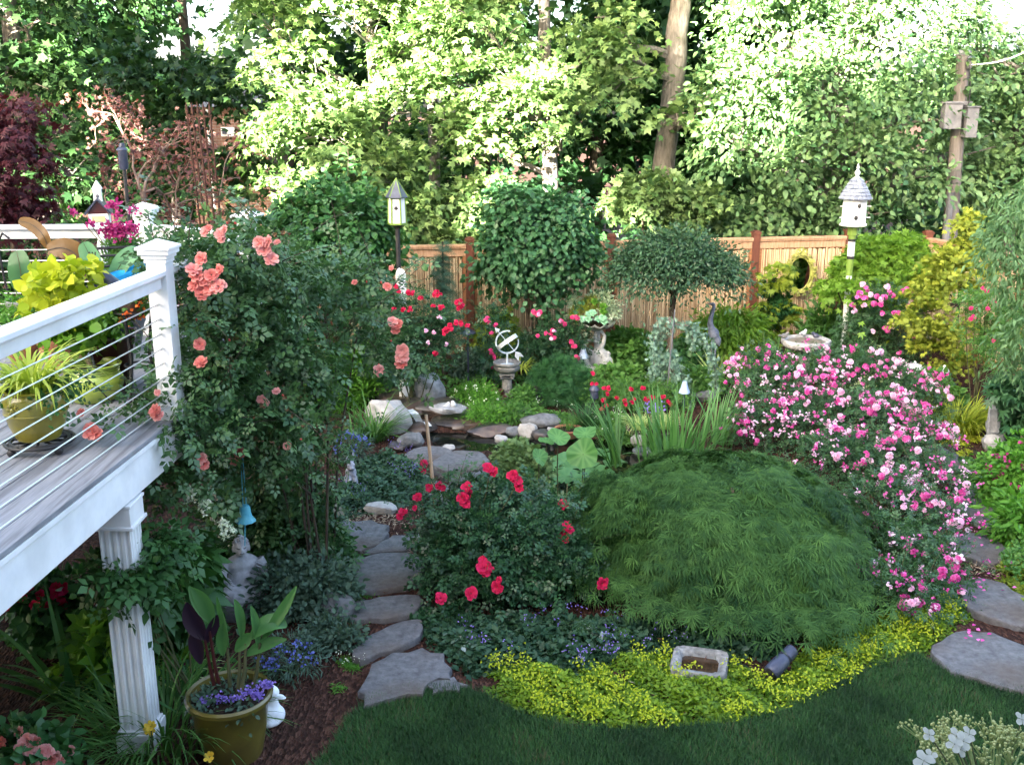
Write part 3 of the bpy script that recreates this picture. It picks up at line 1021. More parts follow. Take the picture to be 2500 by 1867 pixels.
def tree(name, label, base, trunk, blobs, nc, per, rc, t, size, mat, bark='bark', cat='tree', seed=1, group=None, limbs=True, **kw):
    """trunk: list of (x,y,z,r) in local metres; blobs in local metres"""
    T = thing(name, label, cat, base, group=group)
    mb = MB()
    pts = [Vector(q[:3]) for q in trunk]
    # roughen the trunk
    rr = [q[3] for q in trunk]
    fine, fr = [], []
    rn = random.Random(seed)
    for i in range(len(pts) - 1):
        for k in range(4):
            u = k / 4
            q = pts[i].lerp(pts[i + 1], u)
            fine.append(q + Vector((rn.uniform(-1, 1), rn.uniform(-1, 1), 0)) * rr[i] * .12)
            fr.append((rr[i] + (rr[i + 1] - rr[i]) * u) * rn.uniform(.95, 1.05))
    fine.append(pts[-1]); fr.append(rr[-1])
    if fr: fr[0] *= 1.25
    mb.tube(fine, fr, n=10)
    if limbs:
        for b in blobs:
            c = Vector(b[:3])
            z = min(max(c.z - .35 * abs(c.x) - .3, .4), pts[-1].z * .95)
            k = min(range(len(fine)), key=lambda i: abs(fine[i].z - z))
            s = fine[k]
            mid = s.lerp(c, .5) + Vector((rn.uniform(-.2, .2), rn.uniform(-.2, .2), -.05 * (c - s).length))
            r0 = fr[k] * .45
            mb.tube([s, s.lerp(mid, .5) + Vector((0, 0, .05)), mid, c], [r0, r0 * .8, r0 * .6, r0 * .25], n=6)
            for q in range(5):
                e = c + Vector((rn.uniform(-1, 1) * b[3], rn.uniform(-1, 1) * b[4], rn.uniform(-.6, .9) * b[5])) * .8
                s2 = mid.lerp(c, rn.random())
                mb.tube([s2, s2.lerp(e, .5) + Vector((0, 0, .08)), e], [r0 * .3, r0 * .2, r0 * .08], n=5)
    mb.build('trunk', M[bark], T)
    f = Fol(seed * 7 + 1)
    sprays(f, blobs, nc, per, rc, t, size, **kw)
    f.build('crown', LF[mat] if isinstance(mat, str) else mat, T)
    return T

# bright maple, left of centre
b = loc(940, 19.6)
tree('maple_tree', 'broad sunlit maple left of the middle with leaning slim trunk', b,
     [(0, 0, 0, .17), (-.03, 0, 2, .15), (-.1, .1, 4, .13), (-.3, .2, 7, .1), (-.4, .2, 9, .06)],
     [blob(b, 700, 200, 18.6, .85, .9, .8), blob(b, 850, 60, 18.8, 1.2, 1, .8), blob(b, 780, 330, 18.2, 1.15, .9, .75), blob(b, 990, 250, 18.8, .95, .9, .7), blob(b, 930, 400, 18.1, .9, .7, .45),
      blob(b, 1030, 90, 19.2, .8, .9, .8), blob(b, 900, 480, 17.9, .7, .6, .4, .6), blob(b, 700, 440, 18, .5, .6, .3, .5), blob(b, 780, -120, 19, 1.6, 1.4, .8), blob(b, 1000, -150, 19.4, 1.4, 1.3, .9), blob(b, 640, 60, 19.2, .7, .8, .7, .5),
      blob(b, 900, -380, 19.6, 2, 1.8, 1.2, .7)],
     270, 58, .5, MAPLE, .13, 'maple', seed=2, droop=.3, flat=.16, up=1.0, sv=.5, zmin=-.5)
# slim trunk between the two maples
b = loc(1062, 21)
tree('maple_tree', 'slim bare tree trunk between the two sunlit maples', b,
     [(0, 0, 0, .12), (0, 0, 3, .11), (-.03, 0, 6, .09), (-.1, 0, 9, .06)],
     [blob(b, 1060, -200, 21, 1.5, 1.4, .9), blob(b, 1130, 40, 21.3, .7, .8, .5, .5)], 130, 22, .36, MAPLE, .16, 'maple', seed=3, droop=.3)
# maple in the centre
b = loc(1348, 19.3)
tree('maple_tree', 'sunlit maple in the middle with pale trunk above the round shrub', b,
     [(0, 0, 0, .17), (-.02, 0, 2.2, .15), (-.12, .1, 4, .125), (-.2, .1, 6, .1), (-.25, .1, 9, .06)],
     [blob(b, 1180, 60, 18.6, .9, .8, .7), blob(b, 1240, 190, 18.4, .95, .9, .6), blob(b, 1150, 330, 18.7, .75, .7, .5, .8), blob(b, 1330, 250, 18.1, .8, .7, .5), blob(b, 1440, 130, 18.5, .75, .7, .55),
      blob(b, 1490, 230, 18.6, .6, .6, .4, .7), blob(b, 1260, -130, 19, 1.3, 1.2, .8), blob(b, 1370, 340, 18.2, .5, .5, .25, .7), blob(b, 1110, 200, 18.9, .6, .7, .5, .7), blob(b, 1420, -200, 19.2, 1.2, 1.2, .8),
      blob(b, 1300, -380, 19.6, 2, 1.8, 1.1, .7)],
     225, 58, .48, MAPLE, .125, 'maple', seed=4, droop=.3, flat=.16, up=1.0, sv=.5, zmin=-.5)
# thick trunk
b = loc(1612, 19.6)
tree('beech_tree', 'thick pale grey trunk rising right of the middle behind the fence', b,
     [(0, 0, 0, .26), (.02, 0, 1.6, .225), (.08, 0, 3.4, .21), (.2, 0, 5.2, .195), (.3, .1, 7, .18), (.4, .1, 10, .12)],
     [blob(b, 1560, 150, 18.9, .5, .5, .4, .9), blob(b, 1500, 60, 19, .55, .6, .4, .8), blob(b, 1660, 290, 18.7, .5, .5, .3, .9), blob(b, 1630, -300, 20, 2.4, 2, 1.2), blob(b, 1480, -260, 20.5, 1.8, 1.6, 1), blob(b, 1720, 250, 18.8, .4, .4, .35, .7)],
     260, 22, .32, MAPLE, .16, 'maple', seed=5, droop=.3, flat=.25)
# big cherry on the right
b = loc(2010, 19.8)
tree('cherry_tree', 'large leafy tree right of the thick trunk with its left side in sun', b,
     [(0, 0, 0, .3), (.1, 0, 2, .26), (.2, .1, 4, .22), (.3, .1, 7, .15), (.3, .2, 9, .08)],
     [blob(b, 1900, 80, 18.6, 1.2, 1.1, 1), blob(b, 1830, 230, 18.3, 1, .9, .8), blob(b, 2010, 230, 18.4, 1.2, 1.1, .9), blob(b, 2160, 100, 18.8, 1.3, 1.2, 1), blob(b, 1790, 340, 18.3, .75, .7, .5), blob(b, 1920, 390, 18.4, .9, .8, .6),
      blob(b, 2080, 370, 18.5, 1, .9, .7), blob(b, 2230, 260, 18.9, 1.1, 1, .9), blob(b, 2210, 430, 18.9, .9, .9, .6), blob(b, 2000, -100, 19.3, 2, 1.8, 1), blob(b, 2250, -30, 19.6, 1.3, 1.2, 1), blob(b, 2330, 380, 19.6, .9, .9, .8), blob(b, 1850, -250, 19.8, 2, 1.8, 1.2),
      blob(b, 2150, -330, 20, 2.4, 2, 1.2), blob(b, 2120, 520, 18.6, .8, .7, .5)],
     560, 56, .5, OVAL, .115, 'cherry', seed=6, droop=.25, flat=.2, up=.9, sv=.5)
# far right
b = loc(2470, 20.5)
tree('ash_tree', 'leafy tree at the far right behind the utility pole', b,
     [(0, 0, 0, .2), (0, 0, 3, .17), (.1, 0, 6, .12), (.1, 0, 8, .07)],
     [blob(b, 2420, 180, 20.4, 1, 1, 1), blob(b, 2500, 330, 20, 1.1, 1, 1), blob(b, 2400, 420, 20.2, .9, .9, .7), blob(b, 2350, 90, 21, .7, .8, .5, .6), blob(b, 2560, 200, 20.6, .8, 1, .6), blob(b, 2480, 500, 20, 1, .9, .6), blob(b, 2620, 380, 20, 1.2, 1, 1.2)],
     260, 50, .46, OVAL, .12, 'cherry', seed=7, droop=.25, flat=.2, up=.9, sv=.5)
# left: sunlit maple
b = loc(60, 17)
tree('maple_tree', 'sun flecked maple at the far left behind the deck', b,
     [(0, 0, 0, .2), (.1, 0, 2, .17), (.1, 0, 4, .14), (.2, 0, 7, .1)],
     [blob(b, 60, 60, 16.6, 1, .9, .8), blob(b, 150, 200, 16.3, .75, .7, .5), blob(b, 60, 180, 16, .7, .7, .5), blob(b, 150, 330, 16, .7, .6, .45), blob(b, 50, 420, 16, .7, .7, .4), blob(b, 180, 420, 15.8, .5, .5, .35), blob(b, -120, 200, 16, 1.2, 1, 1.3), blob(b, 200, -100, 17, 1.5, 1.3, .8), blob(b, 0, -300, 17, 2, 1.8, 1.2)],
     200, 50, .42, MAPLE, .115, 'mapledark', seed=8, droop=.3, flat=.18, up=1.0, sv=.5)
# understorey saplings leaning over the fence
for i, (px, py, Y, s, lab) in enumerate([
        (1110, 590, 17.9, .36, 'sunlit maple sapling hanging over the fence beside the blue weeping spruce'), (1160, 480, 18.2, .5, 'sunlit maple sapling left of the round shrub behind the fence'),
        (1570, 480, 18.2, .55, 'sunlit maple sapling below the thick pale trunk'), (1680, 520, 18.3, .55, 'sunlit leafy sapling above the lollipop tree behind the fence'),
        (1860, 520, 18.6, .65, 'leafy sapling behind the fence left of the white birdhouse'), (1990, 540, 18.6, .5, 'leafy sapling behind the fence just beside the white birdhouse'),
        (1010, 520, 17.9, .45, 'sunlit maple sapling behind the green roofed birdhouse'), (760, 470, 17.8, .5, 'sunlit sapling above the large left shrub')]):
    b = loc(px, Y)
    p = at(px, py, Y) - b
    s2 = s
    tree('sapling', lab, b, [(0, 0, 0, .035), (.05, 0, 1, .03), (p.x * .5, 0, max(p.z - .2, 1.2), .02)],
         [(p.x, p.y, p.z, s, s * .8, s * .75), (p.x + s * .6, p.y - .1, p.z + s * .4, s * .6, s * .6, s * .5), (p.x - s * .6, p.y, p.z - s * .2, s * .6, s * .5, s * .45)],
         int(70 * s / .5), 18, .2, MAPLE if i not in (4, 5) else OVAL, .13, 'maple' if i not in (4, 5) else 'cherry', bark='barkd', seed=20 + i, group='saplings behind the fence', droop=.3, flat=.25)
# dark grove further back
rg = random.Random(9)
GR = [(90, 25, 'dark tree at the far left of the shaded grove', 7.5), (300, 27, 'dark tall tree above the red maple in the shaded grove', 9), (470, 28.5, 'dark grove tree right of the red maple with sky showing through', 10),
      (700, 27, 'dark grove tree behind the left sunlit maple', 9), (930, 29, 'dark grove tree left of the slim bare trunk', 9), (1180, 28, 'dark grove tree behind the middle maple', 9), (1450, 26, 'dark grove tree between the middle maple and the thick trunk', 9),
      (1640, 28, 'dark grove tree behind the thick pale trunk', 9), (1780, 26, 'dark grove tree right of the thick pale trunk', 8.5), (2060, 28, 'dark grove tree behind the large right tree', 9), (2380, 28, 'dark grove tree behind the utility pole', 5.6)]
for i, (px, Y, lab, h) in enumerate(GR):
    b = loc(px, Y)
    bl = []
    for k in range(9):
        bl.append((rg.uniform(-1.5, 1.5), rg.uniform(-.9, .9), .6 + (h - 1.2) * (k + .5) / 9, rg.uniform(1.1, 1.6), 1.1, rg.uniform(.7, 1)))
    if i == 2:
        bl = [q for q in bl if not (4.6 < q[2] < 6.4)]
    if i in (1, 3):
        bl = [q for q in bl if not (4.6 < q[2] < 6.4 and (q[0] > .9 if i == 1 else q[0] < -.9))]
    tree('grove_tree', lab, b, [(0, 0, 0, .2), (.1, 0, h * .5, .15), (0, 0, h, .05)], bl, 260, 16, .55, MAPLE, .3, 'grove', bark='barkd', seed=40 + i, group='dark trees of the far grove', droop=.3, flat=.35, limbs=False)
# low undergrowth that closes the gaps behind the fence
f = Fol(77)
bl = [(x, 20.3 + (i % 3) * .8, .7 + (i % 2) * .3, .9, .7, .9) for i, x in enumerate(np.arange(-12, 13, 1.1))]
sprays(f, bl, 620, 18, .35, MAPLE, .17, droop=.3)
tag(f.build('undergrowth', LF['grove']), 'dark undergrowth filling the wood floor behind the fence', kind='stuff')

# unseen trees, placed and shaped to throw shade left and right in the view
b = Vector((-13.5, 12.5, 0))  # added out of frame to darken the left of the grove
tree('unseen_shade_tree', 'unseen tall tree added left of the deck to shade the grove', b, [(0, 0, 0, .3), (0, 0, 5, .25), (0, 0, 12, .1)],
     [(0, 0, 8, 3, 3, 2.4), (1, 1, 11, 2.6, 2.4, 2), (-.5, 1.5, 5.6, 2.4, 2.2, 1.7), (-1, -1, 9.5, 2.6, 2.4, 2.2)], 380, 16, .7, MAPLE, .5, 'grove', bark='barkd', seed=61, limbs=False)
b = Vector((-12, 5.5, 0))  # added out of frame to keep sun off the left fence corner
tree('unseen_shade_tree', 'unseen bushy tree added left of the deck to shade the corner by the fence', b, [(0, 0, 0, .2), (0, 0, 2.5, .16), (0, 0, 5, .08)],
     [(0, 0, 3.9, 2.3, 2, 1.7), (1, .5, 2.6, 1.6, 1.6, 1.3), (-1.5, 0, 3, 1.8, 1.6, 1.5), (2.2, .5, 2.4, 1, 1.2, 1)], 260, 16, .6, MAPLE, .42, 'grove', bark='barkd', seed=64, limbs=False)
b = Vector((-8.5, -13.5, 0))  # crown shaped so its broken shade lands on the right hand tree
tree('unseen_shade_tree', 'unseen tall tree behind the house with its crown shaped to shade the right', b, [(0, 0, 0, .4), (0, 0, 8, .3), (0, 0, 19, .1)],
     [(-5, 0, 13, 1.5, 2, 1.2), (-3, 0, 13.6, 1.7, 2, 1.9), (-1, 0, 14.3, 1.8, 2, 2.6), (1, 0, 15, 2, 2, 3.1), (3.5, 0, 15.4, 2.2, 2, 3.3)], 330, 16, .7, MAPLE, .55, 'grove', bark='barkd', seed=62, limbs=False)

b = Vector((-19.5, -14, 0))  # added out of frame; crown lumps shade the thick trunk and the maples
tree('unseen_shade_tree', 'unseen tall tree added beside the house, thin crown shaped for patches of shade', b, [(0, 0, 0, .4), (0, 0, 8, .3), (0, 0, 17, .1)],
     [(-.8, 0, 14.8, 1.1, 1, .8), (3.0, 0, 16, .55, 1, 2.3, 1.6), (-3.6, 0, 16.8, .9, 1, .8), (1.0, 0, 17.6, .8, 1, .7), (-5.5, 0, 14.8, 1, 1, .9)], 75, 14, .4, MAPLE, .5, 'grove', bark='barkd', seed=63, limbs=False, zmin=-1)

# red laceleaf maple behind the deck: bare contorted sunlit branches with small dark red leaves
def red_maple():
    b = loc(360, 12.6)
    t = thing('red_maple', 'contorted red leaved Japanese maple with sunlit tan branches behind the deck', 'tree', b)
    rng = np.random.default_rng(12)
    mb, tips = MB(), []
    mb.tube([(0, 0, 0), (.05, 0, 1.0), (-.05, .05, 2.1), (.02, 0, 2.9)], [.05, .042, .036, .03], n=8)
    for s, d, L in (((.02, 0, 2.9), (.25, 0, 1), .62), ((-.05, .05, 2.3), (-.9, .1, .6), .75), ((.02, 0, 2.7), (-.6, -.1, .8), .7), ((-.02, .02, 2.4), (.9, -.1, .35), .75), ((.02, 0, 2.9), (.7, .2, .7), .65), ((0, .05, 2.0), (1, .1, .2), .85), ((0, .05, 1.9), (-1, -.2, .25), .7), ((0, .05, 1.6), (.9, -.2, .3), .9), ((0, .05, 1.5), (-.9, -.1, .3), .8)):
        grow(mb, s, d, L, .019, 3, tips, rng, fork=3, spread=.75, up=.12, n=6, wig=.28, shrink=.68, rs=.62)
    mb.build('trunk', M['redbark'], t)
    f = Fol(13)
    P = np.array([list(q) for q in tips])
    P = np.repeat(P, 6, 0) + f.rng.normal(size=(len(P) * 6, 3)) * .07
    D = unit(f.rng, len(P)) + np.array([0, 0, -.4])
    f.leaves(P, D, unit(f.rng, len(P)) + np.array([0, -.5, 1]), .035 + .03 * f.rng.random(len(P)), PALMATE)
    f.build('crown', LF['redmaple'], t)
    # tangled lower thicket
    b = loc(480, 12.9)
    t = thing('red_barberry', 'tangled thicket of dark red twigs and leaves behind the railing corner', 'shrub', b)
    mb, tips = MB(), []
    for k in range(26):
        x = rng.uniform(-1.3, .9)
        grow(mb, (x, rng.uniform(-.3, .3), 0), (rng.normal() * .3, rng.normal() * .2, 1), .75, .016, 2, tips, rng, fork=3, spread=.55, up=.3, n=5, wig=.22, shrink=.75, rs=.65)
    mb.build('stem', M['redbark'], t)
    f = Fol(14)
    P = np.array([list(q) for q in tips])
    P = np.repeat(P, 5, 0) + f.rng.normal(size=(len(P) * 5, 3)) * .12
    f.leaves(P, unit(f.rng, len(P)), unit(f.rng, len(P)) + np.array([0, -.5, 1]), .05 + .03 * f.rng.random(len(P)), OVAL)
    f.build('foliage', LF['purple'], t)
    b = loc(20, 11.5)
    tree('purple_maple', 'dark purple leaved Japanese maple at the far left', b, [(0, 0, 0, .08), (.1, 0, 1.5, .06), (.1, 0, 3, .03)],
         [blob(b, 10, 330, 11, .3, .4, .16), blob(b, 40, 400, 11, .36, .4, .2), blob(b, 10, 470, 11, .42, .4, .22), blob(b, -90, 300, 11, .4, .5, .4), blob(b, 50, 265, 11.2, .3, .3, .06), blob(b, 60, 520, 11, .3, .3, .14)],
         120, 30, .2, PALMATE, .075, 'purple', bark='barkd', seed=71, droop=.5)
red_maple()

# brick house seen through a gap in the trees
def far_house():
    b = loc(556, 23.5)
    t = thing('brick_house', 'distant brown brick house with a white window seen through the leaves', 'house', b)
    m, nt, out = _nodes('far_brick')
    N, L = nt.nodes.new, nt.links.new
    p = N('ShaderNodeBsdfPrincipled'); br = N('ShaderNodeTexBrick')
    br.inputs['Color1'].default_value = (.2, .1, .075, 1); br.inputs['Color2'].default_value = (.26, .14, .1, 1); br.inputs['Mortar'].default_value = (.3, .26, .22, 1)
    br.inputs['Scale'].default_value = 4
    tc = N('ShaderNodeTexCoord'); mp = N('ShaderNodeMapping'); mp.inputs['Rotation'].default_value = (PI / 2, 0, 0)
    L(tc.outputs['Object'], mp.inputs[0]); L(mp.outputs[0], br.inputs[0]); L(br.outputs[0], p.inputs['Base Color']); p.inputs['Roughness'].default_value = .9
    L(p.outputs[0], out.inputs[0])
    MB().box((.1, 1.5, 1.95), (1.7, 3, 3.9)).build('wall', m, t, smooth=False)
    mb = MB()
    mb.add([(-.9, -.2, 3.9), (1.1, -.2, 3.9), (1.1, 3.2, 3.9), (-.9, 3.2, 3.9), (.1, 1.5, 4.3)], [(0, 1, 4), (1, 2, 4), (2, 3, 4), (3, 0, 4), (0, 3, 2, 1)])
    mb.build('roof', M['greybox'], t, smooth=False)
    z = at(565, 322, 23.5).z
    w = MB().box((.1, -.03, z), (.3, .08, .2)).build('window', M['white'], t, smooth=False)
    MB().box((.03, -.08, z), (.09, .03, .1)).build('pane', M['slate'], w, smooth=False)
    MB().tube([(-.3, -.12, 0), (-.3, -.12, 3.85)], .035).build('downpipe', M['white'], t)
far_house()

b = loc(430, 20.5)
tree('maple_tree', 'dim maple hiding most of the distant brick house', b, [(0, 0, 0, .12), (0, 0, 2, .1), (.1, 0, 4, .06)],
     [blob(b, 480, 190, 20.4, .7, .6, .5), blob(b, 400, 300, 20.2, .7, .6, .5), blob(b, 430, 400, 20, .8, .6, .5), blob(b, 560, 400, 20.2, .7, .6, .35), blob(b, 590, 220, 20.4, .5, .5, .3), blob(b, 330, 180, 20.8, .8, .7, .6), blob(b, 655, 300, 20, .3, .5, .5)], 190, 18, .3, MAPLE, .16, 'mapledark', seed=19, droop=.3, flat=.3)

# utility pole
def pole():
    b = loc(2318, 18.6)
    t = thing('utility_pole', 'leaning weathered wooden utility pole with grey boxes and a wire', 'utility pole', b)
    top = at(2352, 135, 18.6) - b
    low = at(2320, 560, 18.6) - b
    d = (top - low).normalized()
    foot = low - d * (low.z / d.z)
    mb = MB().tube([foot, foot.lerp(top, .5), top], [.14, .125, .11], n=12)
    mb.build('pole_shaft', M['pole'], t)
    a2, b2 = at(2308, 600, 18.45) - b, at(2322, 470, 18.5) - b
    dd = (b2 - a2).normalized()
    MB().tube([a2 - dd * (a2.z / dd.z), b2], [.07, .06]).build('stub_pole', M['greybox'], t)
    for (px, py, w, h) in ((2322, 285, .3, .42), (2368, 300, .2, .5)):
        c = at(px, py, 18.38) - b
        bx = MB().box(c, (w, .2, h)).box(c + Vector((0, 0, h / 2 + .015)), (w + .04, .24, .03)).build('junction_box', M['greybox'], t, smooth=False, bevel=.01)
    c = at(2335, 252, 18.5) - b
    MB().box(c, (.5, .12, .06)).build('bracket', M['greybox'], t, smooth=False)
    c = at(2366, 158, 18.45) - b
    ins = MB().ell(c, (.06, .06, .09)).ell(c + Vector((0, 0, .08)), (.04, .04, .06)).build('insulator', M['greybox'], t)
    MB().lathe([(.13, 0), (.125, .06), (.05, .09), (0, .1)], 12, c=top).build('pole_cap', M['greybox'], t)
    pts = [c + Vector((0, -.02, 0))]
    e = at(2560, 95, 17.5) - b
    for i in range(1, 9):
        u = i / 8
        pts.append(c.lerp(e, u) - Vector((0, 0, .12 * math.sin(PI * u))))
    MB().tube(pts, .014, n=6).build('wire', M['white'], t)
    q = [at(2366, 160, 18.4) - b, at(2369, 220, 18.4) - b, at(2363, 270, 18.4) - b]
    MB().tube(q, .012, n=6).build('cable', M['black'], t)
pole()
# ------------------------------------------------------------------ garden plants
def bush(name, label, cat, base, blobs, nc, per, rc, t, size, mat, seed, stems=6, stem_r=.012, bark='stem', group=None, z0=.0, **kw):
    T = thing(name, label, cat, base, group=group)
    rn = random.Random(seed)
    mb = MB()
    for k in range(stems):
        b = rn.choice(blobs)
        e = Vector((b[0] + rn.uniform(-.6, .6) * b[3], b[1] + rn.uniform(-.6, .6) * b[4], b[2] + rn.uniform(-.2, .7) * b[5]))
        s = Vector((rn.uniform(-.08, .08) + b[0] * .15, rn.uniform(-.08, .08) + b[1] * .15, z0))
        m1 = s.lerp(e, .5) + Vector((rn.uniform(-.08, .08), rn.uniform(-.08, .08), .05))
        mb.tube([s, s.lerp(m1, .5), m1, e], [stem_r, stem_r * .9, stem_r * .7, stem_r * .35], n=6)
    if stems: mb.build('stem', M[bark], T)['kind'] = 'stuff'
    f = Fol(seed * 3 + 5)
    sprays(f, blobs, nc, per, rc, t, size, **kw)
    o = f.build('foliage', LF[mat] if isinstance(mat, str) else mat, T)
    return T

# ---- blooms
def bloom_mesh(name, mat, seed, rings=((6, .05, 1.0, 1.3), (6, .42, .88, .9), (5, .8, .66, .5), (5, 1.1, .46, .15)), center=None):
    """ruffled double flower, radius 1, facing +Z"""
    f = Fol(seed)
    rng = f.rng
    V, F, T = [], [], []
    for ri, (n, el, ln, tone) in enumerate(rings):
        for k in range(n):
            a = 2 * PI * (k + .5 * (ri % 2) + rng.uniform(-.12, .12)) / n
            L = ln * rng.uniform(.85, 1.12)
            w = 1.35 * L * PI / n * 1.05
            e = el + rng.uniform(-.15, .15)
            hd = Vector((math.cos(a), math.sin(a), 0)); sd = Vector((-math.sin(a), math.cos(a), 0)); up = Vector((0, 0, 1))
            def q(u, v, dz=0):
                ee = e - .5 * u
                return hd * (u * L * math.cos(ee) + .08) + sd * v * w + up * (u * L * math.sin(e) * (1 - .2 * u) + dz + ri * .05)
            k0 = len(V)
            V += [q(0, 0), q(.5, -.5, .03), q(.5, .5, .03), q(.95, -.42, rng.uniform(-.1, .1)), q(1.05, 0, rng.uniform(-.12, .08)), q(.95, .42, rng.uniform(-.1, .1)), q(.6, 0, -.04)]
            F += [(k0, k0 + 6, k0 + 1), (k0, k0 + 2, k0 + 6), (k0 + 1, k0 + 6, k0 + 3), (k0 + 3, k0 + 6, k0 + 4), (k0 + 6, k0 + 5, k0 + 4), (k0 + 6, k0 + 2, k0 + 5)]
            t0 = rng.uniform(.1, .9)
            T += [tone * .3 + t0 * .5] * 3 + [tone * .5 + t0 * .5] * 3 + [t0 * .5]
    f.raw(np.array([list(v) for v in V]), np.array(F), np.array(T))
    mats = [mat]
    return f.mesh(name, mats)

def cluster_mesh(name, mat, seed, n=5, spread=.75, r=.55, simple=True):
    """several small open flowers in one truss"""
    f = Fol(seed)
    rng = f.rng
    for i in range(n):
        d = Vector((rng.normal(), rng.normal(), abs(rng.normal()) + .6)).normalized()
        c = Vector((d.x, d.y, d.z * .6)) * spread * (0.3 + .7 * rng.random())
        np_ = 6
        base = rng.random() * 6
        tone = rng.random()
        rot = d.to_track_quat('Z', 'Y').to_matrix()
        V, F, T = [], [], []
        for k in range(np_):
            a = base + 2 * PI * k / np_
            k0 = len(V)
            for (u, v, z) in ((.05, 0, 0), (.6, -.38, .22), (1.0, -.15, .12 + rng.uniform(-.15, .15)), (1.0, .2, .12 + rng.uniform(-.15, .15)), (.6, .4, .22)):
                p = Vector((math.cos(a) * u - math.sin(a) * v, math.sin(a) * u + math.cos(a) * v, z)) * r
                V.append(list(rot @ p + c))
                T.append(np.clip(tone * .7 + u * .3, 0, 1))
            F += [(k0, k0 + 1, k0 + 2), (k0, k0 + 2, k0 + 3), (k0, k0 + 3, k0 + 4)]
        f.raw(np.array(V), np.array(F), np.array(T))
        # inner ruffle
        V, F, T = [], [], []
        for k in range(5):
            a = base + .5 + 2 * PI * k / 5
            k0 = len(V)
            for (u, v, z) in ((.03, 0, .05), (.3, -.3, .4), (.5, 0, .5), (.3, .3, .4)):
                p = Vector((math.cos(a) * u - math.sin(a) * v, math.sin(a) * u + math.cos(a) * v, z)) * r
                V.append(list(rot @ p + c))
                T.append(np.clip(tone * .5, 0, 1))
            F += [(k0, k0 + 1, k0 + 2), (k0, k0 + 2, k0 + 3)]
        f.raw(np.array(V), np.array(F), np.array(T))
    return f.mesh(name, [mat])

BL = {}
BL['coral'] = [bloom_mesh('rose_bloom', PT['coral'], 100 + i) for i in range(3)]
BL['salmon'] = [bloom_mesh('rose_bloom', PT['salmon'], 110 + i) for i in range(2)]
BL['red'] = [bloom_mesh('rose_bloom', PT['red'], 120 + i, rings=((6, .15, 1.0, 1.2), (6, .5, .85, .8), (5, .9, .6, .3))) for i in range(3)]
BL['rosepink'] = [cluster_mesh('rose_truss', PT['rosepink'], 130 + i, 5) for i in range(2)]
BL['redtruss'] = [cluster_mesh('rose_truss', PT['red'], 135 + i, 4) for i in range(2)]
BL['hot'] = [cluster_mesh('rose_truss', PT['hot'], 140 + i, 5 + i % 2) for i in range(3)]
BL['pale'] = [cluster_mesh('rose_truss', PT['pale'], 150 + i, 5 + i % 3) for i in range(3)]
BUD = {}
for k_ in ('coral', 'red', 'hot', 'yellow'):
    BUD[k_] = MB().lathe([(0, -.5), (.32, -.2), (.36, .1), (.2, .5), (0, .7)], 8).mesh('rose_bud', PT[k_ if k_ != 'yellow' else 'yellow'])
HIP = surf('spent_bloom', (.1, .06, .03), (.2, .13, .07), 20, .9, .2, .1)
SPENT = MB().lathe([(0, -.6), (.35, -.3), (.3, 0), (.55, .35), (.4, .1), (.1, 0)], 7, wob=lambda a, i: 1 + .3 * math.sin(a * 3 + i)).mesh('spent_bloom', HIP)

def put_bloom(T, kind, p, r, rng, face=(0, -.75, .55), name='rose_bloom', stem=None, mesh=None):
    me = mesh or rng.choice(BL[kind])
    d = (Vector(face) + Vector((rng.uniform(-.5, .5), rng.uniform(-.3, .3), rng.uniform(-.35, .35)))).normalized()
    q = d.to_track_quat('Z', 'Y') @ Matrix.Rotation(rng.uniform(0, 6.28), 3, 'Z').to_quaternion()
    o = link(name, me, T, Vector(p) - T.location, q.to_euler(), r * rng.uniform(.88, 1.12))
    return o

def rel_(b, px, py, Y, rx, ry, rz, w=1):
    p = at(px, py, Y) - b
    return (p.x, p.y, p.z, rx, ry, rz, w)
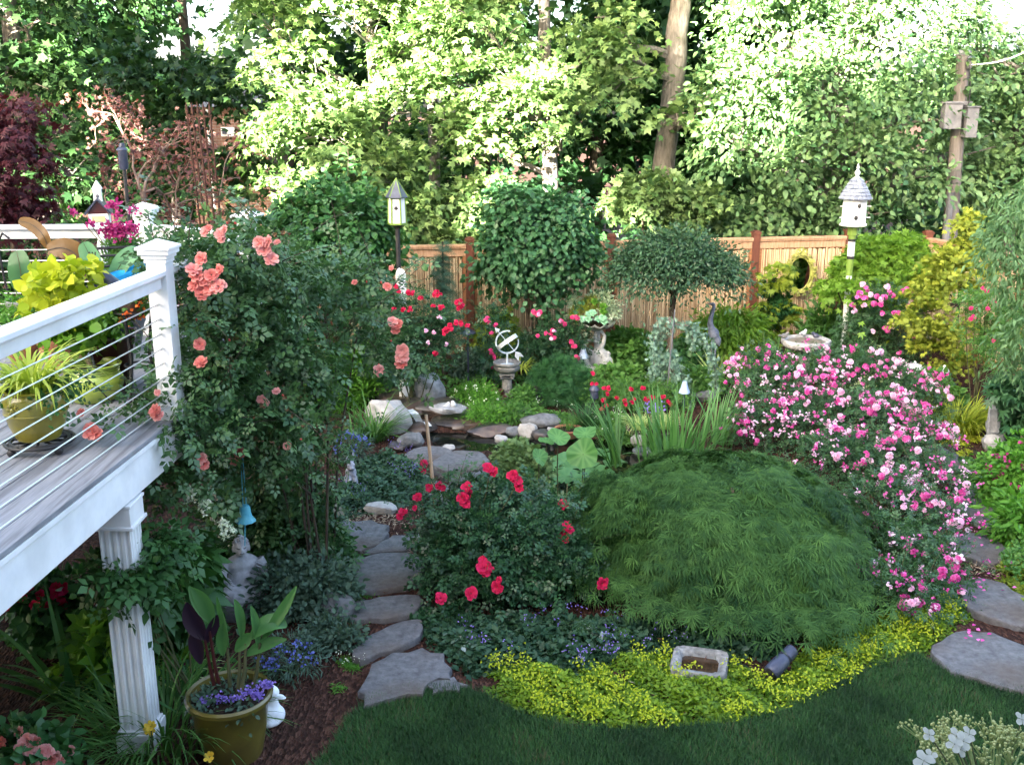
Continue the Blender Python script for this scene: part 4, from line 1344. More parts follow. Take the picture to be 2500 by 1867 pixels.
# ------------------------------------------------------------------ climbing coral rose on the deck corner
def coral_rose():
    rng = random.Random(31)
    b = Vector((-1.75, 7.45, 0))
    T = thing('climbing_rose', 'huge climbing rose with coral pink blooms sprawling over the deck corner', 'rose bush', b)
    def B(px, py, Y, rx, ry, rz, w=1):
        p = at(px, py, Y) - b
        return (p.x, p.y, p.z, rx, ry, rz, w)
    bl = [B(470, 625, 6.9, .3, .3, .14), B(600, 640, 7.3, .46, .4, .24), B(490, 740, 6.75, .24, .3, .34), B(590, 770, 7.3, .42, .4, .4), B(720, 730, 7.9, .36, .35, .3, .8), B(850, 690, 8.2, .3, .3, .2, .5),
          B(500, 900, 6.7, .3, .3, .34), B(640, 920, 7.2, .5, .4, .42), B(395, 975, 6.35, .24, .25, .16, .7), B(310, 1000, 6.05, .16, .2, .08, .25), B(460, 1050, 6.6, .32, .3, .26), B(620, 1050, 7.3, .5, .35, .32), B(750, 1080, 7.6, .24, .25, .34, .6), B(730, 860, 7.8, .36, .3, .34, .6),
          B(450, 1180, 6.8, .34, .35, .22), B(660, 1190, 8.0, .4, .25, .4, .8), B(880, 790, 8.2, .28, .25, .2, .4), B(930, 860, 8.1, .16, .2, .22, .5), B(720, 580, 7.8, .2, .2, .08, .15), B(650, 560, 7.5, .2, .2, .06, .15), B(920, 720, 8.4, .2, .2, .15, .3), B(720, 1230, 8.0, .3, .25, .34, 1.2), B(660, 1330, 8.2, .3, .2, .3, 1), B(770, 1300, 8.2, .2, .2, .3, .8)]
    f = Fol(33)
    sprays(f, bl, 600, 13, .16, ROSELEAF, .12, droop=.35, flat=.5, up=.5, shell=.6, jit=.5, tonejit=.5, zmin=-.8)
    mb = MB()
    shoots(f, mb, bl, 75, .45, ROSELEAF, .12, up=.5, nl=9, r=.0045, side=-.5)
    f.build('foliage', LF['rose'], T)
    nrng = np.random.default_rng(4)
    for k in range(11):
        q = bl[(k * 5) % len(bl)]
        e = Vector((q[0] + rng.uniform(-.7, .7) * q[3], q[1] + rng.uniform(-.5, .5) * q[4], q[2] + rng.uniform(-.3, .9) * q[5]))
        s = Vector((rng.uniform(-.12, .22), rng.uniform(.25, .6), 0))
        m1 = Vector((s.x * 1.3 + rng.uniform(-.15, .1), s.y - .05, e.z * .5))
        m2 = m1.lerp(e, .6) + Vector((0, 0, .14))
        mb.tube([s, s.lerp(m1, .5), m1, m2, e], [.012, .011, .009, .007, .004], n=6)
    mb.build('stem', M['barkd'], T)['kind'] = 'stuff'
    BLM = [(632, 592, .07), (655, 590, .062), (645, 612, .07), (662, 634, .072), (676, 592, .04), (492, 632, .056), (472, 660, .07), (480, 672, .06), (496, 682, .062), (516, 672, .066), (474, 698, .062), (490, 708, .06), (512, 706, .065), (534, 700, .068), (492, 722, .055),
           (500, 566, .05), (508, 558, .04), (538, 572, .05), (547, 560, .042), (541, 585, .04), (536, 658, .04), (488, 840, .05), (492, 886, .06), (380, 1003, .062), (388, 1014, .05), (222, 1052, .062), (236, 1060, .05), (490, 1120, .066), (497, 1134, .055), (566, 1112, .068), (580, 1108, .07), (575, 1126, .055),
           (702, 1088, .045), (560, 932, .045), (566, 900, .045), (675, 955, .045), (645, 985, .05), (638, 975, .04), (198, 1007, .035), (385, 958, .03)]
    for px, py, r in BLM:
        Y = 6.15 if px < 420 else (6.35 if px < 560 else 6.85)
        if py > 940 and px < 460: Y = 6.0
        if px < 260: Y = 5.75
        put_bloom(T, 'coral' if rng.random() < .6 else 'salmon', at(px, py, Y), r * .74, rng)
    for px, py, r in [(958, 786, .058), (972, 792, .062), (966, 806, .05), (984, 856, .065), (982, 872, .07), (980, 890, .06), (925, 905, .06), (945, 700, .045), (866, 690, .03), (955, 655, .03)]:
        put_bloom(T, 'coral' if rng.random() < .4 else 'salmon', at(px, py, 7.85), r * .8, rng)
    for px, py in [(555, 545), (575, 545), (895, 688), (930, 690), (735, 1072), (690, 965), (560, 830), (955, 832), (925, 890), (480, 780), (620, 1020)]:
        put_bloom(T, None, at(px, py, 6.7 if px < 800 else 7.9), .022, rng, name='rose_bud', mesh=BUD['coral'])
    for px, py in [(655, 910), (700, 1000), (712, 1015), (515, 920), (570, 940), (455, 785), (672, 575), (690, 570), (640, 990), (740, 1040), (695, 970), (600, 830), (520, 1000)]:
        put_bloom(T, None, at(px, py, 6.8), .03, rng, name='spent_bloom', mesh=SPENT)
coral_rose()

# wisteria-like climber with big leaves on the column and under the deck edge
b = Vector((-2.1, 6.2, 0))
def rel(px, py, Y, rx, ry, rz, w=1):
    p = at(px, py, Y) - b
    return (p.x, p.y, p.z, rx, ry, rz, w)
bush('climbing_vine', 'green leafy vine hanging round the top of the fluted deck column', 'vine', b,
     [rel(310, 1385, 5.75, .15, .12, .09), rel(400, 1330, 5.95, .12, .15, .12), rel(260, 1400, 5.6, .1, .08, .08, .5), rel(360, 1460, 5.8, .08, .1, .1, .4)],
     64, 11, .07, ROSELEAF, .15, 'oak', 81, stems=6, stem_r=.008, droop=.7, flat=.4)
b = Vector((-2.15, 6.75, 0))
bush('oakleaf_hydrangea', 'oakleaf hydrangea with big lobed leaves left of the stone statue', 'shrub', b,
     [rel(435, 1370, 6.5, .12, .14, .18), rel(410, 1470, 6.4, .14, .12, .16), rel(370, 1400, 6.5, .13, .1, .18, .6), rel(470, 1330, 6.5, .06, .06, .06, .3)],
     60, 6, .09, MAPLE, .2, 'oak', 82, stems=7, stem_r=.01, droop=.8, flat=.4, bark='barkd')
o_ = bpy.data.objects['oakleaf_hydrangea']
rng_ = random.Random(3)
def panicle(T, p, L, r, rng, mat='white', n=60, name='flower_panicle'):
    f = Fol(rng.randint(0, 9999))
    P = np.zeros((n, 3)); u = f.rng.random(n)
    a = f.rng.random(n) * 6.28
    P[:, 0] = np.cos(a) * r * (1 - u * .7); P[:, 1] = np.sin(a) * r * (1 - u * .7); P[:, 2] = u * L
    f.leaves(P, unit(f.rng, n), unit(f.rng, n) + np.array([0, -.6, .6]), .028, DIAM)
    f.leaves(P, unit(f.rng, n), unit(f.rng, n) + np.array([0, -.6, .6]), .028, DIAM)
    o = link(name, f.mesh(name, [PT[mat]]), T, Vector(p) - T.location, (rng.uniform(-.4, .4), rng.uniform(-.6, .6), 0))
    return o
for px, py in ((562, 1305), (470, 1230), (490, 1255)):
    panicle(o_, at(px, py, 6.55), .12, .05, rng_)

# ------------------------------------------------------------------ left shrub, round shrub, lollipop tree
def stem_shrub(name, label, px, py, Y, rx, ry, rz, leaf, size, mat, nc, per, rc, stems, seed, cat='shrub', extra=(), **kw):
    c = at(px, py, Y)
    b = Vector((c.x, Y, 0))
    bl = [(0, 0, c.z, rx, ry, rz, 2), (-.45 * rx, -.1, c.z - .25 * rz, rx * .6, ry * .7, rz * .6), (.45 * rx, -.1, c.z - .2 * rz, rx * .6, ry * .7, rz * .6), (.1 * rx, 0, c.z + .4 * rz, rx * .6, ry * .6, rz * .65), (-.3 * rx, 0, c.z + .3 * rz, rx * .5, ry * .5, rz * .5)] + list(extra)
    T = thing(name, label, cat, b)
    rn = random.Random(seed)
    for k in range(12):
        a_, e_ = rn.uniform(0, 6.28), rn.uniform(-.6, 1.2)
        q_ = rn.uniform(.2, .36)
        bl.append((math.cos(a_) * math.cos(e_) * rx * .98, math.sin(a_) * math.cos(e_) * ry * .8, c.z + math.sin(e_) * rz * .98, rx * q_, ry * q_, rz * q_, .7))
    mb = MB()
    for k in range(stems):
        a = 2 * PI * k / stems
        s = Vector((math.cos(a) * .1, math.sin(a) * .08, 0))
        e = Vector((math.cos(a) * rx * .55 + rn.uniform(-.1, .1), math.sin(a) * ry * .5, c.z + rz * .2))
        m1 = s.lerp(e, .55) + Vector((-math.cos(a) * .12, 0, 0))
        mb.tube([s, s.lerp(m1, .5) + Vector((rn.uniform(-.04, .04), 0, 0)), m1, e], [.03, .026, .022, .01], n=7)
        for q in range(3):
            e2 = e + Vector((rn.uniform(-.4, .4) * rx, rn.uniform(-.4, .4) * ry, rn.uniform(0, .6) * rz))
            mb.tube([m1.lerp(e, rn.random()), e2], [.012, .004], n=5)
    f = Fol(seed)
    sprays(f, bl, nc, per, rc, leaf, size, **kw)
    shoots(f, mb, bl, 70, .36, leaf, size, up=.7, nl=9, side=-.3)
    mb.build('trunk', M['barkd'], T)
    f.build('crown', LF[mat], T)
    return T
stem_shrub('lilac_shrub', 'large dark green shrub with heart shaped leaves left of the green roofed birdhouse', 812, 560, 13.9, .8, .7, .6, BROAD, .095, 'lilac', 430, 20, .24, 6, 91, droop=.7, flat=.4, zmin=-.8,
           extra=[(-.7, -.1, 1.75, .4, .4, .4), (.35, -.1, 1.6, .35, .35, .35), (-.3, 0, 1.3, .6, .4, .3, .6)])
stem_shrub('round_shrub', 'round multi stemmed green shrub in front of the middle fence panels', 1312, 585, 15.2, .84, .65, .78, BROAD, .085, 'lilac2', 520, 20, .22, 7, 92, droop=.6, flat=.4, zmin=-.9,
           extra=[(.5, -.15, 1.9, .38, .3, .34), (-.5, -.1, 1.75, .4, .35, .35), (.1, -.1, 1.4, .5, .35, .22, .6), (.1, -.1, 1.0, .3, .3, .3, .2), (-.25, 0, .9, .3, .25, .3, .15)])

def lollipop():
    c = at(1650, 648, 14.4)
    b = Vector((at(1635, 800, 14.4).x, 14.4, 0))
    T = thing('standard_tree', 'flat domed small tree on a single straight trunk before the fence', 'tree', b)
    dx = c.x - b.x
    mb = MB()
    mb.tube([(0, 0, 0), (.01, 0, .6), (.03, 0, 1.22), (.05, 0, 1.38)], [.05, .045, .042, .055], n=10)
    rn = random.Random(8)
    for k in range(16):
        a = 2 * PI * k / 16
        e = Vector((dx + math.cos(a) * rn.uniform(.4, .85), math.sin(a) * rn.uniform(.4, .7), c.z + rn.uniform(-.2, .25)))
        s = Vector((.04, 0, 1.32))
        mb.tube([s, s.lerp(e, .45) + Vector((0, 0, .06)), e], [.022, .015, .006], n=6)
    f = Fol(93)
    shoots(f, mb, [(dx, 0, c.z - .02, 1.0, .8, .36), (dx, 0, c.z + .2, .7, .6, .3)], 60, .2, OVAL, .055, up=.5, nl=9, r=.003, side=-.1)
    mb.build('trunk', M['barkd'], T)
    sprays(f, [(dx, 0, c.z - .02, 1.0, .8, .42, 2), (dx - .45, -.1, c.z - .12, .55, .6, .32), (dx + .5, -.1, c.z - .1, .52, .6, .3), (dx, -.1, c.z + .25, .6, .6, .3)], 720, 22, .17, _oval(.2, .05, -.1), .062, droop=.5, flat=.5, zmin=-.5, jit=.55)
    f.build('crown', LF['privet'], T)
lollipop()

# ------------------------------------------------------------------ roses at the back
def rose_bush(name, label, base, blobs, nc, blooms, mat, seed, per=14, rc=.13, leaf=.085, stems=10):
    T = bush(name, label, 'rose bush', base, blobs, nc, per, rc, ROSELEAF, leaf, mat, seed, stems=stems, stem_r=.009, droop=.35, flat=.55, jit=.5, shell=.55)
    f, mb = Fol(seed + 9), MB()
    shoots(f, mb, blobs, max(6, nc // 14), .26, ROSELEAF, leaf, up=.8, nl=7, r=.0035)
    mb.build('shoot', M['stem'], T)['kind'] = 'stuff'
    f.build('shoot_leaves', LF[mat], T)
    rng = random.Random(seed)
    for kind, px, py, Y, r in blooms:
        put_bloom(T, kind, at(px, py, Y), r * .88, rng, name='rose_bloom')
    return T
def zl(lst, kind, x0, y0, s, Y, r): return [(kind, x0 + a * s, y0 + c * s, Y, r) for a, c in lst]
b = Vector((at(1010, 800, 13).x, 13, 0))
rl = zl([(290, 860), (310, 895), (420, 910), (385, 905), (480, 950), (615, 905), (640, 930), (600, 925), (590, 1020), (660, 1020), (640, 1030), (780, 985), (805, 975), (815, 1010), (790, 1030), (345, 1040), (400, 1045), (720, 1170), (700, 1200), (680, 1235), (735, 1195), (770, 1150), (815, 1160), (865, 1175), (680, 1215), (600, 1400), (270, 1045)], 'redtruss', 880, 440, .3027, 12.55, .058)
rl += zl([(525, 1215), (595, 1225), (640, 1110), (545, 1310), (690, 1320)], 'pale', 880, 440, .3027, 12.55, .045)
rose_bush('rose_bush', 'tall dark rose bush with crimson flowers below the green roofed birdhouse', b,
          [rel_(b, 978, 800, 12.75, .3, .2, .3), rel_(b, 970, 870, 12.7, .3, .2, .25), rel_(b, 1000, 765, 12.95, .46, .3, .34), rel_(b, 930, 765, 12.95, .32, .3, .32), rel_(b, 1080, 800, 12.95, .26, .3, .3), rel_(b, 1010, 850, 12.9, .46, .35, .28)], 300, rl, 'rosered', 201)
b = Vector((at(1375, 850, 14.8).x, 14.8, 0))
rl = zl([(1400, 1065), (1430, 1090), (1450, 1065), (1545, 1210), (1530, 1250), (1560, 1275), (1500, 1240), (1430, 1255), (1620, 1140), (1640, 1160), (1715, 1105), (1745, 1110), (1700, 1305), (1725, 1340), (1745, 1430)], 'rosepink', 880, 440, .3027, 14.3, .06)
rl += zl([(1440, 1080), (1560, 1220), (1540, 1280), (1605, 1135)], 'pale', 880, 440, .3027, 14.2, .045)
rose_bush('rose_bush', 'pink and white rose bush left of the swan planter', b,
          [rel_(b, 1370, 830, 14.7, .4, .3, .35), rel_(b, 1300, 850, 14.7, .35, .3, .3)], 170, rl, 'rosered', 202)
b = Vector((at(1200, 850, 14.2).x, 14.2, 0))
rl = zl([(1010, 1130), (1025, 1110), (1040, 1150), (1090, 1165), (1055, 1230), (1060, 1390), (1075, 1420), (1045, 1375), (1085, 1440), (1070, 1500)], 'rosepink', 880, 440, .3027, 13.8, .05)
rose_bush('rose_bush', 'small deep pink rose bush left of the sundial', b, [rel_(b, 1200, 800, 14.1, .18, .2, .3), rel_(b, 1205, 870, 14, .22, .2, .25)], 60, rl, 'rosered', 203, stems=5)

# low red roses beyond the pond
b = Vector((at(1540, 960, 13.2).x, 13.2, 0))
rl = zl([(420, 205), (415, 290), (450, 290), (510, 325), (545, 325), (535, 370), (505, 415), (525, 460), (495, 490), (725, 330), (825, 320), (680, 420), (735, 440), (755, 410), (690, 450), (840, 410), (885, 390), (870, 420), (905, 400), (985, 390), (1030, 425), (1045, 455), (705, 590), (715, 575), (620, 400)], 'redtruss', 1320, 850, .3027, 12.9, .05)
rose_bush('rose_bush', 'low spreading rose bush with scarlet flowers behind the pond', b,
          [rel_(b, 1480, 955, 13.2, .3, .3, .16), rel_(b, 1560, 965, 13.2, .35, .3, .18), rel_(b, 1640, 960, 13.2, .3, .3, .16)], 220, rl, 'fresh', 204, leaf=.06)

# ------------------------------------------------------------------ the large pink rose bed
def pink_roses():
    b = Vector((3.3, 10.8, 0))
    T = thing('rose_bush', 'big sprawling pink rose bush covered in hundreds of blooms on the right', 'rose bush', b)
    cs = [(1900, 960, 12.4, .55, .5, .36), (2000, 920, 12.6, .55, .5, .34), (2120, 930, 12.5, .55, .5, .36), (2230, 970, 12.2, .4, .45, .32), (1880, 1040, 11.6, .5, .45, .34), (2000, 1030, 11.5, .6, .5, .36), (2130, 1030, 11.3, .55, .5, .36), (2240, 1080, 11, .4, .4, .3),
          (2060, 1120, 10.6, .5, .45, .36), (2180, 1140, 10.4, .5, .45, .36), (2270, 1190, 10.2, .36, .4, .34), (2160, 1240, 9.7, .45, .4, .36), (2270, 1290, 9.5, .34, .35, .32), (2200, 1350, 9.1, .4, .35, .3), (2290, 1390, 8.9, .26, .3, .22), (2200, 1440, 8.6, .35, .3, .2), (1850, 900, 12.9, .4, .4, .26)]
    bl = []
    for c in cs:
        p = at(*c[:3]) - b
        if p.z < .24: p = gp(c[0], c[1], .24) - b
        bl.append((p.x, p.y, p.z - .02, c[3], c[4], c[5] * 1.08))
    f = Fol(55)
    sprays(f, bl, 1350, 13, .13, ROSELEAF, .07, droop=.3, flat=.5, jit=.5, shell=.5, zmin=-.6)
    mb = MB()
    shoots(f, mb, bl, 110, .25, ROSELEAF, .065, up=.8, nl=7, r=.0035)
    f.build('foliage', LF['rosepink'], T)
    rng = random.Random(17)
    for k in range(40):
        q = rng.choice(bl)
        e = Vector((q[0] + rng.uniform(-.5, .5) * q[3], q[1] + rng.uniform(-.5, .5) * q[4], q[2] + .5 * q[5]))
        s = Vector((q[0] * .8, q[1] * .8, 0))
        mb.tube([s, s.lerp(e, .5) + Vector((rng.uniform(-.1, .1), 0, .05)), e], [.01, .008, .004], n=5)
    mb.build('stem', M['stem'], T)['kind'] = 'stuff'
    # blooms grow in bands on the tops and the near faces of the mounds
    nb = 0
    cl = []
    dens = [1.4, 1.4, 1.3, .9, 1.4, 1.6, 1.5, 1.0, .9, .9, .9, .7, .8, .6, .6, .4, .8]
    rn = np.random.default_rng(5)
    small = Fol(61)
    while nb < 900:
        k = rng.choices(range(len(bl)), dens)[0]
        q = bl[k]
        d = Vector((rng.gauss(0, .7), rng.gauss(-.55, .5), abs(rng.gauss(.55, .4)))).normalized()
        c = Vector((q[0] + d.x * q[3] * 1.02, q[1] + d.y * q[4] * 1.02, q[2] + d.z * q[5] * 1.05))
        # keep only points that stand on the outside of every mound
        if any(((c.x - z[0]) / z[3]) ** 2 + ((c.y - z[1]) / z[4]) ** 2 + ((c.z - z[2]) / z[5]) ** 2 < .85 for i, z in enumerate(bl) if i != k): continue
        m = rng.choice((1, 2, 3, 4))
        hot = rng.random()
        for i in range(m):
            p = c + Vector((rng.gauss(0, .075), rng.gauss(0, .05), rng.gauss(0, .045)))
            kind = 'pale' if rng.random() < (.3 if hot < .5 else .62) else 'hot'
            if nb < 290:
                put_bloom(T, kind, p + b, rng.uniform(.034, .058), rng, name='rose_truss')
            else:            # the many smaller, part opened or fading flowers
                k_ = 7
                Q = np.array(list(p)) + small.rng.normal(size=(k_, 3)) * .012
                small.leaves(Q, unit(small.rng, k_), unit(small.rng, k_) + np.array([0, -.7, .6]), rng.uniform(.022, .036), BROAD, 0 if kind == 'hot' else 1)
            nb += 1
    o = small.build('small_blooms', [PT['hot'], PT['pale']], T)
    return T
pink_roses()
# fallen petals on the stones
f = Fol(58)
P = []
for (px, py, sx, sy, n) in ((2380, 1340, 36, 16, 22), (2390, 1445, 40, 20, 26), (2360, 1300, 30, 16, 8), (2400, 1570, 50, 14, 10)):
    for k in range(n):
        q = gp(px + rng_.gauss(0, sx), py + rng_.gauss(0, sy))
        P.append((q.x, q.y, .085))
P = np.array(P)
D = unit(f.rng, len(P)); D[:, 2] *= .15
f.leaves(P, D, np.tile([0, 0, 1.], (len(P), 1)) + f.rng.normal(size=(len(P), 3)) * .25, .035, BROAD)
tag(f.build('fallen_petals', PT['hot']), 'fallen pink rose petals scattered on the right hand path stones', kind='stuff')

def climbing_pink():
    b = Vector((at(2150, 850, 14.6).x, 14.6, 0))
    L = []
    for (px, py) in ((2105, 695), (2115, 705), (2100, 715), (2125, 718), (2095, 725), (2110, 728), (2165, 700), (2170, 715), (2180, 722), (2160, 725), (2150, 730), (2140, 722), (2215, 707), (2205, 712), (2225, 712), (2080, 745), (2085, 758), (2135, 740), (2150, 742), (2110, 745), (2225, 738), (2235, 742), (2218, 748), (2155, 766), (2185, 766), (2195, 765), (2175, 792), (2180, 798), (2160, 802), (2168, 806), (2130, 808), (2230, 820), (2245, 832), (2125, 870), (2195, 862)):
        L.append(('hot' if rng_.random() < .65 else 'pale', px, py, 14.05, .06))
    rose_bush('rose_bush', 'upright pink rose bush before the lime green maple', b,
              [rel_(b, 2075, 800, 14.2, .24, .2, .26), rel_(b, 2065, 850, 14.2, .24, .2, .2), rel_(b, 2150, 740, 14.5, .45, .3, .3), rel_(b, 2120, 800, 14.5, .4, .3, .3), rel_(b, 2200, 820, 14.5, .4, .3, .35), rel_(b, 2150, 880, 14.4, .5, .35, .3)], 230, L, 'rosepink', 205)
def rel_(b, px, py, Y, rx, ry, rz, w=1):
    p = at(px, py, Y) - b
    return (p.x, p.y, p.z, rx, ry, rz, w)
climbing_pink()
b = Vector((at(2410, 800, 12.9).x, 12.9, 0))
L = [('rosepink', px, py, 12.5, .05) for px, py in ((2398, 705), (2410, 710), (2420, 708), (2430, 735), (2435, 742), (2412, 755), (2425, 740), (2372, 752), (2378, 775), (2370, 778), (2425, 832), (2440, 748))]
rose_bush('rose_bush', 'loose rose bush with deep pink flowers at the right edge before the side fence', b, [rel_(b, 2400, 740, 12.8, .3, .3, .2), rel_(b, 2420, 830, 12.8, .35, .3, .3), rel_(b, 2470, 780, 12.8, .3, .3, .25)], 110, L, 'fresh', 206)

# ------------------------------------------------------------------ front red rose and its stake
b = Vector((-.15, 8.0, 0))
L = [('red', px, py, Y, r) for px, py, Y, r in ((1192, 1143, 7.75, .062), (1205, 1150, 7.75, .05), (1252, 1160, 7.7, .06), (1262, 1172, 7.7, .06), (1268, 1190, 7.7, .045), (1140, 1190, 7.8, .05), (1142, 1206, 7.8, .045), (1130, 1215, 7.7, .055), (1135, 1228, 7.7, .05), (1034, 1131, 8.1, .04), (1032, 1146, 8.1, .035), (1048, 1190, 8, .04), (1072, 1186, 8, .04), (1080, 1190, 8, .035), (1020, 1213, 7.9, .042), (985, 1250, 7.7, .045), (975, 1262, 7.7, .035), (1012, 1240, 7.8, .03),
     (1375, 1232, 7.9, .055), (1385, 1288, 7.6, .06), (1380, 1308, 7.6, .06), (1182, 1386, 7.25, .07), (1180, 1370, 7.3, .045), (1186, 1396, 7.25, .045), (1215, 1434, 7.15, .055), (1218, 1415, 7.2, .035), (1150, 1448, 7.15, .055), (1076, 1460, 7.1, .062), (1470, 1424, 7.3, .055))]
T_ = rose_bush('rose_bush', 'red flowering rose bush in front of the pond beside the stepping stones', b,
          [(.08, -.1, .5, .52, .52, .34, 1.5), (-.27, -.1, .42, .33, .42, .36), (.5, -.15, .42, .42, .5, .34), (-.05, -.35, .3, .5, .4, .28), (.1, .2, .66, .4, .35, .2, .7), (-.35, .1, .7, .3, .3, .18, .6)], 620, L, 'rosered', 207, leaf=.1, stems=16)
mb = MB()
for (x0, y0, x1, y1, Y) in ((1195, 1150, 1170, 1260, 7.8), (1258, 1180, 1215, 1260, 7.75), (1375, 1232, 1385, 1180, 7.9), (1142, 1200, 1150, 1290, 7.8)):
    mb.tube([at(x0, y0 + 8, Y + .03) - b, at((x0 + x1) / 2 + 4, (y0 + y1) / 2, Y + .05) - b, at(x1, y1, Y + .1) - b], .005, n=6)
mb.build('flower_stem', M['stem'], T_)['kind'] = 'stuff'
a_, c_ = at(1040, 1012, 8.5), at(1068, 1290, 8.3)
T_ = thing('garden_stake', 'slender tan bamboo stake leaning among the red roses', 'stake', (c_.x, c_.y, 0))
dd = (c_ - a_).normalized()
foot = c_ + dd * (c_.z / -dd.z)
MB().tube([foot - T_.location, a_.lerp(foot, .5) - T_.location, a_ - T_.location], [.016, .0155, .0145], n=8).build('shaft', M['stake'], T_)
MB().tube([a_.lerp(foot, .3) - T_.location, a_.lerp(foot, .312) - T_.location], [.0185, .0185], n=8).build('node', M['stake'], T_)

# ------------------------------------------------------------------ weeping laceleaf maple
def lace():
    b = Vector((1.84, 8.15, 0))
    T = thing('laceleaf_maple', 'large mounded weeping laceleaf maple with thread fine green leaves', 'shrub', b)
    rng = np.random.default_rng(8)
    rn = random.Random(2)
    mb = MB()
    mb.tube([(0, 0, 0), (.06, 0, .3), (-.03, .04, .55), (0, 0, .72)], [.075, .065, .06, .05], n=10)
    for k in range(26):
        a = 2 * PI * k / 26 + rn.uniform(-.1, .1)
        r = rn.uniform(.6, 1.15)
        z = rn.uniform(.75, 1.0) - r * .12
        e = Vector((math.cos(a) * r, math.sin(a) * r * .85, z - .35 * r))
        m1 = Vector((math.cos(a) * r * .5, math.sin(a) * r * .42, z + .05))
        mb.tube([(0, 0, .6), m1 * .6 + Vector((0, 0, .33)), m1, e], [.03, .022, .014, .005], n=6)
    mb.build('trunk', M['barkd'], T)
    f = Fol(66)
    # overlapping pads of foliage, highest in the middle, each hanging over the one below
    npad = 190
    r0 = np.sqrt(rng.random(npad)) * 1.0
    a = rng.random(npad) * 2 * PI
    lump = 1 + .12 * np.sin(a * 4 + 1) + .08 * np.sin(a * 9) + .05 * np.sin(a * 15)
    rx, ry = 1.34, 1.12
    Cx = np.cos(a) * r0 * rx * lump; Cy = np.sin(a) * r0 * ry * lump
    H = 1.12
    Cz = H * (1 - r0 ** 3.0 * .72) - .06 + .1 * np.sin(Cx * 4.5 + 1) * np.cos(Cy * 5) + .05 * np.sin(Cx * 11) - .07 * np.clip(Cx, 0, 2)
    Cz = Cz + rng.uniform(-.14, .08, npad)
    Cz = np.minimum(Cz, .98 + .05 * np.sin(Cx * 7))
    low = rng.random(npad) < .35
    Cz = np.where(low & (r0 > .7), Cz * rng.uniform(.55, .95, npad), Cz)
    per = 160
    ci = np.repeat(np.arange(npad), per)
    n = npad * per
    ox, oy = rng.normal(size=n) * .15 * (1 + .9 * (rng.random(n) < .12)), rng.normal(size=n) * .15 * (1 + .9 * (rng.random(n) < .12))
    s = np.stack([Cx / rx ** 1, Cy / ry ** 1], 1); s = s / np.maximum(np.linalg.norm(s, axis=1, keepdims=True), .15)
    sl = np.clip(r0 ** 1.6, 0, 1)[ci]
    X = Cx[ci] + ox; Y = Cy[ci] + oy
    along = ox * s[ci, 0] + oy * s[ci, 1]
    Z = Cz[ci] - np.maximum(along, 0) * (.25 + .75 * sl) + np.minimum(along, 0) * -.1 - (ox ** 2 + oy ** 2) * .9 - rng.random(n) * .05
    Z = np.maximum(Z, .24 + .1 * rng.random(n))
    P = np.stack([X, Y, Z], 1)
    out = np.stack([s[ci, 0], s[ci, 1], np.zeros(n)], 1)
    D = out * .85 + np.array([0, 0, -1]) * (.2 + .5 * sl[:, None]) + rng.normal(size=(n, 3)) * .22
    N = out * (.2 + .4 * sl[:, None]) + np.array([0, 0, 1]) * (1 - .25 * sl[:, None]) + rng.normal(size=(n, 3)) * .22
    tone = np.clip(rng.random(npad)[ci] * .45 + rng.random(n) ** 1.3 * .7, 0, 1)
    S = .085 + .075 * rng.random(n)
    for q in range(4):
        f.leaves(P[q::4], D[q::4], N[q::4], S[q::4], THREADS[q], 0, tone[q::4])
    # sparser inner layer under the pads
    m_ = 7000
    d2 = unit(rng, m_); d2[:, 2] = abs(d2[:, 2])
    P2 = d2 * np.array([1.2, 1.0, .78]) * (.62 + .14 * rng.random(m_))[:, None]
    P2[:, 2] = np.maximum(P2[:, 2] - .1 * np.clip(P2[:, 0], 0, 2), .3)
    f.leaves(P2, nrm(d2 * np.array([1, 1, 0]) + np.array([0, 0, -.8])) + rng.normal(size=(m_, 3)) * .3, d2 + rng.normal(size=(m_, 3)) * .3, .1 + .04 * rng.random(m_), THREADS[0])
    f.build('foliage', LF['lace'], T)
lace()

for i, (px, py, Y, r, lab) in enumerate([(15, 660, 12.6, .6, 'dark evergreen shrub behind the far left railing'), (150, 600, 13.4, .5, 'dark evergreen shrub behind the bronze banana leaf'), (300, 640, 12.8, .55, 'dark evergreen shrub behind the tube feeder'), (-90, 600, 13.2, .8, 'dark evergreen shrub cut by the left edge')]):
    c = at(px, py, Y)
    b = Vector((c.x, Y, 0))
    bush('dark_shrub', lab, 'shrub', b, [(0, 0, c.z, r, r * .7, r * .6), (.2, -.1, c.z * .5, r * 1.1, r * .8, c.z * .5)], 170, 14, .16, BROAD, .1, 'grove', 770 + i, stems=5, bark='barkd', group='shrubs behind the deck')
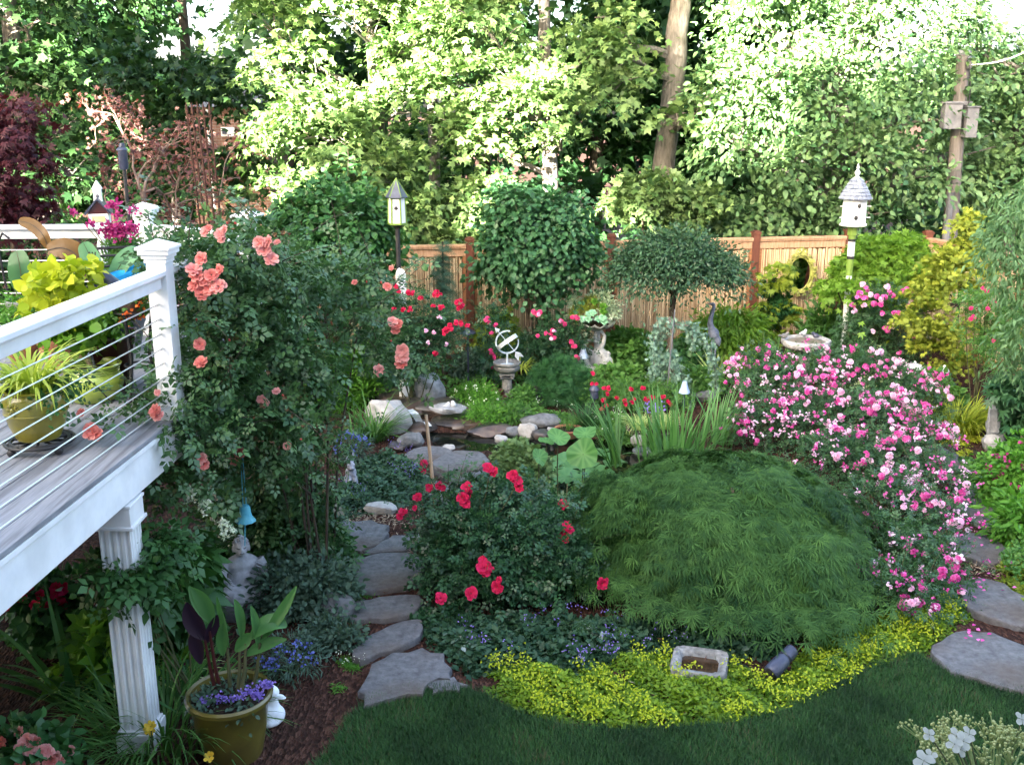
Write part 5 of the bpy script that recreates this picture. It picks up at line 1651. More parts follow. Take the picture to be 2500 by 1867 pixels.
# ------------------------------------------------------------------ stones
def stone_slab(name, label, pts_px, z0, z1, mat, seed, cat='stepping stone', group=None, z=0.0, dome=.0):
    """an irregular flat stone, outline given by its corners on the ground"""
    rn = random.Random(seed)
    P = [gp(x, y, z1) for x, y in pts_px]
    c = sum(P, Vector()) / len(P)
    B = Vector((c.x, c.y, 0))
    # subdivide and roughen the outline
    out = []
    n = len(P)
    for i in range(n):
        a, b = P[i], P[(i + 1) % n]
        L = (b - a).length
        k = max(2, int(L / .09))
        nn = Vector((-(b - a).y, (b - a).x, 0)).normalized()
        for j in range(k):
            u = j / k
            out.append(a.lerp(b, u) + nn * (rn.uniform(-.014, .014) + .016 * math.sin(u * PI * 2 + seed)) - B)
    m = len(out)
    cc = sum(out, Vector()) / m
    vs, fs = [], []
    rings = [(1.0, z0), (1.0, z1 - .014), (.985, z1 - .003), (.94, z1 + .001), (.6, z1 + dome), (.25, z1 + dome * 1.3)]
    for s, zz in rings:
        for q in out:
            v = cc + (q - cc) * s
            w = .006 * math.sin(v.x * 9 + seed) * math.cos(v.y * 8 + seed * 2) if s < .99 else 0
            vs.append((v.x, v.y, zz + w))
    area = sum(out[i].x * out[(i + 1) % m].y - out[(i + 1) % m].x * out[i].y for i in range(m))
    for r in range(len(rings) - 1):
        for k in range(m):
            k2 = (k + 1) % m
            q = (r * m + k, r * m + k2, (r + 1) * m + k2, (r + 1) * m + k)
            fs.append(q if area > 0 else tuple(reversed(q)))
    top = tuple(range((len(rings) - 1) * m, len(rings) * m))
    fs.append(top if area > 0 else tuple(reversed(top)))
    o = MB().add(vs, fs).build(name, mat, None, B, angle=50)
    return tag(o, label, cat, group)

G1 = 'flagstones of the left path'
stone_slab('stepping_stone', 'large flagstone below the groundcover at the far end of the left path', [(786, 1290), (820, 1272), (905, 1268), (945, 1282), (950, 1300), (925, 1325), (880, 1345), (800, 1342), (778, 1318)], -.03, .05, M['flag'], 1, group=G1)
stone_slab('stepping_stone', 'flagstone touching the leaves of the red rose near the far end of the left path', [(935, 1322), (960, 1306), (1015, 1300), (1030, 1330), (985, 1342), (890, 1352), (895, 1345)], -.03, .046, M['flag'], 2, group=G1)
stone_slab('stepping_stone', 'small flagstone between the two furthest big stones of the left path', [(843, 1352), (880, 1352), (874, 1362), (856, 1372), (842, 1366)], -.03, .04, M['flag'], 3, group=G1)
stone_slab('stepping_stone', 'wide flagstone with a dark damp stain in the middle of the left path', [(850, 1372), (900, 1352), (960, 1344), (1018, 1352), (1040, 1380), (1030, 1420), (960, 1434), (900, 1440), (874, 1432), (860, 1400)], -.03, .055, M['flag'], 4, group=G1)
stone_slab('stepping_stone', 'long flagstone beside the pale rock in the left path', [(846, 1474), (900, 1462), (980, 1449), (1030, 1452), (1025, 1480), (980, 1505), (900, 1512), (848, 1510)], -.03, .055, M['flag'], 5, group=G1)
stone_slab('stepping_stone', 'rust tinged flagstone second from the lawn in the left path', [(860, 1602), (884, 1556), (950, 1524), (1012, 1508), (1034, 1512), (1025, 1552), (980, 1576), (930, 1592), (880, 1611)], -.03, .055, M['flag'], 6, group=G1)
stone_slab('stepping_stone', 'big pale flagstone at the edge of the lawn in the left path', [(875, 1684), (906, 1620), (960, 1592), (1030, 1580), (1082, 1592), (1104, 1630), (1098, 1652), (1050, 1662), (1030, 1690), (960, 1700), (886, 1722), (890, 1700)], -.03, .06, M['flag'], 7, group=G1)
stone_slab('stepping_stone', 'thin sliver of flagstone at the lawn beside the purple flowered groundcover', [(1044, 1672), (1058, 1660), (1108, 1650), (1140, 1668), (1120, 1680), (1060, 1690)], -.03, .05, M['flag'], 8, group=G1)
G2 = 'flat stones at the pond edge'
stone_slab('flat_stone', 'tan flat stone at the near pond edge beside the bamboo stake', [(985, 1106), (1030, 1088), (1080, 1088), (1108, 1100), (1076, 1122), (1010, 1122)], -.05, .07, M['flag'], 11, group=G2)
stone_slab('flat_stone', 'dark purplish flat stone jutting over the pond', [(1054, 1132), (1076, 1108), (1110, 1098), (1168, 1100), (1200, 1124), (1180, 1138), (1130, 1152), (1080, 1148)], -.05, .13, M['flag'], 12, group=G2)
stone_slab('flat_stone', 'grey flat stone at the pond beside the golden conifer', [(1096, 1166), (1130, 1152), (1200, 1140), (1225, 1150), (1222, 1178), (1150, 1186), (1110, 1180)], -.05, .1, M['flag'], 13, group=G2)
stone_slab('flat_stone', 'low flat stone nearest the red rose below the pond stones', [(1030, 1190), (1060, 1172), (1110, 1186), (1200, 1188), (1205, 1240), (1130, 1250), (1060, 1230)], -.05, .06, M['flag'], 14, group=G2)
G3 = 'flagstones of the right path'
stone_slab('stepping_stone', 'furthest flagstone of the right path beside the shade of the golden grass', [(2262, 1092), (2300, 1086), (2336, 1108), (2348, 1140), (2320, 1152), (2280, 1140)], -.03, .05, M['flag'], 21, group=G3)
stone_slab('stepping_stone', 'flagstone with the brown mulch to its right in the right path', [(2350, 1206), (2372, 1190), (2400, 1200), (2436, 1230), (2458, 1278), (2430, 1286), (2380, 1270), (2352, 1240)], -.03, .05, M['flag'], 22, group=G3)
stone_slab('stepping_stone', 'flagstone strewn with pink petals in the middle of the right path', [(2330, 1312), (2360, 1298), (2400, 1302), (2452, 1328), (2462, 1350), (2430, 1376), (2370, 1366), (2320, 1340)], -.03, .05, M['flag'], 23, group=G3)
stone_slab('stepping_stone', 'flagstone second from the lawn in the right path', [(2340, 1436), (2370, 1412), (2420, 1410), (2480, 1440), (2530, 1480), (2520, 1528), (2440, 1515), (2360, 1480)], -.03, .055, M['flag'], 24, group=G3)
stone_slab('stepping_stone', 'largest flagstone of the right path cut by the lawn edge', [(2270, 1588), (2310, 1550), (2360, 1536), (2420, 1540), (2470, 1560), (2540, 1590), (2560, 1690), (2500, 1690), (2420, 1668), (2330, 1640), (2290, 1610)], -.03, .06, M['flag'], 25, group=G3)

def boulder(label, px, py, w, h, d, mat, seed, Y=None, cat='rock', lift=0.0, name='rock', flat=0, rz=0, group=None):
    """rough rock: w,h,d in metres"""
    p = gp(px, py) if Y is None else at(px, py, Y)
    rn = np.random.default_rng(seed)
    mb = MB().ell((0, 0, 0), 1, n=22, m=15)
    V = np.array([list(v) for v in mb.v])
    for k in range(9):       # cut facets
        a = unit(rn, 1)[0]
        if k < 2: a = nrm(np.array([[rn.normal() * .3, rn.normal() * .3, 1.0]]))[0]
        lim = rn.uniform(.62, .88)
        dd = V @ a
        V = V - np.maximum(dd - lim, 0)[:, None] * a * .9
    ph = rn.random(6) * 6
    V *= (1 + .05 * np.sin(V[:, 0] * 5 + ph[0]) * np.sin(V[:, 1] * 5 + ph[1]) + .04 * np.sin(V[:, 2] * 9 + ph[2] + V[:, 0] * 6) + .02 * np.sin(V[:, 1] * 17 + ph[3]))[:, None]
    V *= np.array([w / 2, d / 2, h / 2]) / .85
    V[:, 2] += h * .42 + lift
    mb.v = [tuple(v) for v in V]
    o = mb.build(name, mat, None, (p.x, p.y, 0 if Y is None else p.z), (0, 0, rz), angle=32)
    return tag(o, label, cat, group)

boulder('tall upright grey boulder standing beside the waterfall', 1052, 990, .38, .5, .28, M['rockl'], 3)
boulder('dark slab of rock under the blue pine left of the waterfall', 955, 985, .58, .24, .4, M['rockd'], 4)
boulder('dark wet rock behind the slab at the head of the stream', 880, 968, .6, .22, .4, M['rockd'], 5)
boulder('pale rounded boulder behind the pond daylily clump', 948, 1052, .52, .46, .4, M['rockw'], 6)
boulder('light grey rock at the foot of the daylily by the stream', 1000, 1092, .3, .2, .24, M['rock'], 7)
boulder('dark round cobble left of the tan flat stone', 970, 1100, .2, .12, .2, M['rockd'], 8)
boulder('small pale pebble on the near pond edge', 1096, 1098, .13, .07, .1, M['rockw'], 9)
boulder('long white streaked rock beside the mulch at the groundcover edge', 930, 1252, .29, .12, .17, M['rockw'], 10)
boulder('small white stone under the red rose beside the path', 1022, 1332, .16, .12, .14, M['rockw'], 11)
boulder('bluish angular rock left of the long flagstone', 822, 1512, .26, .26, .24, M['rock'], 12)
boulder('small grey rock above the bluish angular rock', 848, 1462, .12, .1, .1, M['rock'], 13)
boulder('grey table shaped rock on the far pond bank', 1322, 1040, .46, .18, .3, M['rock'], 14)
boulder('white quartz rock on the far pond edge', 1290, 1066, .23, .2, .2, M['rockw'], 15)
boulder('small tan stone at the waterline of the far pond bank', 1222, 1078, .15, .1, .13, M['rockw'], 16)
boulder('brown flat rock left of the white quartz rock', 1256, 1062, .2, .12, .16, M['rock'], 17)
boulder('dark round rock right of the white quartz rock', 1322, 1072, .22, .14, .18, M['rockd'], 18)
boulder('purplish rock behind the table shaped rock', 1270, 1018, .26, .14, .2, M['rockd'], 19)
boulder('small white stone by the terracotta bowl', 1345, 1062, .1, .12, .1, M['rockw'], 20)
boulder('dark conical rock below the clipped pine', 1310, 992, .18, .3, .18, M['rockd'], 21)
boulder('grey rock behind the pale blue lamp', 1722, 980, .26, .18, .2, M['rock'], 22)
boulder('tan rock among the iris leaves', 1560, 1090, .18, .18, .16, M['rockw'], 23)
boulder('blue grey rock in front of the iris leaves', 1568, 1112, .2, .12, .18, M['rock'], 24)
boulder('pale stone half hidden in the pink roses', 2222, 1132, .14, .14, .12, M['rockw'], 25)
boulder('grey stone under the red rose beside the laceleaf maple', 1410, 1398, .3, .16, .2, M['rock'], 26)
# waterfall ledges
for i, (px, py, w, h, d, lift, lab) in enumerate([(1085, 1012, .8, .26, .5, -.04, 'reddish brown ledge of the little waterfall'), (1150, 1030, .9, .2, .5, -.08, 'layered dark ledge right of the little waterfall'), (985, 1010, .6, .3, .5, -.06, 'wet ledge left of the little waterfall'),
                                              (1010, 1042, .5, .14, .4, -.06, 'low wet ledge at the foot of the little waterfall'), (1200, 1048, .6, .16, .4, -.07, 'dark ledge on the far pond bank under the reeds')]):
    boulder(lab, px, py, w, h, d, M['rockd'], 40 + i, lift=lift, name='ledge_rock', cat='rock ledge')
boulder('flat pale rock carrying a row of white bird figures', 1094, 1034, .42, .1, .3, M['rockl'], 46, lift=.16)
def cascade():
    m, nt, out = _nodes('falling_water')
    N, L = nt.nodes.new, nt.links.new
    p = N('ShaderNodeBsdfPrincipled'); p.inputs['Base Color'].default_value = (.45, .5, .52, 1); p.inputs['Roughness'].default_value = .12
    n = N('ShaderNodeTexNoise'); n.inputs['Scale'].default_value = 30
    b = N('ShaderNodeBump'); b.inputs['Strength'].default_value = .8; L(n.outputs[0], b.inputs['Height']); L(b.outputs[0], p.inputs['Normal'])
    L(p.outputs[0], out.inputs[0])
    f = Fol(70)
    V, F = [], []
    mb = MB()
    for (pts, w) in (([(1000, 1000, .2), (1015, 1012, .16), (1025, 1030, .05), (1040, 1046, -.05)], .045), ([(1040, 1030, .1), (1048, 1040, .06), (1052, 1050, -.06)], .035), ([(975, 1000, .22), (1000, 1008, .19)], .05)):
        P = [gp(x, y, z) + Vector((0, -.05, .02)) for x, y, z in pts]
        k = 0
        vs, fs = [], []
        for q in P:
            for s in (-1, -.3, .3, 1):
                vs.append(q + Vector((s * w, rng_.uniform(-.01, .01), rng_.uniform(-.008, .008))))
        for i in range(len(P) - 1):
            for j in range(3):
                a = i * 4 + j
                fs.append((a, a + 4, a + 5, a + 1))
        mb.add(vs, fs)
    tag(mb.build('waterfall', m), 'thin white trickle of the little waterfall', kind='structure')
cascade()
def bird_figures():
    for i, (px, py, s, lab) in enumerate([(1082, 999, .05, 'round white bird figure at the left end of the flat rock'), (1092, 993, .048, 'white bird figure second on the flat rock'), (1107, 990, .05, 'white bird figure standing apart at the right end of the flat rock')]):
        p = at(px, py, gp(1094, 1034).y - .02)
        t = thing('bird_figure', lab, 'figurine', (p.x, p.y, p.z - .02), rz=i, group='white bird figures on the flat rock')
        mb = MB().ell((0, 0, .03), (s, s * .75, s * .8)).ell((s * .5, 0, .06), s * .5).ell((-s * .9, 0, .04), (s * .5, s * .3, s * .2))
        sculpt(mb, 'body', M['whitecast'], .008, 3, t)
        MB().tube([(s * .9, 0, .06), (s * 1.3, 0, .055)], [.012, .003], n=6).build('beak', M['concrete'], t)
bird_figures()

# mulch chips and litter
f = Fol(72)
q = f.rng.random((9000, 2)) * np.array([11, 11]) + np.array([-4, 5.2])
q = q[~inside(POND, q[:, 0], q[:, 1]) & ~inside(LAWN, q[:, 0], q[:, 1])]
n = len(q)
D = unit(f.rng, n); D[:, 2] *= .3
f.leaves(np.c_[q, .012 + .02 * f.rng.random(n)], D, np.tile([0, 0, 1.], (n, 1)) + f.rng.normal(size=(n, 3)) * .5, .03 + .04 * f.rng.random(n), SLIM)
tag(f.build('mulch_chips', leafm('mulch_chip', (.02, .011, .008), (.12, .06, .04), 0, .9, .1, c3=(.35, .26, .2))), 'loose bark chips and fallen bits lying on the mulch', kind='stuff')
f = Fol(73)
P = []
for (px, py, sx, sy, n) in ((930, 1270, 45, 14, 260), (880, 1275, 30, 6, 60), (2400, 1290, 40, 25, 120), (2420, 1390, 40, 14, 160), (1010, 1345, 20, 8, 60), (2400, 1150, 40, 40, 60)):
    for k in range(n):
        c = gp(px + rng_.gauss(0, sx), py + rng_.gauss(0, sy)); P.append((c.x, c.y, .03))
P = np.array(P); D = unit(f.rng, len(P)); D[:, 2] *= .3
f.leaves(P, D, np.tile([0, 0, 1.], (len(P), 1)) + f.rng.normal(size=(len(P), 3)) * .4, .05, SLIM)
tag(f.build('dry_litter', leafm('dry_litter', (.2, .14, .09), (.5, .4, .28), 0, .9, .1)), 'pale dry wood chips scattered along the path stones', kind='stuff')

# ------------------------------------------------------------------ low plants: mats and mounds
def carpet(name, label, poly_px, n, h, t, size, mats, seed, hn=2.2, tones=None, up=1.0, cat=None, flower=None):
    """a mat of small leaves over a ground outline; flower=(material, number, size, height)"""
    f = Fol(seed)
    poly = np.array([gp(x, y)[:2] for x, y in poly_px])
    q = poly_points(f.rng, poly, n)
    hh = .45 + .3 * np.sin(q[:, 0] * hn * 3 + seed) * np.cos(q[:, 1] * hn * 2.7) + .25 * np.sin(q[:, 0] * hn * 8 + q[:, 1] * hn * 6)
    keep = (edge_dist(poly, q[:, 0], q[:, 1]) + .1 * np.sin(q[:, 0] * 11 + seed) * np.sin(q[:, 1] * 13) + .05 * np.sin(q[:, 0] * 31 + q[:, 1] * 17)) > -.03 + .06 * f.rng.random(len(q))
    q = q[keep]; n = len(q); hh = hh[keep]
    ed = np.clip(edge_dist(poly, q[:, 0], q[:, 1]) / .15, .15, 1)
    z = np.clip(hh, .1, 1) * h * ed * f.rng.random(n) ** .4
    P = np.c_[q + f.rng.normal(size=q.shape) * .02, z]
    D = unit(f.rng, n); D[:, 2] = D[:, 2] * .5
    N = f.rng.normal(size=(n, 3)) * .45 + np.array([0, 0, up])
    f.leaves(P, D, N, size * (.6 + .8 * f.rng.random(n)), t, 0, np.clip(.55 * hh + f.rng.random(n) * .6 - .08, 0, 1))
    if flower:
        mi, k, sz, fh = flower
        q = poly_points(f.rng, poly, k // 4)
        q = q[(np.sin(q[:, 0] * 4.3 + seed) * np.cos(q[:, 1] * 5.1) + .5 * np.sin(q[:, 0] * 11 + q[:, 1] * 7)) > -.1][:k // 8]
        q = np.repeat(q, 8, 0) + f.rng.normal(size=(len(q) * 8, 2)) * .025
        m_ = len(q)
        f.leaves(np.c_[q, fh * (.7 + .5 * f.rng.random(m_))], unit(f.rng, m_), unit(f.rng, m_) + np.array([0, -.6, 1]), sz, DIAM, 1)
    mats = mats if isinstance(mats, list) else [mats]
    o = f.build(name, mats)
    tag(o, label, cat, kind='stuff')
    return o
LF['limegold'] = leafm('lime_gold_leaf', (.3, .34, .02), (.5, .5, .05), .3, .5, .2)
LF['jenny'] = leafm('creeping_jenny_leaf', (.04, .1, .01), (.22, .3, .025), .25, .5, .25)
LF['lamium'] = leafm('lamium_leaf', (.015, .045, .03), (.05, .1, .065), .2, .5, .25, c3=(.3, .36, .32))
LF['ajuga'] = leafm('ajuga_leaf', (.02, .05, .035), (.06, .12, .08), .2, .5, .3, c3=(.2, .25, .2))
jen = [(1190, 1700), (1180, 1640), (1250, 1610), (1400, 1640), (1500, 1600), (1640, 1590), (1640, 1640), (1760, 1660), (1780, 1620), (1870, 1660), (1930, 1640), (1960, 1560), (2060, 1510), (2170, 1500), (2300, 1480), (2370, 1500), (2320, 1545), (2240, 1610), (2120, 1650), (2030, 1700), (1930, 1750), (1800, 1775), (1660, 1786), (1520, 1790), (1380, 1775), (1280, 1750)]
carpet('creeping_jenny', 'yellow green creeping jenny mat along the lawn edge', jen, 30000, .12, OVAL, .034, [LF['jenny'], LF['limegold']], 301, flower=(1, 3600, .026, .1))
carpet('lamium', 'dark groundcover with violet flowers left of the yellow mat', [(1030, 1560), (1060, 1510), (1200, 1510), (1380, 1510), (1560, 1520), (1760, 1560), (1960, 1540), (1900, 1600), (1760, 1625), (1660, 1605), (1540, 1605), (1400, 1650), (1260, 1640), (1190, 1650), (1150, 1660), (1110, 1620)], 11500, .16, OVAL, .06, [LF['lamium'], PT['violet']], 302, flower=(1, 190, .02, .16))
carpet('lamium', 'violet flowered groundcover patch under the edge of the laceleaf maple', [(1360, 1600), (1450, 1580), (1520, 1600), (1490, 1640), (1440, 1668), (1370, 1640)], 1600, .14, OVAL, .055, [LF['lamium'], PT['violet']], 303, flower=(1, 110, .02, .15))
carpet('ajuga', 'bluish groundcover with violet spikes between the rabbit and the pond stones', [(800, 1250), (830, 1180), (880, 1130), (960, 1110), (1020, 1125), (1045, 1160), (1040, 1210), (1000, 1235), (900, 1248), (850, 1275)], 9000, .17, OVAL, .05, [LF['ajuga'], PT['violet']], 304, flower=(1, 130, .018, .19))
carpet('sweet_woodruff', 'low green groundcover under the pink roses by the right path', [(2150, 1490), (2200, 1450), (2330, 1440), (2350, 1490), (2300, 1530), (2200, 1520)], 3200, .12, PALMATE, .05, [LF['fresh'], PT['violet']], 305, flower=(1, 100, .02, .12))
carpet('groundcover', 'bright green groundcover right of the petal strewn flagstones', [(2430, 1400), (2470, 1320), (2520, 1300), (2620, 1400), (2620, 1560), (2530, 1540), (2470, 1450)], 5000, .2, OVAL, .05, [LF['goldgreen'], LF['fresh']], 306, flower=(1, 1200, .05, .2))
carpet('groundcover', 'low green groundcover by the furthest flagstones of the right path', [(2330, 1170), (2330, 1110), (2400, 1130), (2430, 1160), (2400, 1185), (2350, 1190)], 1500, .14, OVAL, .05, [LF['fresh']], 307)
carpet('golden_sedum', 'golden sedum mat at the foot of the stone maiden', [(2290, 1080), (2330, 1066), (2400, 1062), (2420, 1078), (2350, 1092)], 900, .05, OVAL, .035, [LF['gold']], 308)
carpet('golden_sedum', 'small golden sedum mat on the mulch of the right path', [(2330, 1108), (2366, 1096), (2376, 1110), (2350, 1120)], 260, .05, OVAL, .035, [LF['gold']], 309)
carpet('moss', 'moss tuft between the middle flagstones of the left path', [(845, 1455), (880, 1446), (912, 1452), (890, 1464), (850, 1470)], 900, .05, SLIM, .03, [LF['bright']], 310)
carpet('moss', 'moss tuft below the long flagstone of the left path', [(840, 1520), (880, 1514), (905, 1526), (880, 1544), (845, 1540)], 900, .06, SLIM, .03, [LF['bright']], 311)
carpet('moss', 'moss tuft with pale flowers on the mulch left of the rust tinged flagstone', [(812, 1612), (850, 1596), (885, 1612), (880, 1638), (840, 1630)], 900, .07, SLIM, .032, [LF['bright'], PT['white']], 312, flower=(1, 40, .015, .06))
carpet('moss', 'round moss cushion on the mulch left of the big pale flagstone', [(808, 1672), (830, 1660), (845, 1674), (830, 1688), (812, 1684)], 500, .07, SLIM, .032, [LF['bright']], 313)
carpet('moss', 'moss strip between the two furthest big stones of the left path', [(880, 1354), (925, 1342), (920, 1352), (885, 1362)], 500, .05, SLIM, .03, [LF['bright']], 314)
carpet('groundcover', 'leafy groundcover left of the middle flagstones', [(800, 1360), (838, 1368), (850, 1410), (866, 1440), (840, 1450), (800, 1440), (785, 1390)], 1500, .16, OVAL, .045, [LF['fresh']], 315)
carpet('groundcover', 'mixed low perennials on the far pond bank', [(1130, 1010), (1300, 1000), (1400, 1020), (1420, 1050), (1280, 1030), (1180, 1040), (1120, 1030)], 2600, .2, OVAL, .05, [LF['fresh'], PT['white']], 316, flower=(1, 60, .02, .2))
carpet('groundcover', 'low mixed perennials between the pond and the back fence', [(780, 960), (900, 900), (1120, 890), (1300, 885), (1500, 900), (1700, 900), (1900, 880), (2100, 880), (2300, 900), (2330, 980), (2150, 960), (1950, 930), (1780, 960), (1560, 990), (1400, 985), (1250, 1000), (1000, 950), (860, 990)], 14000, .2, OVAL, .055, [LF['fresh']], 317, hn=1.6)
carpet('groundcover', 'green ferny groundcover between the iris and the terracotta bowl', [(1420, 1040), (1500, 1010), (1600, 1040), (1560, 1090), (1480, 1080)], 2400, .16, PALMATE, .05, [LF['fresh'], PT['white']], 318, flower=(1, 80, .02, .16))
carpet('groundcover', 'dim groundcover in the shade under the front red rose', [(1010, 1540), (1000, 1470), (1100, 1500), (1300, 1540), (1440, 1560), (1400, 1590), (1200, 1560), (1080, 1560)], 2600, .12, OVAL, .05, [LF['rosered']], 319)

def mound(name, label, px, py, rx, ry, rz, t, size, mat, nc, per, rc, seed, cat='shrub', Y=None, lift=.85, group=None, flower=None, **kw):
    c = gp(px, py) if Y is None else Vector((at(px, py, Y).x, Y, 0))
    T = bush(name, label, cat, c, [(0, 0, rz * lift, rx, ry, rz, 2), (rx * .4, -ry * .2, rz * .7, rx * .6, ry * .6, rz * .6), (-rx * .45, -ry * .1, rz * .7, rx * .6, ry * .6, rz * .6)], nc, per, rc, t, size, mat, seed, stems=4, group=group, **kw)
    if flower:
        kind, n, s = flower
        f = Fol(seed + 1)
        d = unit(f.rng, n); d[:, 2] = abs(d[:, 2]); d[:, 1] = -abs(d[:, 1])
        P = d * np.array([rx, ry, rz * 1.05]) + np.array([0, 0, rz * lift])
        P = np.repeat(P, 6, 0) + f.rng.normal(size=(n * 6, 3)) * s * .5
        f.leaves(P, unit(f.rng, n * 6), unit(f.rng, n * 6) + np.array([0, -.7, .6]), s, BROAD)
        f.build('flower', PT[kind], T)
    return T
# around the pond
mound('clipped_pine', 'dense rounded dwarf pine right of the sundial', 1368, 985, .42, .4, .3, NEEDLE, .075, 'yewgreen', 420, 16, .085, 320, flat=.7, zmin=-.7, lift=1.0)
mound('spirea_mound', 'bright green mound of leaves behind the bird figures', 1160, 1000, .32, .28, .2, SLIM, .06, 'bright', 210, 22, .08, 321, flat=.6, flower=('white', 10, .025))
mound('spirea_mound', 'small bright leafy mound right of the sundial pedestal', 1276, 1000, .17, .17, .17, OVAL, .045, 'fresh', 90, 18, .07, 322, flat=.6)
mound('blue_pine', 'soft dark blue green pine spreading over the stream head', 930, 950, .5, .4, .3, NEEDLE, .11, 'yewgreen', 330, 12, .12, 323, flat=.7)
mound('blue_pine', 'misty blue green conifer behind the coral rose spray', 940, 900, .5, .35, .36, NEEDLE, .09, 'bluegreen', 260, 12, .12, 324, flat=.7)
mound('catmint', 'grey leaved clump left of the sundial', 1150, 925, .25, .25, .25, OVAL, .05, 'greyblue', 130, 18, .09, 325, flat=.6)
mound('golden_shrub', 'golden leaved shrub behind the sundial', 1215, 880, .32, .25, .42, PALMATE, .1, 'goldgreen', 170, 14, .12, 326, flat=.5)
mound('green_shrub', 'fresh green leafy shrub right of the swan planter', 1530, 900, .4, .3, .32, BROAD, .09, 'fresh', 170, 14, .12, 327, flat=.5)
mound('green_shrub', 'leafy green perennial below the swan planter', 1500, 945, .3, .25, .18, BROAD, .08, 'fresh', 120, 14, .1, 328, flat=.5)
mound('green_shrub', 'leafy perennial between the weeping cedar and the heron', 1680, 905, .36, .28, .3, BROAD, .08, 'lilac', 150, 14, .12, 329, flat=.5)
mound('green_shrub', 'leafy perennial right of the weeping cedar', 1690, 965, .4, .3, .2, BROAD, .07, 'fresh', 170, 14, .1, 330, flat=.5)
mound('golden_sedge', 'small golden cushion right of the yucca', 1795, 905, .16, .14, .14, SLIM, .06, 'gold', 60, 18, .07, 331, flat=.6)
mound('reed_clump', 'soft green water plants on the far pond bank', 1190, 1036, .24, .14, .13, SLIM, .07, 'bright', 90, 18, .1, 332, flat=.7)
mound('water_plant', 'pale green feathery plant overhanging the far pond edge', 1240, 1034, .24, .14, .17, SLIM, .06, 'fresh', 100, 18, .1, 333, flat=.7)
mound('golden_conifer', 'pale green feathery conifer mound before the pond', 1272, 1205, .27, .24, .3, SPRAY, .055, 'sage', 420, 18, .09, 334, flat=.6)
mound('golden_conifer', 'pale green feathery conifer mound beside the laceleaf maple', 1285, 1340, .28, .26, .26, SPRAY, .055, 'sage', 360, 18, .1, 335, flat=.6)
mound('conifer_shrub', 'low yellowish conifer tips between the red rose and the laceleaf maple', 1420, 1370, .28, .22, .2, SPRAY, .055, 'sage', 240, 18, .1, 336, flat=.6)
mound('blue_shrub', 'grey green shrub between the stone statue and the path', 745, 1490, .42, .3, .24, OVAL, .05, 'greyblue', 330, 16, .1, 337, flat=.6)
mound('green_shrub', 'dark leafy clump under the climbing rose by the iron hook', 790, 1400, .25, .22, .24, OVAL, .06, 'lilac', 150, 14, .1, 338, flat=.5)
mound('green_shrub', 'grassy green clump behind the lower coral rose spray', 850, 985, .42, .3, .4, SLIM, .14, 'bright', 230, 14, .16, 339, flat=.8, droop=-.2)
mound('catmint', 'tiny leaved grey green herb on the mulch by the path', 815, 1575, .22, .16, .12, OVAL, .04, 'greyblue', 110, 14, .08, 340, flat=.6)
mound('nandina', 'yellow green feathery shrub behind the heron', 1775, 855, .62, .4, .5, NARROW, .12, 'lime', 480, 16, .17, 341, Y=15.6, flat=.5, droop=.7, lift=.9)
mound('white_dogwood', 'cream variegated shrub right of the birdbath', 2105, 935, .36, .3, .32, NARROW, .13, 'pale', 150, 12, .14, 342, flat=.5, droop=.6)
mound('bamboo_clump', 'upright dark green leafy clump behind the birdbath', 2020, 870, .36, .3, .46, NARROW, .15, 'blade', 230, 14, .14, 343, Y=15.7, flat=.7, droop=-.1)
mound('green_shrub', 'green leafy perennial beside the mushroom lamps', 2250, 1000, .45, .35, .26, BROAD, .09, 'fresh', 170, 12, .12, 344, flat=.5)
b = Vector((at(2500, 1000, 11.5).x, 11.5, 0))
bush('green_shrub', 'bluish leaved shrub hanging over the stone maiden', 'shrub', b, [rel_(b, 2490, 955, 11.4, .26, .22, .12), rel_(b, 2450, 950, 11.35, .12, .12, .06), rel_(b, 2520, 1010, 11.5, .25, .25, .25), rel_(b, 2500, 1060, 11.7, .25, .2, .2)], 120, 9, .1, PALMATE, .12, 'lilac2', 345, stems=4, flat=.5)
mound('spirea', 'bright green spirea with magenta flower heads at the right edge', 2490, 1235, .42, .4, .38, OVAL, .06, 'bright', 420, 16, .1, 346, flat=.6, flower=('magenta', 26, .04))
mound('fern', 'light green leafy clump below the spirea at the right edge', 2520, 1330, .36, .3, .26, NARROW, .12, 'bright', 150, 12, .12, 347, flat=.6)
mound('dark_shrub', 'dim leafy shrub in the shade below the deck', 250, 1560, .45, .3, .3, OVAL, .08, 'lilac', 120, 12, .12, 348, flat=.5)
mound('purple_heuchera', 'dark red leaved clump at the foot of the sundial', 1218, 990, .16, .14, .1, BROAD, .07, 'redmaple', 40, 10, .07, 349, flat=.5)
mound('lavender', 'dark lavender spikes left of the pond daylily', 862, 1130, .2, .16, .2, SLIM, .06, 'greyblue', 90, 14, .08, 350, flat=.8, flower=('blue', 22, .03))
mound('lobelia', 'blue flowered trailing plant on the mulch by the canna pot', 708, 1640, .22, .18, .14, SLIM, .05, 'greyblue', 110, 14, .08, 351, flat=.7, flower=('blue', 30, .022))

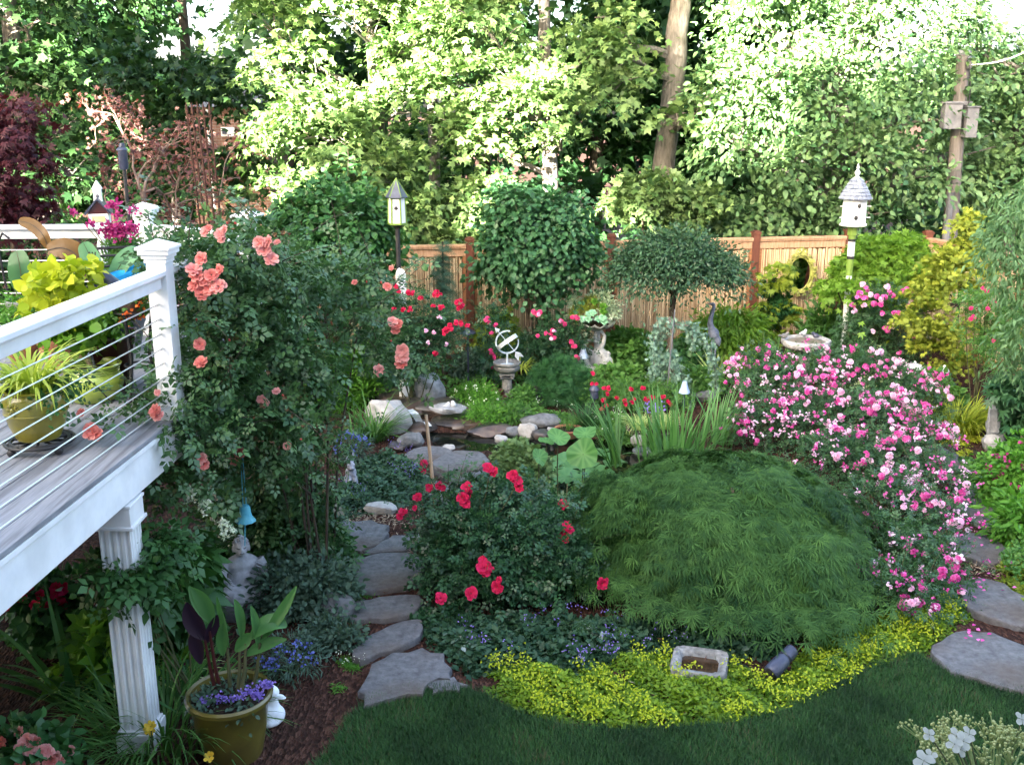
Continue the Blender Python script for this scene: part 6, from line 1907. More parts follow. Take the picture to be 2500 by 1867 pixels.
# strap leaved clumps
def blade_clump(name, label, c, n, L, W, mat, seed, e=(.9, 1.5), bend=(.6, 1.8), r=.08, cat='grass clump', group=None, part='foliage', parent=None, z=0.0, seg=6, az=None):
    T = parent or thing(name, label, cat, c, group=group)
    f = Fol(seed)
    g = f.rng
    a = g.random(n) * 2 * PI if az is None else az[0] + (az[1] - az[0]) * g.random(n)
    rr = r * np.sqrt(g.random(n))
    P = np.stack([np.cos(a) * rr, np.sin(a) * rr, np.full(n, z)], 1)
    f.blades(P, a + g.normal(size=n) * .4, e[0] + (e[1] - e[0]) * g.random(n), L * (.65 + .5 * g.random(n)), W * (.7 + .6 * g.random(n)), bend[0] + (bend[1] - bend[0]) * g.random(n), seg=seg)
    f.build(part, LF[mat] if isinstance(mat, str) else mat, T)
    return T
blade_clump('daylily', 'arching green daylily clump by the pond boulder', gp(912, 1075), 150, .62, .02, 'blade', 400, r=.14, bend=(.8, 2.2))
blade_clump('daylily', 'small upright strap leaved plant left of the pond daylily', gp(868, 1090), 16, .6, .025, 'iris', 401, e=(1.3, 1.55), bend=(.1, .5), r=.08)
blade_clump('daylily', 'large daylily clump with yellow flowers round the column foot', gp(400, 1800), 330, .62, .016, 'blade', 402, r=.38, bend=(.8, 2.2), e=(.8, 1.5))
blade_clump('dark_grass', 'dark fountain grass clump right of the dwarf pine', gp(1432, 1050), 260, .42, .008, 'yewgreen', 403, r=.14, bend=(.3, 1.3), e=(1.0, 1.55))
T_ = blade_clump('iris', 'tall sword leaved iris stand behind the laceleaf maple', gp(1640, 1130), 95, .85, .03, 'iris', 404, r=.42, bend=(.05, .6), e=(1.2, 1.55))
blade_clump(None, None, None, 26, .7, .03, 'iris', 405, r=.3, bend=(.4, 1.8), e=(1.0, 1.5), parent=T_)
blade_clump('iris', 'leaning dark green iris leaves beside the lotus', gp(1520, 1140), 30, .85, .028, 'blade', 406, r=.16, bend=(.2, 1.1), e=(1.0, 1.5), az=(1.7, 3.6))
blade_clump('iris', 'iris leaves at the left flank of the pink roses', gp(1745, 1090), 40, .75, .026, 'iris', 407, r=.2, bend=(.1, .7), e=(1.1, 1.5), az=(-.6, 1.6))
blade_clump('blue_iris', 'bluish upright iris clump left of the birdbath', gp(1875, 920), 60, .62, .022, 'iris', 408, r=.16, bend=(.1, .5), e=(1.1, 1.5))
blade_clump('yucca', 'cream striped yucca below the heron', gp(1745, 945) + Vector((0, 0, .12)), 46, .46, .03, 'paleblade', 409, r=.04, bend=(0, .35), e=(.05, 1.5), cat='yucca')
blade_clump('yucca', 'small cream striped yucca in the mulch below the swan planter', gp(1497, 935) + Vector((0, 0, .05)), 26, .3, .022, 'paleblade', 410, r=.03, bend=(0, .4), e=(.05, 1.4), cat='yucca')
blade_clump('hakone_grass', 'golden hakone grass arching beside the stone maiden', gp(2340, 1050), 520, .56, .016, LF['hakone'], 411, r=.26, bend=(1.0, 2.4), e=(.9, 1.5))
blade_clump('golden_grass', 'yellow bladed grass tuft right of the sundial', gp(1272, 950) + Vector((0, 0, .3)), 60, .3, .014, 'goldblade', 412, r=.08, bend=(1.6, 2.6), e=(.6, 1.4))
blade_clump('liriope', 'cream striped grass arching beside the deck column', gp(300, 1690), 60, .5, .02, 'paleblade', 413, r=.1, bend=(1.2, 2.4), e=(.8, 1.4))
blade_clump('liriope', 'cream striped grass right of the deck column', gp(420, 1680), 24, .4, .018, 'paleblade', 414, r=.08, bend=(1.2, 2.4), e=(.8, 1.4))
blade_clump('bromeliad', 'broad strap leaved plant in the darkness under the deck', gp(180, 1720), 28, .8, .06, 'lilac', 415, r=.1, bend=(.2, 1.2), e=(.7, 1.4), cat='plant')
blade_clump('bright_grass', 'bright fine grass clump behind the pond slab', gp(800, 1010), 170, .5, .012, 'bright', 416, r=.2, bend=(.6, 1.6))
# yellow daylily flowers
T_ = bpy.data.objects['daylily.002']
TRUMP = bloom_mesh('daylily_flower', PT['yellow'], 77, rings=((6, .75, 1.0, .7),))
for px, py, Y in ((368, 1772, 5.45), (548, 1776, 5.45), (512, 1846, 5.3), (365, 1780, 5.5)):
    p = at(px, py, Y)
    put_bloom(T_, None, p, .032, rng_, name='daylily_flower', mesh=TRUMP)
    q = p - T_.location
    MB().tube([Vector((q.x * .7, q.y * .8, .05)), Vector((q.x, q.y, q.z * .6)), q], .004, n=5).build('flower_stalk', M['stem'], T_)
# red cone light of iris bloom
f = Fol(417)

# lotus and lily pads
def pond_leaves():
    b = gp(1400, 1130)
    T = thing('lotus', 'lotus with big round leaves standing out of the pond', 'water plant', (b.x, b.y, -.07))
    def disc(c, r, n, tilt, az, fold, mat, name, par, notch=0):
        f = Fol(int(c.x * 1000) % 977)
        vs, fs, N = [Vector((0, 0, 0))], [], 22
        for ring in (.5, 1.0):
            for k in range(N):
                a = notch + (2 * PI - 2 * notch) * k / (N - 1 if notch else N)
                wv = 1 + .07 * math.sin(a * 3 + c.x * 5) + .04 * math.sin(a * 7 + c.x * 9)
                x, y = math.cos(a) * r * ring * wv, math.sin(a) * r * ring * wv
                z = fold * r * ring ** 2 * (.9 + .5 * math.sin(a * 2 + 1)) + (.1 * math.sin(a * 3 + c.x * 7) + .05 * math.sin(a * 8 + c.x)) * r * ring
                vs.append(Vector((x, y, z)))
        last = N - 1 if notch else N
        for k in range(last):
            k2 = (k + 1) % N
            fs += [(0, 1 + k, 1 + k2), (1 + k, 1 + N + k, 1 + N + k2), (1 + k, 1 + N + k2, 1 + k2)]
        Rm = Matrix.Rotation(az, 3, 'Z') @ Matrix.Rotation(tilt, 3, 'X')
        V = np.array([list(Rm @ v) for v in vs])
        f.raw(V, np.array(fs), np.array([.9] + [(.15 + .75 * (k % 2)) * .8 for k in range(len(vs) - 1)]) + f.rng.uniform(-.15, .1))
        me = f.mesh(name, LF[mat])
        me.polygons.foreach_set('use_smooth', [True] * len(me.polygons))
        return link(name, me, par, c - par.location)
    for px, py, Y, r, tilt, az in ((1362, 1068, 9.8, .115, .5, .5), (1430, 1058, 10.0, .12, .35, -.6), (1424, 1108, 9.5, .155, 1.05, -.35), (1334, 1078, 9.9, .085, .2, .8), (1316, 1116, 9.5, .095, 1.0, .9)):
        c = at(px, py, Y)
        disc(c, r, 20, tilt, az, .18, 'lotus', 'leaf', T)
        q = c - T.location
        MB().tube([(q.x * .9, q.y + .12, -.2), (q.x, q.y + .05, q.z * .5), q], .006, n=6).build('leaf_stalk', M['stem'], T)
    rn = random.Random(6)
    T2 = thing('water_lily', 'round water lily pads floating on the pond', 'water plant', (b.x, b.y, -.07))
    for px, py, r in ((1378, 1124, .17), (1344, 1148, .17), (1394, 1143, .16), (1444, 1144, .16), (1382, 1163, .17), (1470, 1105, .14), (1432, 1172, .19), (1355, 1138, .1), (1405, 1180, .13), (1500, 1130, .14), (1470, 1150, .14), (1345, 1175, .1), (1330, 1135, .11)):
        c = gp(px, py, -.06 + rn.uniform(0, .05))
        disc(c, r, 20, rn.uniform(.02, .22), rn.uniform(-1, 1), .08, 'pad', 'lily_pad', T2, notch=.18)
pond_leaves()
# ------------------------------------------------------------------ trained and weeping evergreens
LF['goldc'] = leafm('golden_spray', (.09, .13, .015), (.36, .36, .06), .3, .5, .25)
def pad_conifer(name, label, px, Y, pads, mat, bark, seed, trunk, cat='tree', t=SPRAY, size=.12, per=16, sub=5, rc=.12):
    """open conifer: flat sprays on visible branches. pads: (px, py, dY, r, n)"""
    b = Vector((at(px, 700, Y).x, Y, 0))
    T = thing(name, label, cat, b)
    mb = MB()
    pts = [at(x, y, Y) - b for x, y in trunk]
    pts[0].z = 0
    mb.tube(pts, [.035 - .026 * i / (len(pts) - 1) for i in range(len(pts))], n=8)
    f = Fol(seed)
    bl = []
    for (x, y, dY, r, n) in pads:
        c = at(x, y, Y + dY) - b
        s = min(pts, key=lambda q: abs(q.z - c.z + .1))
        mb.tube([s, s.lerp(c, .5) + Vector((0, 0, -.02)), c], [.014, .01, .004], n=5)
        sprays(f, [(c.x, c.y, c.z, r, r * .8, r * .4)], n, per, rc, t, size, flat=.25, up=1.2, droop=.35, shell=.7)
    mb.build('trunk', M[bark], T)
    f.build('foliage', LF[mat], T)
    return T
pad_conifer('hinoki_cypress', 'slender dark hinoki cypress with gold tipped sprays left of the oval mirror', 1888, 16.2,
            [(1905, 640, -.1, .1, 4), (1885, 662, 0, .1, 3), (1920, 684, -.1, .1, 3), (1868, 696, -.1, .12, 4), (1900, 700, -.1, .1, 3), (1872, 748, 0, .12, 4), (1915, 745, -.1, .11, 4), (1945, 752, -.1, .09, 3), (1925, 775, -.1, .12, 4), (1880, 790, 0, .12, 4), (1910, 815, 0, .12, 3)],
            'goldgreen', 'barkd', 500, [(1880, 860), (1884, 790), (1890, 700), (1903, 640)], size=.11)
b_ = Vector((at(1888, 700, 16.2).x, 16.2, 0))
f = Fol(501)
sprays(f, [(q[0], q[1], q[2], q[3], q[4], q[5]) for q in [rel_(b_, 1893, 710, 16.25, .16, .14, .16), rel_(b_, 1885, 770, 16.25, .2, .16, .2), rel_(b_, 1905, 745, 16.2, .16, .14, .14)]], 70, 14, .1, SPRAY, .1, flat=.4)
f.build('inner_foliage', LF['yewgreen'], bpy.data.objects['hinoki_cypress'])
pad_conifer('golden_cypress', 'tall open golden cypress with layered yellow sprays near the side fence', 2345, 14.2,
            [(2372, 525, 0, .12, 4), (2360, 545, 0, .14, 5), (2378, 570, 0, .15, 5), (2352, 580, 0, .14, 5), (2370, 605, 0, .16, 6), (2340, 612, -.1, .2, 7), (2310, 615, -.1, .2, 7), (2290, 640, -.2, .2, 7), (2380, 640, -.1, .24, 7), (2330, 650, -.2, .24, 8), (2270, 680, -.3, .24, 9), (2340, 680, -.2, .26, 8), (2400, 660, 0, .2, 5), (2265, 705, -.3, .2, 7), (2310, 705, -.3, .22, 7), (2380, 700, -.1, .22, 6), (2265, 740, -.4, .2, 6),
             (2225, 770, -.5, .2, 6), (2290, 780, -.4, .26, 7), (2240, 800, -.5, .24, 7), (2310, 810, -.4, .26, 7), (2350, 800, -.2, .24, 6), (2270, 840, -.5, .22, 6), (2330, 850, -.4, .24, 6), (2300, 885, -.5, .2, 5), (2340, 880, -.4, .2, 5)],
            'goldc', 'barkd', 502, [(2330, 930), (2332, 840), (2340, 740), (2355, 640), (2372, 520)], size=.075, per=34, rc=.12)
def lime_maple():
    c = at(2158, 665, 15.4)
    b = Vector((c.x, 15.4, 0))
    bush('lime_maple', 'lime green feathery Japanese maple behind the white birdhouse pole', 'tree', b,
         [(0, 0, c.z, .75, .5, .5, 2), (-.45, -.1, c.z - .1, .45, .4, .3), (.4, -.1, c.z - .15, .45, .4, .35), (.2, 0, c.z + .35, .4, .35, .25), (-.15, 0, c.z + .3, .4, .35, .25), (-.75, -.1, c.z - .22, .25, .25, .16), (-.9, -1.05, 1.4, .28, .2, .12), (.1, -.2, c.z - .45, .6, .4, .3)],
         560, 14, .14, PALMATE, .1, 'lime', 503, stems=9, stem_r=.025, bark='barkd', flat=.3, up=1.1, droop=.4, zmin=-.6)
lime_maple()
def willow():
    b = Vector((at(2490, 700, 11.2).x, 11.2, 0))
    bush('corkscrew_willow', 'curly soft green willow hanging in at the right edge', 'tree', b,
         [rel_(b, 2470, 560, 11, .28, .3, .32), rel_(b, 2500, 480, 11.1, .25, .3, .22), rel_(b, 2470, 660, 11, .25, .3, .28), rel_(b, 2420, 640, 11.2, .16, .2, .2, .5), rel_(b, 2440, 570, 11.1, .16, .2, .2, .6), rel_(b, 2520, 720, 11, .3, .3, .3), rel_(b, 2420, 540, 11.2, .08, .1, .12, .3), rel_(b, 2500, 820, 11.1, .3, .3, .3, .8), rel_(b, 2480, 900, 11.3, .3, .3, .2, .6)],
         230, 16, .13, NARROW, .085, 'willow', 504, stems=0, stem_r=.018, droop=1.1, flat=.6, jit=.6, bark='barkd')
willow()
def weeping_cedar():
    b = Vector((at(1640, 900, 13.4).x, 13.4, 0))
    T = thing('weeping_cedar', 'weeping blue cedar trained over an arch with drooping branches', 'tree', b)
    mb = MB()
    f = Fol(505)
    trunk = [at(1640, 975, 13.4) - b, at(1638, 880, 13.4) - b, at(1640, 800, 13.4) - b, at(1634, 775, 13.4) - b]
    trunk[0].z = 0
    mb.tube(trunk, [.03, .026, .022, .015], n=8)
    arcs = [[(1634, 780), (1610, 790), (1597, 820), (1595, 870), (1600, 920)], [(1636, 790), (1680, 795), (1710, 815), (1735, 850), (1745, 900), (1748, 950)], [(1636, 800), (1615, 820), (1608, 870), (1612, 930)], [(1640, 860), (1655, 900), (1670, 940), (1680, 990)],
            [(1638, 850), (1625, 880), (1625, 940), (1632, 980)], [(1690, 800), (1690, 830), (1695, 850)], [(1640, 880), (1650, 930), (1655, 985)], [(1660, 900), (1672, 950), (1678, 1000)], [(1640, 870), (1600, 900), (1590, 930)]]
    for i, a in enumerate(arcs):
        dY = [0, -.1, .15, -.15, .1, 0, -.2, -.25, .1][i]
        P = [at(x, y, 13.4 + dY * (k / (len(a) - 1))) - b for k, (x, y) in enumerate(a)]
        mb.tube(P, [.012, .005], n=6)
        for k in range(len(P) - 1):
            n = int((P[k + 1] - P[k]).length / .0035)
            u = f.rng.random(n)[:, None]
            Q = np.array(P[k]) * (1 - u) + np.array(P[k + 1]) * u + f.rng.normal(size=(n, 3)) * .04
            D = unit(f.rng, n) + np.array([0, 0, -.5])
            f.leaves(Q, D, unit(f.rng, n), .055, PALMATE)
    mb.build('trunk', M['bark'], T)
    f.build('foliage', LF['bluecedar'], T)
    a, c = at(1648, 755, 13.3), at(1624, 1000, 13.2)
    T = thing('garden_stake', 'pale stake tied upright inside the weeping blue cedar', 'stake', (c.x, c.y, 0))
    d = (c - a).normalized(); foot = c + d * (max(c.z, 0) / -d.z)
    MB().tube([foot - T.location, a.lerp(foot, .5) - T.location, a - T.location], [.009, .0085, .008], n=8).build('shaft', M['greybox'], T)
weeping_cedar()
pad_conifer('blue_spruce', 'narrow weeping blue green spruce before the sun patched fence panel', 1082, 14.9,
            [(1082, 600, 0, .05, 5), (1080, 630, 0, .07, 6), (1082, 660, 0, .13, 12), (1084, 690, -.05, .16, 16), (1084, 715, -.05, .15, 14), (1078, 640, 0, .1, 8), (1084, 745, -.05, .1, 10), (1083, 780, -.05, .12, 12), (1083, 815, -.05, .13, 12), (1083, 845, -.05, .14, 12)],
            'bluegreen', 'barkd', 506, [(1083, 880), (1083, 780), (1082, 680), (1080, 590)], t=NEEDLE, size=.08, per=22, rc=.08)

# ------------------------------------------------------------------ birdhouses
def lantern_house():
    Y = 13.3
    c = at(970, 545, Y)
    b = Vector((c.x, Y, 0))
    t = thing('birdhouse', 'white lantern birdhouse with a dark pyramid roof on a black pole', 'birdhouse', b)
    s = mpp(Y, 2.4)
    z0 = c.z
    h = 62 * s; w = 20 * s
    n = 6
    mb = MB()
    mb.lathe([(w * 1.08, 0), (w, h)], n, c=(0, 0, z0))
    wl = mb.build('wall', M['white'], t, smooth=False)
    mb = MB()
    for k in range(n):
        a = 2 * PI * k / n
        mb.tube([(math.cos(a) * w * 1.09, math.sin(a) * w * 1.09, z0), (math.cos(a) * w * 1.01, math.sin(a) * w * 1.01, z0 + h)], .011, n=6)
    mb.lathe([(w * 1.2, 0), (w * 1.2, .022)], n, c=(0, 0, z0 - .015)).lathe([(w * 1.1, 0), (w * 1.1, .02)], n, c=(0, 0, z0 + h - .01))
    mb.build('trim', M['greenpaint'], t, smooth=False)
    rw = 28 * s
    rh = 46 * s
    rf = MB().lathe([(rw, 0), (rw * .98, .012), (.004, rh)], n, c=(0, 0, z0 + h)).build('roof', M['slate'], t, smooth=False)
    mb = MB()
    for k in range(n):
        a = 2 * PI * k / n
        mb.tube([(math.cos(a) * rw, math.sin(a) * rw, z0 + h + .012), (0, 0, z0 + h + rh)], .007, n=5)
    mb.build('roof_trim', M['greenpaint'], rf, smooth=False)
    a = -PI / 2 + .26
    d = Vector((math.cos(-PI / 3), math.sin(-PI / 3), 0)).normalized()
    d = Vector((.0, -1, 0))
    mb = MB()
    e = Vector((d.x, d.y, 0)) * (w * .88)
    for q in ((0, 0), (.016, 0), (-.016, 0), (0, .016), (0, -.016)):
        mb.ell(e + Vector((q[0], 0, z0 + h * .6 + q[1])), (.013, .012, .013), 8, 6)
    mb.build('entrance_hole', M['black'], t)
    MB().tube([(0, 0, .02), (0, 0, z0 - .012)], .03, n=10).lathe([(.03, 0), (.06, .03), (.09, .05), (.09, .06)], 12, c=(0, 0, z0 - .075)).build('pole', M['black'], t)
lantern_house()
def picket():
    c = at(978, 655, 13.15)
    b = Vector((c.x, 13.15, 0))
    t = thing('picket_post', 'short white pointed post standing below the green trimmed birdhouse', 'post', b, rz=.5)
    mb = MB()
    h = c.z
    poly = [(-.05, .02), (.05, .02), (.05, h - .07), (.03, h - .02), (0, h), (-.03, h - .02), (-.05, h - .07)]
    for y0, y1 in ((-.05, -.028), (.028, .05)):
        vs = [(x, y0, z) for x, z in poly] + [(x, y1, z) for x, z in poly]
        n = len(poly)
        mb.add(vs, [tuple(range(n)), tuple(range(2 * n - 1, n - 1, -1))] + [(i, i + n, (i + 1) % n + n, (i + 1) % n) for i in range(n)])
    mb.box((.039, 0, h / 2 - .03), (.022, .054, h - .08)).box((-.039, 0, h / 2 - .03), (.022, .054, h - .08))
    mb.build('shaft', M['white'], t, smooth=False)
picket()
def tower_house():
    Y = 14.5
    c = at(2083, 548, Y)
    b = Vector((at(2066, 800, Y).x, Y, 0))
    t = thing('birdhouse', 'round white birdhouse with shingled roof on a green and white banded pole', 'birdhouse', b)
    s = mpp(Y, 2.6)
    off = c - Vector((b.x, b.y, 0))
    cx = off.x
    z0 = c.z
    h = 62 * s; w = 30 * s
    MB().lathe([(w, 0), (w * .97, h)], 8, c=(cx, 0, z0)).build('wall', M['white'], t, smooth=False)
    ba = MB().lathe([(w * .8, -.03), (w * 1.12, -.012), (w * 1.12, .012), (w, .014)], 8, c=(cx, 0, z0)).build('floor_tray', M['white'], t, smooth=False)
    rf = thing('roof', None, None); rf.parent = t
    R0 = 38 * s
    # courses of shingles, each a ring of separate tabs
    courses = 6
    for k in range(courses):
        u0, u1 = k / courses, (k + 1) / courses
        r0 = R0 * (1 - u0) ** .85 + .05 * (u0)
        r1 = R0 * (1 - u1) ** .85 + .05 * (u1)
        za, zb = z0 + h + u0 * 50 * s, z0 + h + u1 * 50 * s
        n = max(8, 22 - 3 * k)
        for j in range(n):
            a0, a1 = 2 * PI * (j + .04 + .5 * (k % 2)) / n, 2 * PI * (j + .96 + .5 * (k % 2)) / n
            vs = []
            for rr, zz in ((r0 + .006, za - .004), (r0 + .014, za + .01), (r1 + .002, zb + .006), (r1 - .006, zb)):
                vs += [(cx + math.cos(a0) * rr, math.sin(a0) * rr, zz), (cx + math.cos(a1) * rr, math.sin(a1) * rr, zz)]
            MB().add(vs, [(0, 1, 3, 2), (2, 3, 5, 4), (4, 5, 7, 6), (6, 7, 1, 0), (0, 2, 4, 6), (1, 7, 5, 3)]).build('shingle', M['shingle'], rf, smooth=False)
    zt = z0 + h + 50 * s
    MB().lathe([(.045, -.01), (.03, .02), (.022, .03), (.038, .06), (.04, .08), (.02, .105), (.014, .12), (.02, .14), (.004, .2)], 12, c=(cx, 0, zt)).build('finial', M['white'], rf)
    for zz, dx in ((.76, .01), (.3, -.02)):
        mb = MB().ell((cx + dx, -w * .93, z0 + h * zz), (.028, .02, .034), 10, 8)
        mb.build('entrance_hole', M['black'], t)
    for sx in (-1, 1):
        for zz in (.28, .72):
            MB().tube([(cx + sx * w * .9, -.02, z0 + h * zz), (cx + sx * w * 1.25, -.05, z0 + h * zz)], .008, n=6).build('perch', M['white'], t)
    # banded pole: leans a little
    p0 = Vector((-.02, 0, 0))
    p1 = Vector((cx, 0, z0 - .02))
    H = z0 - .02
    bands = [(0, .62, 'white'), (.62, .7, 'greenpaint'), (.7, .74, 'black'), (.74, .82, 'white'), (.82, .835, 'black'), (.835, .87, 'greenpaint'), (.87, .885, 'black')]
    zz = lambda py: (at(2068, py, Y).z) / H
    bands = [(0.0, zz(672), 'white', .042), (zz(672), zz(632), 'greenpaint', .048), (zz(632), zz(625), 'black', .052), (zz(625), zz(590), 'white', .05), (zz(590), zz(583), 'black', .054), (zz(583), zz(574), 'greenpaint', .052), (zz(574), 1.0, 'greenpaint', .07)]
    for a, e, m_, r in bands:
        MB().tube([p0.lerp(p1, a), p0.lerp(p1, e)], r, n=8 if r < .07 else 6).build('pole_band', M[m_], t, smooth=True)
M['shingle'] = surf('grey_shingle', (.12, .14, .18), (.3, .33, .38), 14, .8, .2, .2)
tower_house()
def church_house():
    Y = 9.75
    c = at(243, 520, Y)
    b = Vector((c.x, Y, 0))
    t = thing('birdhouse', 'white church birdhouse with a tall steeple behind the deck railing', 'birdhouse', b, rz=.25)
    s = mpp(Y, 2.9)
    z = lambda py: at(243, py, Y).z
    zf, ze = z(552), z(520)
    w = 44 * s
    MB().box((0, 0, (zf + ze) / 2), (w, w * 1.2, ze - zf)).build('wall', M['white'], t, smooth=False)
    za = z(487)
    hw = w * .66
    mb = MB()
    L = w * .68
    for sx in (-1, 1):
        mb.add([(0, -L, za), (0, L, za), (sx * hw, L, ze - .01), (sx * hw, -L, ze - .01), (0, -L, za + .02), (0, L, za + .02), (sx * (hw + .012), L, ze + .006), (sx * (hw + .012), -L, ze + .006)],
               [(0, 1, 2, 3), (4, 7, 6, 5), (0, 3, 7, 4), (1, 5, 6, 2), (3, 2, 6, 7)] if sx > 0 else [(3, 2, 1, 0), (5, 6, 7, 4), (4, 7, 3, 0), (2, 6, 5, 1), (7, 6, 2, 3)])
    mb.build('roof', M['slate'], t, smooth=False)
    mb = MB()
    mb.add([(-w * .55, -L + .02, ze), (w * .55, -L + .02, ze), (0, -L + .02, za - .004), (-w * .55, L - .02, ze), (w * .55, L - .02, ze), (0, L - .02, za - .004)], [(0, 1, 2), (3, 5, 4), (0, 3, 4, 1)])
    mb.build('gable', M['maroon'], t, smooth=False)
    st = MB().box((0, 0, z(478)), (w * .42, w * .42, z(460) - z(495))).build('steeple', M['white'], t, smooth=False)
    MB().lathe([(w * .3, 0), (w * .26, .01), (.003, z(440) - z(461))], 4, c=(0, 0, z(461))).build('spire', M['white'], st, smooth=False)
    MB().ell((0, -w * .215, z(478)), (.016, .01, .016), 8, 6).build('louvre', M['greybox'], st)
    mb = MB()
    for k in range(4):
        mb.ell(((k - 1.5) * w * .2, -w * .6, z(545)), (.012, .012, .012), 8, 6)
    mb.build('entrance_hole', M['black'], t)
    MB().box((0, -w * .62, z(532)), (w * .7, .012, .05)).build('name_board', M['goldb'], t, smooth=False)
    MB().box((0, 0, zf - .01), (w * 1.15, w * 1.35, .025)).build('floor_tray', M['white'], t, smooth=False)
    zb = zf - .02
    MB().lathe([(.06, 0), (.06, zb - .75), (.075, zb - .72), (.075, zb - .66), (.045, zb - .6), (.055, zb - .45), (.065, zb - .3), (.05, zb - .15), (.04, zb - .1), (.065, zb - .05), (.08, zb)], 12).build('turned_post', M['white'], t)
M['goldb'] = surf('pale_yellow_board', (.55, .5, .2), (.68, .62, .3), 10, .6, 0, .3)
church_house()
def torch():
    Y = 9.6
    top, bot = at(297, 350, Y), at(316, 548, Y)
    b = Vector((bot.x, bot.y, 0))
    t = thing('tube_feeder', 'dark grey tube feeder on a thin leaning pole behind the deck railing', 'bird feeder', b)
    d = (bot - top).normalized()
    foot = bot + d * (bot.z / -d.z)
    L = lambda u: top.lerp(bot, u) - b
    MB().tube([foot - b, L(.3)], .017, n=8).build('pole', M['black'], t)
    MB().tube([L(.32), L(.3), L(.08)], [.032, .042, .042], n=12).build('tube', M['slate'], t)
    MB().tube([L(.085), L(.07), L(.05), L(.04), L(.0)], [.055, .05, .03, .03, .022], n=12).build('lid', M['slate'], t)
torch()
def trellis():
    Y = 11.2
    b = Vector((at(490, 500, Y).x, Y, 0))
    t = thing('iron_trellis', 'rusty iron trellis of five bars with spear points behind the deck', 'trellis', b)
    for i, (x0, x1) in enumerate(((457, 490), (470, 500), (484, 512), (498, 525), (513, 540))):
        a, c = at(x0, 280, Y) - b, at(x1, 560, Y) - b
        d = (c - a).normalized(); foot = c + d * (c.z / -d.z)
        ba = MB().tube([foot, a], .011, n=6).build('bar', M['rust'], t)
        MB().tube([a, a + Vector((0, 0, .02)), a + Vector((0, 0, .04)), a + Vector((-.005, 0, .13))], [.011, .02, .018, .002], n=6).build('spear_point', M['rust'], ba)
    for py in (285, 385, 470):
        k = (py - 280) / 280
        MB().beam(at(457 + 33 * k - 3, py, Y) - b, at(513 + 27 * k + 3, py, Y) - b, .02, .02).build('cross_bar', M['rust'], t)
trellis()
def obelisk():
    Y = 16.2
    c = at(2046, 675, Y)
    b = Vector((c.x, Y, 0))
    t = thing('obelisk', 'narrow dark brown pointed obelisk before the fence beside the banded pole', 'garden obelisk', b)
    mb = MB()
    n = 4
    H = c.z
    mb.lathe([(.17, 0), (.05, H - .16), (.06, H - .15), (.06, H - .12), (.004, H)], 4)
    mb.build('shaft', M['post'], t, smooth=False)
obelisk()

# ------------------------------------------------------------------ oval mirror on the fence
def mirror():
    Y = 17.2
    c = at(1950, 667, Y)
    yf = 17.24
    b = Vector((c.x, yf - .1, c.z))
    t = thing('mirror', 'oval mirror in an ornate moss green frame hung on the bamboo fence', 'mirror', b)
    s = mpp(Y, 1.6)
    rx, rz = 26 * s, 40 * s
    m, nt, out = _nodes('mirror_glass')
    p = nt.nodes.new('ShaderNodeBsdfPrincipled'); p.inputs['Base Color'].default_value = (.8, .82, .82, 1); p.inputs['Metallic'].default_value = 1; p.inputs['Roughness'].default_value = .03
    nt.links.new(p.outputs[0], out.inputs[0])
    fr = surf('moss_gold_frame', (.14, .16, .03), (.4, .4, .1), 16, .5, .4, .4)
    n = 40
    # the glass leans forward a little at the top
    tl = Matrix.Rotation(R(3), 3, 'X') @ Matrix.Rotation(R(-3), 3, 'Z')
    vs = [tl @ Vector((math.cos(2 * PI * k / n) * rx, 0, math.sin(2 * PI * k / n) * rz)) for k in range(n)]
    MB().add(vs, [tuple(range(n))]).build('glass', m, t, smooth=False)
    MB().tube([tl @ Vector((math.cos(2 * PI * k / n) * rx * 1.04, 0, math.sin(2 * PI * k / n) * rz * 1.03)) for k in range(n + 1)], .016, n=8).build('inner_frame', fr, t)
    mb = MB()
    NB = 72
    mb.tube([tl @ Vector((math.cos(2 * PI * k / NB) * (rx + .05), 0, math.sin(2 * PI * k / NB) * (rz + .05))) for k in range(NB + 1)], [.03 + .014 * math.sin(k * .9) + .006 * math.sin(k * 2.3) for k in range(NB + 1)], n=8)
    rn = random.Random(3)
    for k in range(34):           # scrolls of carved leaf round the frame
        a = 2 * PI * k / 34
        w = 1.26 + .05 * math.sin(a * 8)
        c0 = Vector((math.cos(a) * (rx + .06), -.03, math.sin(a) * (rz + .06)))
        pts = []
        for j in range(9):
            u = j / 8 * 4.6
            r = .042 * (1 - j / 10)
            sg = 1 if k % 2 else -1
            pts.append(tl @ (c0 + Vector((math.cos(u * sg + a) * r, rn.uniform(-.006, .006), math.sin(u * sg + a) * r))))
        mb.tube(pts, [.015, .008], n=6)
    for k in (-1, 0, 1):
        c0 = Vector((k * .05, 0, rz + .12 - abs(k) * .03))
        mb.tube([tl @ (c0 + Vector((math.cos(u) * .04, 0, math.sin(u) * .05))) for u in np.linspace(-.5, 5.5, 12)], [.014, .008], n=6)
    mb.build('carved_frame', fr, t)['kind'] = 'stuff'
    bk = MB().lathe([(1, 0), (1, .015)], 32, M=tl @ Matrix.Rotation(PI / 2, 3, 'X') @ Matrix.Diagonal((rx * 1.15, rz * 1.12, 1))).build('backing', M['barkd'], t, loc=(0, .02, 0), smooth=False)
mirror()

